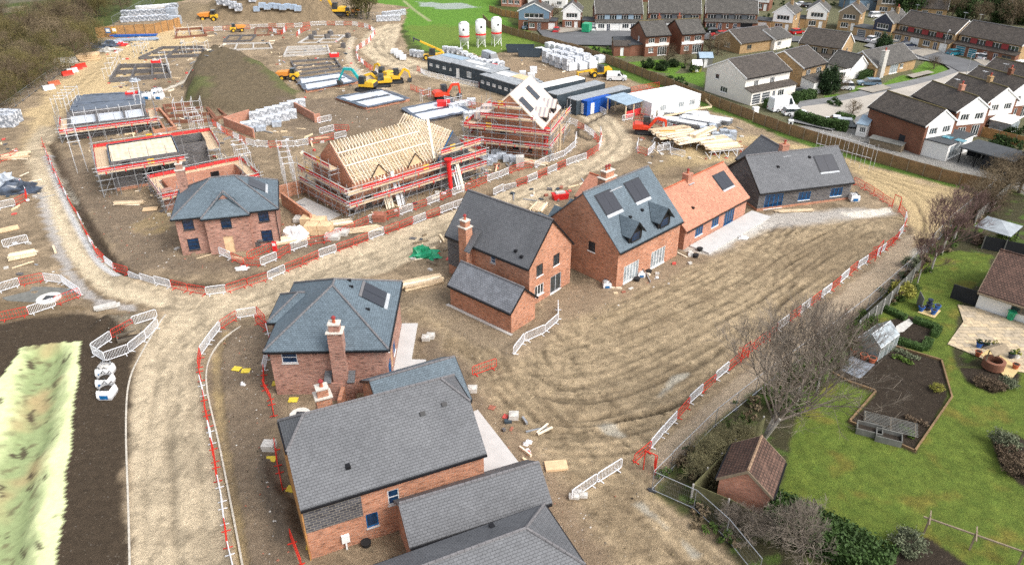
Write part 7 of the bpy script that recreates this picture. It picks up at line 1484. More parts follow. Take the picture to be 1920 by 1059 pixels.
terrace((1790, 100), (1905, 124), 8, 'far right semi pair with a green garage door', 'brick_yellow', 'tile_brown', 'pot_red', low=[(2, 2.4, .1, 2.1, 'garaget'), (5, 2, .1, 2.0, 'garaget'), (8, .8, 1, 1, 'white1'), (10.5, 1, .1, 2, 'doorb'), (13, 2.2, .8, 1.3, 'brown')], porchwall='brick_old')
def gablehouse(a, b, D, label, clad='white_paint', wall='brick_old', roof='tile_old', side=None, h=4.9, rise=2.0, wn='white4', barge='white_paint', chim=True, axis='y', group='far gabled houses'):
    B_ = Bld('gabled_house', label, 'house', a, b, 0, group); B_.fine = False; W = B_.W
    B_.block(0, W, 0, D, h, rise, axis, 0, 0, .35, wall, roof, {'f': [(W*.5, W*.6, 3.1, 1.15, wn), (W*.34, W*.36, .8, 1.3, 'white3'), (W*.75, .95, .1, 2.0, 'doorw')], 'r': [(D*.4, 1.2, 3.1, 1.1, 'white1')], 'l': [(D*.4, 1.2, 3.1, 1.1, 'white1')]}, gut=None, barge=barge)
    if clad:
        m = MB(); m.box(.1, W*.19, -.05, -.004, 2.5, h); m.box(W*.81, W-.1, -.05, -.004, 2.5, h); m.box(W*.19, W*.81, -.05, -.004, 2.5, 3.0); m.box(W*.19, W*.81, -.05, -.004, 4.32, h)
        m.add([(.1, -.05, h), (W-.1, -.05, h), (W/2, -.05, h+rise-.1)], [(0, 1, 2)]); m.build('cladding', clad, B_.root)
    if chim: B_.chimney(W*.62, D*.6, .7, .6, h, h+rise+.9, wall, 1, False)
    if side:
        x0, x1, d0, st = side; m = MB(); hs = [((x1-x0)/2-1.15, 2.3, .1, 2.0)]; wallface(m, V(x0, d0, 0), V(1, 0, 0), V(0, -1, 0), x1-x0, 2.5, hs); m.poly([V(x0, d0, 0), V(x0, d0+5, 0), V(x0, d0+5, 2.5), V(x0, d0, 2.5)]); m.poly([V(x1, d0, 0), V(x1, d0+5, 0), V(x1, d0+5, 2.5), V(x1, d0, 2.5)])
        m.build('garage_wall', wall, B_.root); window(B_.root, V((x0+x1)/2-1.15, d0, .1), V(1, 0, 0), V(0, -1, 0), 2.3, 2.0, st, False); m = MB(); m.box(x0-.15, x1+.15, d0-.15, d0+5, 2.503, 2.7); m.build('garage_roof', 'flat_roof', B_.root)
    return B_
B_ = gablehouse((972, 55), (1030, 57), 7, 'far brick house with slate blue gable cladding and timber porch at the cul-de-sac', 'car_bluegrey', side=(7.8, 10.6, -1, 'garage')); leanto(B_, 3.0, 8.5, 0, 1.5, 2.4, 2.9, 'tile_old', 'brick_old', [(1.0, 1.5, .8, 1.2, 'white3'), (3.0, 1, .1, 2, 'doorb')])
gablehouse((1054, 55), (1088, 56), 7, 'far white clad gabled house left of the pale blue terrace', side=(5.6, 11, -.5, 'garage'))
gablehouse((1425, 62), (1482, 62), 8, 'far white gabled house nearest the brick terraces on the estate', side=(-4.5, -.2, 0, 'garage')) if 0 else None
gablehouse((1445, 58), (1483, 62), 8, 'white clad gabled house leftmost in the far gabled row', wall='brick_yellow', side=(-4.6, -.1, -.8, 'garage'))
gablehouse((1508, 53), (1546, 56), 8, 'white clad gabled house second from the left in the far gabled row', wall='brick_yellow', side=(-5, -.1, -.6, 'garaged'))
gablehouse((1568, 56), (1606, 60), 8, 'brown clad gabled house third from the left in the far gabled row', 'timber_old', wall='brick_yellow', roof='tile_brown')
gablehouse((1632, 74), (1666, 80), 8, 'navy clad gabled house at the right end of the far gabled row', 'car_navy', wall='brick_yellow', side=(-5, -.1, -.6, 'garaged'))
gablehouse((1640, 26), (1682, 29), 8, 'brown gabled house with one white stripe at the top of the estate', 'timber_old', wall='brick_yellow', roof='tile_brown', chim=False)
gablehouse((1414, 20), (1440, 22), 7, 'far white gabled house behind the brick terraces', 'white_paint', roof='tile_old', chim=False)
# houses along the estate fence
def semi(a, b, D, label, wall, front, roof='tile_old', ops=None, h=4.9, rise=2.4, barge='fascia_black', z=0, extra=None, axis='x', gp='houses along the estate fence', chim=(.5,), left=None, right=None, ridge='ridge_lichen'):
    B_ = Bld('semi_detached_house', label, 'house', a, b, z, gp); B_.fine = False; W = B_.W
    o = {'f': ops if ops is not None else [(W*.25, 1.5, 3.1, 1.1, 'white3'), (W*.72, 1.8, 3.1, 1.1, 'white3'), (W*.25, 1.2, .9, 1.1, 'white3'), (W*.72, 2.4, .15, 2.0, 'white4')]}
    if left is not None: o['l'] = left
    if right is not None: o['r'] = right
    B_.block(0, W, 0, D, h, rise, axis, 0, 0, .35, wall, roof, o, gut='fascia_black', barge=barge, ridge=ridge)
    if front: m = MB(); m.box(W*.02, W*.98, -.07, -.004, 2.35, 3.0); m.build('cladding', front, B_.root)
    for k in chim: B_.chimney(W*k, D*.55, .8, .6, h, h+rise+.8, 'brick_old', 1, False)
    return B_
B1 = semi((1208, 107), (1253, 104), 9.0, 'brick house with cream front band and flat roofed extension nearest the estate fence', 'brick_old', 'cream_render', left=[(5, .9, 3.0, 1.1, 'white3')], chim=(.85,))
m = MB(); m.box(-3.4, -.02, 1.5, 6.5, 0, 2.6); m.build('extension_wall', 'brick_old', B1.root); m = MB(); m.box(-3.6, .0, 1.3, 6.7, 2.603, 2.8); m.build('extension_roof', 'flat_roof', B1.root); window(B1.root, V(-2.6, 1.5, .1), V(1, 0, 0), V(0, -1, 0), 1.1, 2.0, 'doorw', False)
semi((1275, 103), (1317, 100), 8.5, 'brick house with white front band right of the cream banded one', 'brick_old', 'white_paint', chim=(.2,))
B1 = semi((1392, 194), (1474, 177), 10.5, 'large cream rendered house with dark garages next to the estate fence', 'cream_render', None, 'tile_brown', [(3, 1.2, 3.0, 1.1, 'white3'), (7.5, 1.3, 3.0, 1.1, 'white3')], left=[(3, 1.1, 3.1, 1.0, 'white1'), (5.2, 1.9, .9, 1.1, 'white3')], barge='white_paint', chim=(), ridge='ridge_grey')
leanto(B1, 0, B1.W, 0, 2.0, 2.5, 3.0, 'tile_brown', 'cream_render', [(1.4, 2.2, .1, 2.0, 'garaged'), (4.0, 2.2, .1, 2.0, 'garaged'), (6.2, .8, .1, 2.0, 'doorb'), (8.2, 1.7, .8, 1.2, 'white3')])
B1 = semi((1498, 173), (1540, 161), 10, 'brown roofed house with white front, attached right of the cream rendered house', 'brick_yellow', 'white_paint', 'tile_brown', barge='white_paint', chim=(), ridge='ridge_grey')
leanto(B1, 0, B1.W, 0, 3.0, 2.5, 3.1, 'tile_old', 'white_render', [(1.4, 2.0, .1, 2.0, 'garage'), (3.6, 1.6, .3, 2.0, 'doorb')])
B1 = Bld('bungalow', 'long yellow brick bungalow with a stone chimney and striped white door panels', 'bungalow', (1638, 147), (1713, 130)); B1.fine = False; W = B1.W
B1.block(0, W, 0, 8, 2.5, 2.4, 'x', 0, 0, .4, 'brick_yellow', 'tile_old', {'f': [(3, 1.1, .9, 1.0, 'white1'), (6.8, 3.0, .15, 2.0, 'grey'), (9.6, 1.2, .9, 1.0, 'white3')]}, gut=None, barge='white_paint'); B1.chimney(1.6, -.3, 1.3, .9, 0, 5.6, 'slab_stone', 1, False)
B1.block(-5.6, -.02, 2, 8, 2.5, 2.2, 'y', 0, 0, .4, 'white_render', 'tile_old', {'f': [(-3, 2.4, .9, 1.1, 'white4')]}, gut=None, barge='white_paint', rname='wing_roof')
B1 = Bld('bungalow', 'low brown roofed bungalow with cream gable behind the cream rendered house', 'bungalow', (1386, 102), (1455, 92)); B1.fine = False; B1.block(0, B1.W, 0, 9, 2.6, 2.2, 'x', 0, 0, .4, 'brick_yellow', 'tile_brown', {'l': [(4.5, 1.8, .9, 1.1, 'white3')], 'f': [(3, 1.5, .9, 1, 'brown')]}, gut=None, barge='white_paint')
B1 = Bld('bungalow', 'low flat looking grey roofed bungalow beside the striped awning', 'bungalow', (1450, 95), (1482, 88)); B1.fine = False; B1.block(0, B1.W, 0, 8, 2.6, 1.6, 'x', 0, 0, .4, 'cream_render', 'tile_old', {'f': [(2, 1.5, .9, 1, 'white3')]}, gut=None, barge='white_paint')
B1 = Bld('striped_awning', 'blue and white striped awning at the rear of the yellow gabled semi pair', 'awning', (1523, 112), (1549, 118)); m = MB()
for i in range(8): x = B1.W*i/8; m.obox(V(x, -1.0, 2.3), V(B1.W/8-.02, 0, 0), V(0, 3.0, .9), V(0, 0, .06), i % 2)
m.build('canopy', ['tarp_blue', 'white_paint'], B1.root); m = MB(); [m.tube((x, -.9, 0), (x, -.9, 2.3), .06, 5) for x in (.1,)]; m.build('post', 'white_paint', B1.root); m = MB(); m.tube((B1.W-.1, -.9, 0), (B1.W-.1, -.9, 2.3), .06, 5); m.build('post', 'white_paint', B1.root)
# right hand row with white gables
def rowhouse(fl, rl, label, h=4.9, rise=2.1, lich=True, gap=7.4, chim='brick_old', z=0, win=True):
    """fl: front-left wall base (towards the road), rl: right end of that long wall; gable faces the viewer's right"""
    B_ = Bld('white_gabled_house', label, 'house', fl, rl, z, 'brick houses with white gables at the right'); W = B_.W; B_.fine = False; D = 6.6
    B_.block(0, W, 0, D, h, rise, 'x', 0, 0, .35, 'brick_old', 'tile_brown', {'r': [(1.8, 1.6, 3.2, 1.05, 'white3'), (4.7, 1.6, 3.2, 1.05, 'white3'), (2, 1.6, .8, 1.2, 'white3'), (4.8, 1.6, .2, 2.0, 'white3')]}, gut='fascia_black', barge='white_paint', ridge='ridge_lichen')
    m = MB(); x = W+.05; o_ = W+.004
    for y0, y1, z0, z1 in ((.5, .98, 2.4, h), (2.62, 3.88, 2.4, h), (5.52, D-.5, 2.4, h), (.98, 2.62, 2.4, 3.18), (3.88, 5.52, 2.4, 3.18), (.98, 2.62, 4.28, h), (3.88, 5.52, 4.28, h)): m.box(o_, x, y0, y1, z0, z1)
    m.add([(x, 0, h), (x, D, h), (x, D/2, h+rise-.05)], [(0, 1, 2)]); m.build('cladding', 'white_paint', B_.root)
    if chim: B_.chimney(W*.62, D*.52, .75, .7, h+rise-.6, h+rise+1.0, chim, 1, False); aerial(B_, W*.5, D*.5, h+rise)
    return B_
R1 = rowhouse((1619, 251), (1722, 291), 'brick house with white gable nearest the estate fence at the right', chim=None)
m = MB(); m.box(R1.W*.62, R1.W*.72, -.03, -.004, .1, 2.2); m.build('side_door', 'frame_dark', R1.root)
for k, (f, r_, l, c) in enumerate([((1700, 228), (1780, 262), 'white gabled brick house with orange chimney, second from the fence', 'brick_orange'), ((1752, 212), (1838, 243), 'white gabled brick house with brown chimney, third from the fence', 'brick_yellow'), ((1790, 196), (1880, 226), 'white gabled brick house at the far end of the right hand row', 'brick_old'), ((1826, 178), (1940, 210), 'brown roofed house cut by the right edge beyond the white gabled row', 'brick_orange')]): rowhouse(f, r_, l, chim=c)
e = Bld('garden_room', 'white garden room with black flat roof and two blue rooflights before the white gabled house', 'garden room', (1724, 290), (1771, 303)); W = e.W
e.fine = False; e.block(0, W, 0, 8.5, 2.6, 0, roof='flat_roof', wall='white_render', ov=.12, ops={'r': [(3.0, 4.4, .2, 2.1, 'grey')]})
for x in (1.0, 3.0): m = MB(); m.box(x+.5, x+1.9, 2.6, 3.9, 2.78, 2.86); m.build('rooflight', 'car_teal', e.root)
e = Bld('car_port', 'black flat roofed car port right of the white garden room', 'car port', (1796, 305), (1893, 333)); e.block(0, e.W, 0, 7, 2.4, 0, roof='flat_roof', wall='fence_black', ov=.5, ops={}) if 0 else None
W = e.W; m = MB(); m.box(-.4, W, -.4, 5.6, 2.4, 2.6); m.build('roof', 'flat_roof', e.root); [(lambda mm: (mm.box(x-.08, x+.08, y-.08, y+.08, 0, 2.4), mm.build('post', 'fascia_black', e.root)))(MB()) for x in (0, W*.3) for y in (0, 5.0)]; m = MB(); m.box(W*.45, W, 0, 5.2, 0, 2.38); m.build('store_wall', 'fence_black', e.root)
board_fence('panel_fence', 'black panel garden fence with pale posts behind the car port', [(1812, 291), (1868, 303), (1935, 320)], 1.8, 'fence_black', 2.4, 'concrete_pale'); board_fence('garden_fence', 'orange brown garden fence behind the conservatory', [(1838, 256), (1935, 280)], 1.7, 'boards_orange', 2.4)
e = Bld('conservatory', 'cream ribbed lean-to conservatory below the third white gable', 'conservatory', (1849, 246), (1890, 256)); W = e.W
m = MB(); m.obox(V(0, -.2, 2.1), V(W, 0, 0), V(0, 4.0, .5), V(0, 0, .08)); m.build('roof', 'cream_render', e.root); m = MB(); m.box(.1, W-.1, 0, 3.8, 0, .7); m.build('base_wall', 'white_paint', e.root); m = MB(); m.box(.15, W-.15, .05, 3.7, .703, 2.05); m.build('glazing', 'glass_pale', e.root)
e = Bld('garden_shed', 'white walled shed behind the fence left of the brick house', 'shed', (1603, 254), (1622, 258)); e.fine = False; e.block(0, e.W, 0, 4.5, 2.1, .9, 'x', 0, 0, .2, 'white_render', 'sheet_blue', {'f': [(1, 1.0, .7, 1.0, 'white3')]}, gut=None, ridge=None)
e = Bld('log_store', 'long low timber log store against the brick wall by the fence', 'log store', (1634, 268), (1694, 283)); m = MB(); m.box(0, e.W, -1.2, 0, 0, 1.1); m.build('logs', 'timber_old', e.root); m = MB(); m.obox(V(-.1, -1.4, 1.1), V(e.W+.2, 0, 0), V(0, 1.5, .25), V(0, 0, .06)); m.build('roof', 'fence_grey', e.root)
for u, v, w_, d, hg, l, wm, rm in ((1150, 96, 5, 4, 2.2, 'dark garden shed at the end of the cul-de-sac', 'timber_old', 'flat_roof'), (1150, 106, 4, 4, 2.4, 'brown tiled outhouse beside the cream banded brick house', 'brick_old', 'tile_brown'), (1310, 128, 3, 3, 2.3, 'grey garden shed beside the green playhouse', 'fence_grey', 'sheet_blue'), (1298, 136, 2, 2, 1.6, 'small lime green playhouse on the back lawn', 'leaf_yellow', 'white_paint'), (1590, 20, 12, 8, 3.2, 'dark blue industrial shed at the top of the estate', 'hut_blue' if 0 else 'car_bluegrey', 'tile_old')):
    e = Bld('garden_shed', l, 'shed', (u, v), (u+10, v)); e.fine = False; e.block(0, w_, 0, d, hg, .8, 'x', 0, 0, .2, wm, rm, {'f': [(w_*.5, .8, .1, 1.4 if hg < 2 else 1.9, 'doorw')]}, gut=None, ridge=None)
for i, (a, b, D, l, rf, c) in enumerate([((1580, 16), (1640, 20), 9, 'low brown roofed house at the top beside the dark shed', 'tile_brown', 'brick_yellow'), ((1692, 30), (1772, 36), 9, 'long low brown roof house behind the yellow gabled semi pair', 'tile_brown', 'brick_yellow'), ((1700, 12), (1750, 14), 9, 'dark sheeted barn at the top right', 'tile_old', 'car_navy'), ((1875, 10), (1935, 14), 9, 'black roofed white house at the top right corner', 'flat_roof', 'white_render'), ((940, 12), (975, 14), 8, 'tall pale fronted house at the top behind the cul-de-sac', 'tile_old', 'brick_orange'), ((990, 14), (1060, 16), 8, 'long pale house row at the top behind the blue gabled house', 'tile_old', 'white_render'), ((1200, 4), (1300, 6), 8, 'distant brown roofed row behind the brick terraces', 'tile_brown', 'brick_old')]):
    e = Bld('detached_house', l, 'house', a, b, 0, 'distant houses at the top'); e.fine = False; W = e.W; e.block(0, W, 0, D, 2.7 if 'low' in l or 'barn' in l or 'shed' in l else 4.6, 2.4, 'x', 0, 0, .4, c, rf, {'f': [(W*(k+.5)/3, 1.6, .9, 1.1, 'white3') for k in range(3)]}, gut=None, barge='white_paint')
for i, (u, v) in enumerate([(1808, 152), (1448, 140), (1765, 105)]):
    p = P(u, v); t = thing('street_lamp', '%s slender grey street lamp on the estate' % ('road bend', 'hedge side', 'terrace side')[i], 'street lamp', p, .4*i, 'street lamps on the estate'); tubeobj('pole', (0, 0, 0), (0, 0, 5.6), t, 'galv', .07); tubeobj('arm', (0, 0, 5.55), (.9, 0, 5.8), t, 'galv', .05); m = MB(); m.box(.7, 1.4, -.12, .12, 5.74, 5.86); m.build('lamp_head', 'steel_pale', t)
p = P(1414, 222); m = MB(); m.box(-.5, .5, -.4, .4, 0, 2.0); m.box(-.55, .55, -.45, .45, 2.003, 2.12); m.box(-.35, .35, -.42, -.405, .3, 1.8, 1); o = m.build('portable_toilet', ['white_paint', 'hut_white']); place(o, p, .2); tag(o, 'tall white cubicle standing at the fence corner by the estate', 'cubicle')
p = P(1481, 239); m = MB(); m.box(-.4, .4, -.3, .3, 0, 1.2); m.box(-.45, .45, -.35, .35, 1.203, 1.35); m.box(-.2, .2, -.315, -.305, .3, 1.0, 1); o = m.build('meter_kiosk', ['white_paint', 'frame_dark']); place(o, p, -.2); tag(o, 'small white kiosk on the site side of the estate fence', 'kiosk')
# ------------------------------------------------------------------ gardens by the boundary
def hsheet(name, pts, mat, z, label, cat='paving', hgt=.05):
    m = MB(); m.prism([tuple(P(u, v))[:2] for u, v in pts], z-hgt, z); return tag(m.build(name, mat), label, cat)
k = N('flagstone'); uv = k.coord('UV'); b = k.n('TexBrick', Scale=1.0); k.l(uv, b.inputs['Vector']); b.inputs['Brick Width'].default_value = .9; b.inputs['Row Height'].default_value = .6; b.inputs['Mortar Size'].default_value = .025; b.inputs['Color1'].default_value = (.56, .44, .28, 1); b.inputs['Color2'].default_value = (.38, .32, .24, 1); b.inputs['Mortar'].default_value = (.2, .17, .12, 1); k.fin(k.mix(b.outputs[0], k.ramp(k.noise(uv, 1.5, 5), [(.3, g3(.7)), (.7, g3(1.2))]), 1, 'MULTIPLY'), .9)
PZ = .10
hsheet('patio', [(1795, 572), (1827, 577), (1907, 604), (1990, 625), (1990, 712), (1880, 692), (1830, 668), (1776, 646), (1806, 604)], 'flagstone', PZ, 'buff flagstone patio beside the white walled garden bungalow')
hsheet('well_paving', [(1838, 666), (1893, 716), (1912, 692), (1856, 655)], 'patio_yellow', PZ+.03, 'yellow paving square under the brick wishing well'); hsheet('ornament_paving', [(1720, 586), (1752, 597), (1764, 583), (1733, 574)], 'patio_yellow', .08, 'small pale paving square under the blue pot fountain')
hsheet('slate_chip_bed', [(1576, 694), (1612, 711), (1640, 684), (1596, 668)], 'slate_chip', .07, 'grey slate square beside the greenhouse door'); hsheet('garden_path', [(1680, 612), (1704, 598), (1712, 606), (1694, 622), (1676, 626)], 'slab_stone', .07, 'pale stone path between the clipped low hedges')
def edging(pts, label, hgt=.28, mat='timber_old', name='bed_edging', th=.14): 
    for i, (a, b) in enumerate(zip(pts[:-1], pts[1:])):
        A, B = P(*a), P(*b); d = B-A; m = MB(); L = d.length; d.normalize(); m.obox(A-V(0, 0, .05), d*(L-.02), V(-d.y, d.x, 0)*th, V(0, 0, hgt+.05)); o = m.build(name, mat); tag(o, label % nth(i), 'edging', 'timber edging of the vegetable bed')
edging([(1560, 700), (1590, 717), (1640, 734), (1590, 791), (1716, 848), (1786, 746), (1766, 676), (1672, 648)], '%s timber edging board round the dark vegetable bed, counted from the grey slate square', .2, 'wood_fence')
g = Bld('greenhouse', 'small aluminium greenhouse with one white roof slope beside the dark vegetable bed', 'greenhouse', (1602, 657), (1645, 677)); W = g.W; D = g.loc(1671, 647).y
k = N('greenhouse_glass'); v_ = k.coord('Object'); k.fin(k.ramp(k.noise(v_, 1.2, 3), [(.35, (.30, .36, .36)), (.65, (.48, .54, .53))]), .12, 0, .6); k.b.inputs['Alpha'].default_value = .55
hE, rE = 1.5, 2.5
m = MB(); m.quad((0, 0, 0), (0, D, 0), (0, D, hE), (0, 0, hE)); m.quad((W, 0, 0), (W, D, 0), (W, D, hE), (W, 0, hE)); [m.poly([V(0, y, 0), V(W, y, 0), V(W, y, hE), V(W/2, y, rE), V(0, y, hE)]) for y in (0, D)]; m.quad((0, 0, hE), (0, D, hE), (W/2, D, rE), (W/2, 0, rE)); m.build('glazing', 'greenhouse_glass', g.root)
m = MB(); m.obox(V(W/2, 0, rE), V(W/2, 0, hE-rE), V(0, D, 0), V(0, 0, .02)); m.build('roof_panel', 'glass_pale', g.root)
for y in [D*i/4 for i in range(5)]:
    m = MB()
    for a, b in (((0, y, 0), (0, y, hE)), ((W, y, 0), (W, y, hE)), ((0, y, hE), (W/2, y, rE+.03)), ((W/2, y, rE+.03), (W, y, hE+.03))): m.tube(a, b, .03, 4)
    m.build('glazing_bar', 'steel_pale', g.root)
m = MB(); m.tube((W/2, 0, rE+.03), (W/2, D, rE+.03), .04, 4); [m.tube((x, 0, hE), (x, D, hE), .035, 4) for x in (0, W)]; m.build('ridge_bar', 'steel_pale', g.root); m = MB(); m.box(.2, W-.2, D*.2, D*.9, .5, .6); m.build('staging', 'timber_old', g.root)
s_ = Bld('brick_shed', 'small brick garden shed with mossy brown tile roof at the boundary corner', 'shed', (1344, 899), (1448, 936), 2.2); W = s_.W; D = s_.loc(1390, 846, 2.2).y
s_.block(.15, W-.15, .2, max(4.2, D), 2.3, 1.5, 'y', 0, 0, .2, 'brick_orange', 'tile_shed', {'f': []}, gut='fascia_black', barge='timber_old', ridge='ridge_tan')
hb = Bld('garden_bungalow', 'white walled bungalow with dark brown tile roof at the right edge', 'bungalow', (1828, 576), (1911, 603)); hb.fine = True
hb.block(0, 15, 0, 9, 2.45, 2.6, 'x', 0, 0, .7, 'white_render', 'tile_shed', {'f': [(4.0, 1.9, .95, 1.15, 'brown'), (8.0, 1.6, .1, 2.0, 'open')]}, gut='timber_old', ridge='tile_shed', barge='timber_old'); m = MB(); m.box(-2.6, -.02, .3, .42, 0, 1.7); m.build('side_gate', 'fence_black', hb.root)
gz_ = Bld('gazebo', 'grey hipped canopy gazebo on slim posts beside black fence panels', 'gazebo', (1832, 424), (1893, 442), 2.3); W = gz_.W; D = 4.0
m = MB(); c = V(W/2, D/2, 3.1); q = [V(-.2, -.2, 2.3), V(W+.2, -.2, 2.3), V(W+.2, D+.2, 2.3), V(-.2, D+.2, 2.3)]; [m.poly([q[i], q[(i+1) % 4], c]) for i in range(4)]; [m.poly([q[i]-V(0, 0, .06), q[(i+1) % 4]-V(0, 0, .06), q[(i+1) % 4], q[i]]) for i in range(4)]; m.build('canopy', 'hut_roof', gz_.root)
for x in (0, W):
    for y in (0, D): tubeobj('post', (x, y, 0), (x, y, 2.3), gz_.root, 'frame_dark', .06)
board_fence('panel_fence', 'black fence panels behind and below the gazebo', [(1840, 466), (1880, 474), (1935, 484)], 1.7, 'fence_black', 2.2, 'fence_grey')
board_fence('panel_fence', 'grey close boarded garden fence along the boundary beside the birch trunks', [(1604, 630), (1650, 588), (1690, 548), (1722, 512)], 1.8, 'fence_panel', 2.4, 'concrete')
board_fence('panel_fence', 'mossy panel fence with concrete posts left of the brick shed', [(1428, 812), (1376, 856), (1296, 938), (1362, 966), (1440, 1012)], 1.7, 'fence_green', 2.3, 'concrete'); board_fence('panel_fence', 'grey garden fence running up to the gazebo under the brown shrubs', [(1826, 420), (1862, 388), (1900, 352)], 1.7, 'fence_panel', 2.4, 'concrete')
p = P(1860, 690); t = thing('wishing_well', 'round brick wishing well with a small tiled roof on the yellow paving', 'well', (p.x, p.y, PZ+.03), .4); m = MB(); n = 20
for (r0, r1, z0, z1) in ((.95, .95, 0, .8), (.95, .65, .8, .84), (.65, .65, .84, .2)):
    for j in range(n): a, b = 2*math.pi*j/n, 2*math.pi*(j+1)/n; m.quad((r0*math.cos(a), r0*math.sin(a), z0), (r0*math.cos(b), r0*math.sin(b), z0), (r1*math.cos(b), r1*math.sin(b), z1), (r1*math.cos(a), r1*math.sin(a), z1))
m.build('well_wall', 'brick_old', t); m = MB(); m.cyl(0, 0, .1, .25, .64, 16); m.build('well_floor', 'soil', t)
for x in (-.85, .85): tubeobj('post', (x, .3, .8), (x, .3, 1.9), t, 'timber_old', .06)
m = MB(); [m.obox(V(-1.1, .3, 2.2), V(2.2, 0, 0), V(0, sg*.7, -.45), V(0, 0, .05)) for sg in (-1, 1)]; m.build('roof', 'timber_old', t)
def pot(u, v, label, mat='terracotta', r_=.28, h_=.42, plant=None, z=.1, group=None):
    p = P(u, v); t = thing('plant_pot', label, 'plant pot', (p.x, p.y, z), 0, group); m = MB(); m.tube((0, 0, 0), (0, 0, h_), r_*.7, 10, r_); m.tube((0, 0, h_), (0, 0, h_+.06), r_*1.1, 10); m.build('pot', mat, t); m = MB(); m.cyl(0, 0, h_+.05, h_+.065, r_*.9, 10); m.build('compost', 'soil', t)
    if plant: m = MB(); leafcloud(m, (0, 0, h_+.2), (r_*1.1, r_*1.1, .3), 40, .14); m.build('foliage', plant, t)
def leafcloud(m, c, r_, n, s_, clump=0, flat=1., mi=0):
    c = np.array(c); r_ = np.array(r_)
    if clump:
        d = rng.normal(size=(clump, 3)); d /= np.linalg.norm(d, axis=1)[:, None]; cc = c+d*r_*(rng.uniform(.35, 1.0, (clump, 1))**.6); cc[:, 2] = np.maximum(cc[:, 2], .2)
        ctr = cc[rng.integers(0, clump, n)]+rng.normal(size=(n, 3))*r_*.17
    else:
        d = rng.normal(size=(n, 3)); d /= np.linalg.norm(d, axis=1)[:, None]; ctr = c+d*r_*(rng.uniform(.1, 1, (n, 1))**.4)
    ctr[:, 2] = np.maximum(ctr[:, 2], .05); a = rng.normal(size=(n, 3)); a /= np.linalg.norm(a, axis=1)[:, None]; b = rng.normal(size=(n, 3)); b = np.cross(a, b); b /= np.linalg.norm(b, axis=1)[:, None]
    sz = s_*rng.uniform(.5, 1.4, (n, 1)); a = a*sz; b = b*sz*.6*flat; v = np.stack([ctr-a, ctr+b, ctr+a, ctr-b], 1).reshape(-1, 3); o = len(m.v); m.v += [tuple(x) for x in v]; m.f += [(o+4*i, o+4*i+1, o+4*i+2, o+4*i+3) for i in range(n)]; m.m += [mi]*n
for i, (u, v, l, c, pl) in enumerate([(1600, 664, 'leftmost of three terracotta pots before the greenhouse', 'terracotta', None), (1618, 674, 'middle of three terracotta pots before the greenhouse', 'terracotta', None), (1634, 680, 'terracotta pot at the greenhouse corner by the bed', 'terracotta', None), (1832, 668, 'terracotta pot left of the brick well', 'terracotta', None), (1902, 692, 'terracotta bowl right of the brick well', 'terracotta', None), (1894, 672, 'blue glazed pot behind the brick well', 'car_navy', 'leaf'), (1905, 672, 'white pot right of the blue pot by the well', 'white_paint', 'leaf_yellow'), (1834, 652, 'dark blue glazed pot left of the patio pots', 'tarp_blue', 'leaf_dark'), (1846, 654, 'second dark glazed pot on the patio edge', 'car_navy', 'leaf_dark'), (1862, 655, 'white and blue pot with yellow flowers on the patio', 'white_paint', 'leaf_yellow'), (1726, 584, 'blue pot left of the fountain', 'tarp_blue', None), (1756, 581, 'blue pot right of the fountain', 'tarp_blue', None), (1749, 590, 'blue pot in front of the fountain', 'tarp_blue', None), (1584, 650, 'brown pot beside the greenhouse left wall', 'terracotta', 'plant_brown'), (1592, 654, 'brown pot nearest the greenhouse left corner', 'terracotta', 'plant_brown')]): pot(u, v, l, c, .36 if 'three' in l or 'corner' in l else .3, .45, pl)
p = P(1739, 582); t = thing('fountain', 'dark tiered pot fountain on a small paving square in the lawn', 'fountain', (p.x, p.y, .09)); [(lambda m, z, r_: (m.tube((0, 0, z), (0, 0, z+.4), r_*.6, 10, r_), m.build('tier', 'car_navy', t)))(MB(), .45*i, .42-.07*i) for i in range(3)]
m = MB(); m.box(-.03, .03, -.8, .8, 0, 1.6); o = m.build('trellis_panel', 'fence_grey'); place(o, P(1722, 577), -.2); tag(o, 'upright trellis panel left of the pot fountain', 'trellis')
p = P(1893, 600); t = thing('wheelie_bin', 'green wheelie bin against the white bungalow wall', 'bin', p, -.3); m = MB(); m.tube((0, 0, .08), (0, 0, 1.0), .32, 4, .40); m.build('body', 'tarp_green', t); m = MB(); m.box(-.36, .36, -.36, .36, 1.003, 1.08); m.build('lid', 'leaf_dark' if 0 else 'tarp_green', t); m = MB(); m.tube((-.25, .3, .09), (.25, .3, .09), .09, 8); m.build('wheel', 'rubber', t)
for i, (u, v) in enumerate(((1628, 812), (1664, 826))):
    p = P(u, v); t = thing('cold_frame', '%s grey wooden planting trough at the front of the vegetable bed' % ('left', 'right')[i], 'trough', p, -.42, 'planting troughs'); m = MB(); w_, d = 2.0, 1.0
    for a, b, c, e, hh in ((-w_/2, w_/2, -d/2, -d/2+.08, .6), (-w_/2, w_/2, d/2-.08, d/2, .75), (-w_/2, -w_/2+.08, -d/2+.08, d/2-.08, .68), (w_/2-.08, w_/2, -d/2+.08, d/2-.08, .68)): m.box(a, b, c, e, 0, hh)
    m.build('trough_side', 'fence_grey', t); m = MB(); m.box(-w_/2+.08, w_/2-.08, -d/2+.08, d/2-.08, 0, .4); m.build('compost', 'soil', t)
p = P(1668, 800); t = thing('slatted_frame', 'grey slatted frame lying over plants at the front of the dark bed', 'frame', p, -.42); m = MB(); [m.box(-2.1, 2.1, -.9+i*.2, -.84+i*.2, .3, .34) for i in range(10)]; m.build('slats', 'fence_grey', t); [(lambda m_: (m_.box(x, x+.06, -.95, 1.0, .24, .298), m_.build('bearer', 'timber_old', t)))(MB()) for x in (-2, 0, 1.9)]
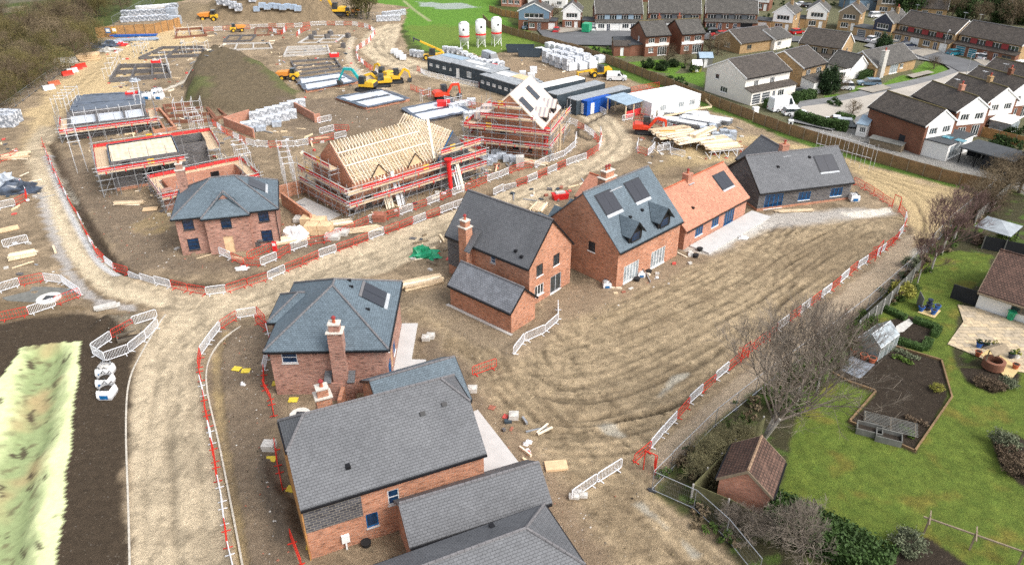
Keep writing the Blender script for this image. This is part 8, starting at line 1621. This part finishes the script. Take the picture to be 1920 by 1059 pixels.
A, B = P(1732, 1002), P(1935, 1075); t = thing('timber_trellis', 'weathered timber post and rail frame on the lower lawn', 'rail frame', A, heading(A, B)); L = (B-A).length; m = MB(); m.obox(V(-.4, 0, 1.5), V(L+.6, 0, 0), V(0, .1, 0), V(0, 0, .1)); m.build('rail', 'timber_old', t)
for i in range(3): m = MB(); x = L*i/2.3; m.box(x-.06, x+.06, .11, .23, 0, 1.75); m.build('post', 'timber_old', t); m = MB(); m.obox(V(x-.04, -.7, 1.62), V(.08, 0, 0), V(0, 1.5, 0), V(0, 0, .08)); m.build('cross_rail', 'timber_old', t)
# ------------------------------------------------------------------ vegetation
def varymat(name, c1, c2, sc=.6):
    k = N(name); oi = k.n('ObjectInfo'); v = k.coord('Object'); f = k.noise(v, sc, 3, .7); c = k.ramp(f, [(.3, c1), (.7, c2)]); k.fin(k.mix(c, k.ramp(oi.outputs['Random'], [(0, (.7, .66, .62)), (1, (1.25, 1.22, 1.1))]), 1, 'MULTIPLY'), .9, 0, .15)
varymat('wood_olive', (.10, .085, .04), (.19, .165, .07)); varymat('wood_brown', (.105, .08, .055), (.18, .145, .10)); varymat('ever', (.018, .036, .014), (.05, .085, .03)); varymat('shrub_green', (.035, .065, .018), (.085, .13, .035)); varymat('conifer', (.016, .034, .016), (.04, .07, .03))
def branches(m, p, d, L, r_, lev, k=3, up=.25, spread=.55, tips=None, thin=.012):
    q = p+d*L; m.tube(p, q, r_, 5 if lev > 2 else 3, max(thin, r_*.62))
    if lev == 0:
        if tips is not None: tips.append(q)
        return
    n = k if lev > 1 else k+1
    for i in range(n):
        e = Vector(rng.normal(size=3))*spread+d+V(0, 0, up); e.normalize(); s_ = p+d*L*random.uniform(.55, 1.0) if i < n-1 else q; branches(m, s_, e, L*random.uniform(.62, .86), max(thin, r_*.58), lev-1, k, up, spread, tips, thin)
def bare_tree(hgt, lev, k, bark, twig, r_=.16, spread=.5, stems=1, up=.25, thin=.013, trunk=.25):
    t = thing('bare_tree', '', 'tree'); m = MB(); c = MB()
    for s_ in range(stems):
        d = V(random.uniform(-.25, .25)*(stems > 1)*1.6, random.uniform(-.25, .25)*(stems > 1)*1.6, 1).normalized(); a = V(0, 0, -.1); L = hgt*trunk; m.tube(a, a+d*L, r_, 7, r_*.8)
        for i in range(k+1): e = (d+Vector(rng.normal(size=3))*.45+V(0, 0, .3)).normalized(); branches(c, a+d*L*random.uniform(.75, 1), e, hgt*.28, r_*.6, lev, k, up, spread, None, thin)
    m.build('trunk', bark, t); c.build('crown', twig, t); return t
def bush(rx, rz, n, mat, s_=.16, clump=24, name='shrub', cat='shrub', trunk=True, twigs=0):
    t = thing(name, '', cat); m = MB(); leafcloud(m, (0, 0, rz*.95), (rx, rx, rz), n, s_, clump); m.build('foliage', mat, t)
    m = MB(); [m.tube((0, 0, -.1), (random.uniform(-.5, .5)*rx, random.uniform(-.5, .5)*rx, rz*1.2), .05+.02*rx, 5, .03) for _ in range(5)]; m.build('stem', 'bark', t); return t
def twiggy(hgt, rx, n, bark, twig, s_=.5):
    t = thing('bare_tree', '', 'tree'); m = MB(); m.tube((0, 0, -.1), (0, 0, hgt*.5), .22, 6, .12); m.build('trunk', bark, t); c = MB()
    for i in range(9): e = (Vector(rng.normal(size=3))*.6+V(0, 0, .8)).normalized(); branches(c, V(0, 0, hgt*random.uniform(.15, .5)), e, hgt*.26, .1, 2, 3, .2, .6, None, .03)
    leafcloud(c, (0, 0, hgt*.56), (rx, rx, hgt*.46), n, s_, 40, .07); c.build('crown', twig, t); return t
PT = {}
def put(key, mk, u, v, label, group=None, rot=None, sc=1., z=0.):
    p = P(u, v); zz = max(0, gz(p.x, p.y))+z if abs(gz(p.x, p.y)) < 3 else z
    if key not in PT: PT[key] = mk(); o = PT[key]
    else: o = dup(PT[key])
    place(o, (p.x, p.y, zz), random.uniform(0, 6.28) if rot is None else rot, sc); o['label'] = label
    if group: o['group'] = group
    elif 'group' in o: del o['group']
    return o
# wood at the left
spots = []
for row, (a, b, n) in enumerate((((-40, 232), (192, 84), 9), ((-60, 190), (170, 62), 9), ((-80, 150), (150, 44), 8), ((-40, 100), (200, 30), 8), ((-30, 70), (260, 16), 8))):
    for i in range(n): k_ = (i+.5*(row % 2))/n; spots.append((a[0]+(b[0]-a[0])*k_+random.uniform(-8, 8), a[1]+(b[1]-a[1])*k_+random.uniform(-3, 3), row, i))
rows_ = ['row along the mesh fence', 'second row behind the mesh fence', 'third row into the wood', 'fourth row into the wood', 'rearmost row of the wood']
for u, v, row, i in spots:
    kk = (i*7+row*3) % 4; put('wood%d' % kk, lambda: twiggy(7.5, 4.2, 5200, 'bark', ('wood_olive', 'wood_brown', 'wood_olive', 'wood_brown')[kk], .42), u, v, '%s bare brown tree from the left in the %s' % (nth(i), rows_[row]), 'bare trees of the left wood', None, random.uniform(.75, 1.1))
# big bare trees on the boundary
put('big', lambda: bare_tree(12.0, 5, 3, 'bark_pale', 'twig_pale', .17, .42, 3, .30, .009, .30), 1428, 828, 'large pale many stemmed bare tree on the boundary left of the greenhouse')
put('big2', lambda: bare_tree(9.5, 5, 3, 'bark_pale', 'twig', .13, .42, 1, .30, .009, .32), 1490, 770, 'tall bare tree leaning behind the large pale tree', sc=1.0); put('big2', None, 1530, 740, 'bare tree nearest the grey slate square on the boundary', sc=.9)
put('birch', lambda: bare_tree(7.5, 5, 3, 'bark_pale', 'twig_red', .13, .40, 1, .35, .011, .35), 1745, 510, 'purple twigged birch with a pale trunk beside the grey garden fence'); put('birch', None, 1765, 478, 'purple twigged birch second from the fence end, below the gazebo', sc=.95); put('birch', None, 1788, 452, 'purple twigged birch nearest the gazebo', sc=.9); put('birch', None, 1720, 530, 'purple twigged birch lowest along the grey fence', sc=.7)
for i, (u, v, s_) in enumerate([(1840, 390, 1.0), (1868, 370, 1.1), (1890, 352, 1.2), (1856, 400, .8), (1910, 362, 1.1), (1930, 330, 1.2)]): put('brownshrub', lambda: twiggy(4.0, 2.6, 2600, 'bark', 'wood_brown', .3), u, v, '%s brown leafless shrub from the bottom at the upper right boundary corner' % nth([1, 2, 3, 0, 4, 5][i]), 'brown shrubs at the right boundary corner', None, s_)
for i, (u, v, s_) in enumerate([(1330, 872, 1.0), (1352, 850, .9), (1312, 892, .8), (1388, 842, .9)]): put('paleshrub', lambda: bare_tree(3.4, 4, 3, 'twig_pale', 'twig_green', .05, .7, 6, .1, .009, .12), u, v, '%s pale twiggy shrub from the left behind the brick shed fence' % nth([1, 2, 0, 3][i]), 'pale twiggy shrubs by the shed', None, s_)
for i, (u, v, s_) in enumerate([(1405, 1010, .75), (1375, 990, .6)]): put('paleshrub2', lambda: bare_tree(4.2, 4, 3, 'twig_pale', 'twig_pale', .05, .6, 5, .15, .007, .12), u, v, '%s pale bare shrub below the brick shed' % ('right', 'left')[i], 'pale bare shrubs below the shed', None, s_)
put('paleshrub2', None, 1500, 1035, 'wide pale bare shrub growing through the clipped hedge at the bottom', None, None, 1.15)
for i, (u, v, s_) in enumerate([(1580, 655, .5), (1600, 632, .5), (1620, 612, .45), (1552, 682, .55), (1470, 762, .6), (1510, 715, .55), (1380, 830, .5)]): put('low', lambda: bush(1.6, 1.0, 1600, 'shrub_green', .12), u, v, '%s low green bush along the boundary fence' % nth([4, 5, 6, 3, 1, 2, 0][i])+' counted from the shed', 'low bushes along the boundary', None, s_*1.8)
def hedge(name, label, pts, w_, hgt, mat, dens=520, s_=.09, cat='hedge'):
    q = [P(u, v) for u, v in pts]; m = MB(); o0 = q[0]
    for a, b in zip(q[:-1], q[1:]):
        d = b-a; L = d.length; d.normalize(); nn = V(-d.y, d.x, 0); m.obox(a-o0-nn*w_*.42, d*L, nn*w_*.84, V(0, 0, hgt*.86)); n = int(L*dens*(w_+2*hgt)/2.5)
        for _ in range(1):
            t_ = rng.uniform(0, L, n); x = rng.uniform(-1, 1, n); z = rng.uniform(0, 1, n); f = rng.uniform(0, 1, n) < w_/(w_+2*hgt); x = np.where(f, x, np.sign(x))*w_/2*(1+.12*rng.normal(size=n)); z = np.where(f, 1, z)*hgt*(1+.07*rng.normal(size=n))
            c = np.array(a-o0)[None]+np.array(d)[None]*t_[:, None]+np.array(nn)[None]*x[:, None]; c[:, 2] = np.maximum(z, .03); A_ = rng.normal(size=(n, 3)); A_ /= np.linalg.norm(A_, axis=1)[:, None]; B2 = np.cross(A_, rng.normal(size=(n, 3))); B2 /= np.linalg.norm(B2, axis=1)[:, None]; sz = s_*rng.uniform(.5, 1.4, (n, 1)); A_ = A_*sz; B2 = B2*sz*.6; v = np.stack([c-A_, c+B2, c+A_, c-B2], 1).reshape(-1, 3); k0 = len(m.v); m.v += [tuple(e) for e in v]; m.f += [(k0+4*i, k0+4*i+1, k0+4*i+2, k0+4*i+3) for i in range(n)]; m.m += [0]*n
    o = m.build(name, mat); o.location = o0; return tag(o, label, cat)
hedge('hedge', 'thick green clipped hedge running down from the brick shed to the bottom edge', [(1436, 968), (1530, 1010), (1660, 1085)], 2.6, 1.7, 'leaf', 420, .13)
for pts, l in (([(1655, 580), (1698, 600)], 'short clipped box hedge left of the pot fountain'), ([(1712, 602), (1758, 618), (1750, 632)], 'L shaped clipped box hedge at the lawn corner'), ([(1678, 640), (1732, 657), (1742, 640)], 'clipped box hedge between greenhouse and lawn')): hedge('box_hedge', l, pts, .7, .55, 'leaf', 800, .06)
for u, v, s_, mt, l in ((1692, 556, 1.0, 'leaf_yellow', 'round golden conifer ball by the grey garden fence'), (1878, 462, 1.15, 'leaf_bright', 'large round clipped green bush below the gazebo'), (1836, 458, .7, 'plant_brown', 'small rounded brown bush left of the large clipped bush'), (1700, 1030, .9, 'leaf_grey', 'pale variegated shrub in the bottom flower bed'), (1880, 836, .9, 'leaf_grey', 'grey green rounded shrub topmost in the right island bed'), (1888, 858, .7, 'plant_brown', 'brown heather like shrub in the right island bed'), (1905, 885, .9, 'plant_brown', 'brown grassy shrub lowest in the right island bed'), (1840, 722, .6, 'plant_brown', 'low grey shrub left in the lavender bed by the well'), (1865, 730, .6, 'plant_brown', 'low shrub in the middle of the bed by the well'), (1890, 724, .6, 'leaf_grey', 'low shrub right in the bed by the well'), (1755, 732, .45, 'leaf_yellow', 'bright yellow green low shrub at the right side of the dark bed'), (1705, 500, .8, 'leaf_grey', 'pale evergreen shrub between the fences below the birches'), (1712, 546, .5, 'leaf', 'small green shrub right of the golden conifer')):
    put('b_'+mt, lambda: bush(1.2, .85, 2600, mt, .085, 30), u, v, l, None, None, s_)
def plantrow(a, b, n, mt, label, s_=.3):
    A, B = P(*a), P(*b); m = MB()
    for i in range(n): c = A+(B-A)*((i+.5)/n)-A; leafcloud(m, (c.x+random.uniform(-.2, .2), c.y+random.uniform(-.2, .2), .15), (s_, s_, .2), 60, .1)
    o = m.build('vegetable_row', mt); o.location = A; tag(o, label, 'vegetables')
plantrow((1672, 655), (1722, 676), 7, 'leaf_grey', 'row of grey green cabbages beside the greenhouse', .4); plantrow((1672, 668), (1712, 682), 6, 'leaf_bright', 'row of bright green leaves below the cabbages'); plantrow((1690, 800), (1712, 822), 6, 'leaf_bright', 'bright seedlings under the slatted frame corner'); plantrow((1690, 780), (1740, 800), 5, 'plant_brown', 'sparse brown stalks in the lower dark bed')
# estate trees
put('conif', lambda: (lambda t: t)(bush(1.7, 2.6, 5200, 'conifer', .16, 40, 'conifer', 'tree')), 1551, 176, 'dark pointed conifer beside the people carrier', None, None, 1.1); put('conif', None, 1653, 102, 'dark conifer at the end of the yellow brick bungalow', None, None, .95); put('conif', None, 1944, 336, 'dark conifer at the right edge behind the car port', None, None, 1.3)
hedge('hedge', 'long green laurel hedge behind the estate fence', [(1492, 224), (1540, 238), (1588, 246)], 1.6, 1.5, 'leaf', 260, .16); hedge('hedge', 'tall clipped hedge beside the black low car', [(1488, 192), (1524, 184)], 1.6, 1.6, 'leaf', 260, .16); hedge('hedge', 'clipped hedge left of the camper van', [(1436, 204), (1468, 194)], 1.6, 1.4, 'leaf', 260, .16); hedge('hedge', 'low clipped hedge on the road verge before the white gabled row', [(1568, 220), (1600, 228)], 1.2, .9, 'leaf', 260, .16); hedge('hedge', 'clipped hedge beside the bungalow garage', [(1614, 150), (1632, 144)], 1.4, 1.5, 'leaf', 260, .16)
for i, (u, v, s_, kd, l) in enumerate([(1250, 121, .9, 'e1', 'bare apple tree on the lawn behind the brick houses'), (1345, 104, 1.1, 'e1', 'bare rounded tree before the low brown bungalow'), (1330, 100, .9, 'e1', 'bare bush left of the rounded bare tree'), (1284, 122, .7, 'e1', 'bare shrub by the white banded brick house'), (1750, 130, .6, 'e1', 'small bare tree on the curved lawn'), (1597, 217, .6, 'e1', 'small bare tree on the verge before the white gabled row'), (1574, 172, .7, 'e1', 'bare tree in front of the white people carrier'), (1240, 132, .8, 'e2', 'dark evergreen shrub behind the site fence'), (1215, 128, .8, 'e2', 'second evergreen shrub behind the site fence'), (1262, 126, .7, 'e2', 'third evergreen shrub beside the lawn'), (1325, 118, .6, 'e2', 'yellowish shrub beside the garden shed'), (1315, 62, .7, 'e2', 'green hedge shrub beside the far right terrace'), (1035, 40, 1.0, 'e1', 'bare tree between the far gabled houses'), (1100, 46, .8, 'e2', 'evergreen shrub left of the pale blue terrace'), (1895, 258, .7, 'e2', 'palm like dark shrub by the conservatory'), (1880, 276, .7, 'e2', 'evergreen shrub behind the black panel fence'), (1862, 282, .6, 'e2', 'second evergreen shrub behind the black panel fence')]):
    put(kd, (lambda: twiggy(5.0, 2.4, 2200, 'bark', 'wood_brown', .3)) if kd == 'e1' else (lambda: bush(1.9, 1.3, 2200, 'ever', .2)), u, v, l, None, None, s_)
back = [(1700 + 28*i, 26 + 3*i + random.uniform(-6, 4)) for i in range(9)]+[(1690+34*i, 14+2*i) for i in range(8)]
for i, (u, v) in enumerate(back): put('eb%d' % (i % 2), (lambda: bush(3.4, 3.2, 4200, 'ever', .34, 36, 'evergreen_tree', 'tree')) if i % 2 == 0 else (lambda: twiggy(7.5, 3.8, 3600, 'bark', 'wood_brown', .4)), u, v, '%s %s tree from the left in the %s belt at the top right' % (nth((i if i < 9 else i-9)//2), ('dark evergreen', 'bare brown')[i % 2], 'nearer' if i < 9 else 'farther'), 'tree belt behind the estate', None, random.uniform(.8, 1.2))
for i in range(26):
    u = 925+38*i+random.uniform(-12, 12); put('eb%d' % (i % 2), None, u, -2+random.uniform(-6, 4), '%s %s tree from the left in the far tree line above the estate roofs' % (nth(i//2), ('dark evergreen', 'bare brown')[i % 2]), 'far tree line above the estate', None, random.uniform(.8, 1.15))
put('ftree', lambda: bare_tree(9, 4, 3, 'bark', 'twig_olive', .28, .6, 3, .25, .04, .25), 690, 36, 'spreading bare tree at the head of the far road bend', None, None, 1.0); put('ftree', None, 668, 30, 'bare tree left of the spreading tree by the far road bend', None, None, .8)
# loose stones and clods, far too many to count
def scatter(name, polys, dens, smin, smax, mats, label=None):
    m = MB()
    for pts in polys:
        q = np.array(px(pts)); x0, y0 = q.min(0); x1, y1 = q.max(0); n = int((x1-x0)*(y1-y0)*dens); xs, ys = rng.uniform(x0, x1, n), rng.uniform(y0, y1, n); k_ = sdist([tuple(t) for t in q], xs, ys) > .2
        for x, y in zip(xs[k_], ys[k_]):
            s_ = smin+(smax-smin)*rng.random()**3; z = gz(x, y); a = rng.uniform(0, 6.28); c, s2 = math.cos(a)*s_, math.sin(a)*s_; e = rng.uniform(.5, 1.0)
            m.add([(x-c, y-s2, z-.02), (x+s2*e, y-c*e, z-.02), (x+c, y+s2, z-.02), (x-s2*e, y+c*e, z-.02), (x+s_*.2, y+s_*.1, z+s_*rng.uniform(.4, .9))], [(0, 1, 4), (1, 2, 4), (2, 3, 4), (3, 0, 4)], int(rng.integers(0, len(mats))))
    o = m.build(name, mats); o['kind'] = 'stuff'; return o
scatter('rubble', [[(405, 640), (490, 610), (500, 760), (520, 900), (560, 1059), (480, 1059), (430, 880)], [(930, 760), (1060, 880), (1180, 1059), (1080, 1059), (980, 900), (900, 790)], [(160, 618), (200, 590), (262, 586), (300, 612), (240, 632)], [(1090, 960), (1190, 880), (1230, 910), (1150, 980)]], 3.2, .03, .14, ['slab_stone', 'bark', 'brick_stack', 'soil', 'concrete', 'bark'])
scatter('rubble', [[(120, 300), (190, 350), (320, 400), (335, 480), (460, 500), (455, 515), (250, 500), (190, 440)], [(520, 195), (760, 185), (740, 225), (600, 260)], [(1040, 545), (1160, 545), (1300, 480), (1290, 520), (1100, 610)], [(480, 470), (640, 435), (850, 362), (650, 455)]], 1.2, .05, .2, ['slab_stone', 'bark', 'brick_stack', 'bark', 'concrete', 'bark'])
scatter('clods', [[(960, 690), (1060, 610), (1240, 530), (1440, 440), (1680, 410), (1600, 510), (1450, 640), (1330, 740), (1215, 850), (1050, 880)], [(1200, 930), (1400, 1090), (1200, 1090), (1090, 980)]], 1.1, .04, .17, ['clod_a', 'clod_b'])
def strips(name, lines, n, hgt, mat, s_, wide):
    m = MB(); o0 = P(*lines[0][0])
    for a, b in lines:
        A, B = P(*a), P(*b)
        for i in range(max(2, int((B-A).length*n))):
            c = A+(B-A)*random.random()-o0; h_ = hgt*random.uniform(.35, 1.1); leafcloud(m, (c.x+random.uniform(-wide, wide), c.y+random.uniform(-wide, wide), h_*.5), (h_*.8, h_*.8, h_*.6), int(90*h_/s_*.35), s_, 7)
    o = m.build(name, mat); o.location = o0; struct(o, 'stuff')
strips('shrubbery', [((1108, 92), (1150, 112)), ((1205, 134), (1300, 176)), ((1262, 126), (1318, 140)), ((1330, 80), (1400, 88)), ((1440, 82), (1490, 98)), ((1570, 140), (1632, 152)), ((1600, 64), (1670, 70)), ((1780, 66), (1900, 88)), ((1835, 262), (1925, 290)), ((1400, 34), (1480, 42)), ((1010, 48), (1110, 50)), ((1440, 10), (1700, 8)), ((1545, 205), (1580, 196)), ((1215, 40), (1330, 40)), ((1890, 245), (1925, 255))], .30, 1.6, 'ever', .22, 1.2)
strips('undergrowth', [((1240, 905), (1340, 815)), ((1345, 812), (1450, 722)), ((1455, 720), (1560, 645)), ((1562, 645), (1640, 585)), ((1645, 580), (1712, 512)), ((1715, 512), (1800, 430)), ((1790, 432), (1880, 350)), ((1290, 945), (1400, 1050))], .8, .75, 'shrub_green', .10, .9)
strips('bramble', [((1250, 905), (1380, 795)), ((1380, 795), (1560, 650)), ((1560, 650), (1720, 520)), ((1705, 525), (1885, 352)), ((1780, 440), (1895, 345)), ((1300, 960), (1420, 1070))], .8, .9, 'wood_brown', .13, 1.0)
def litter(polys, n):
    m = MB(); mats = ['timber_pale', 'timber', 'slab_stone', 'wrap_white', 'block_grey', 'galv', 'brick_stack', 'red_white', 'hut_grey', 'timber_old']
    for pts, k_ in polys:
        q = np.array(px(pts)); x0, y0 = q.min(0); x1, y1 = q.max(0); c = 0
        while c < k_*n:
            x, y = rng.uniform(x0, x1), rng.uniform(y0, y1)
            if sdist([tuple(t) for t in q], np.array([x]), np.array([y]))[0] < 0: continue
            c += 1; t = rng.integers(0, 10) if rng.random() < .8 else rng.integers(0, 3); L = rng.uniform(.3, 2.6) if t in (0, 1, 5, 9) else rng.uniform(.2, .8); w_ = rng.uniform(.1, .25) if t in (0, 1, 5, 9) else rng.uniform(.2, .6); a = rng.uniform(0, 3.14); e = V(math.cos(a), math.sin(a), rng.uniform(-.05, .05)); f = V(-e.y, e.x, 0); z = gz(x, y); m.obox(V(x, y, z), e*L, f*w_, V(0, 0, rng.uniform(.05, .3)), int(t))
    o = m.build('debris', mats); struct(o, 'stuff')
litter([([(130, 270), (300, 400), (330, 480), (470, 500), (330, 330), (480, 300), (420, 240), (300, 190), (130, 200)], 3.2), ([(0, 250), (60, 300), (90, 430), (140, 540), (0, 560)], .5), ([(200, 60), (420, 50), (440, 110), (330, 190), (200, 170)], 2.4), ([(470, 50), (680, 60), (680, 130), (760, 180), (560, 190), (520, 130)], 1.8), ([(500, 380), (640, 300), (560, 290), (420, 250), (600, 240), (650, 430), (560, 470)], .9), ([(660, 430), (880, 350), (1000, 300), (1060, 260), (930, 310), (700, 415)], 1.0), ([(1180, 240), (1400, 240), (1380, 300), (1200, 310)], .7), ([(760, 440), (850, 430), (840, 520), (780, 500)], .3), ([(900, 380), (1100, 330), (1160, 345), (1020, 400)], .4), ([(1140, 540), (1300, 470), (1310, 490), (1160, 560)], .2), ([(740, 100), (1000, 90), (1090, 140), (900, 160)], .5), ([(880, 740), (1000, 800), (1080, 930), (1010, 900)], .2)], 70)
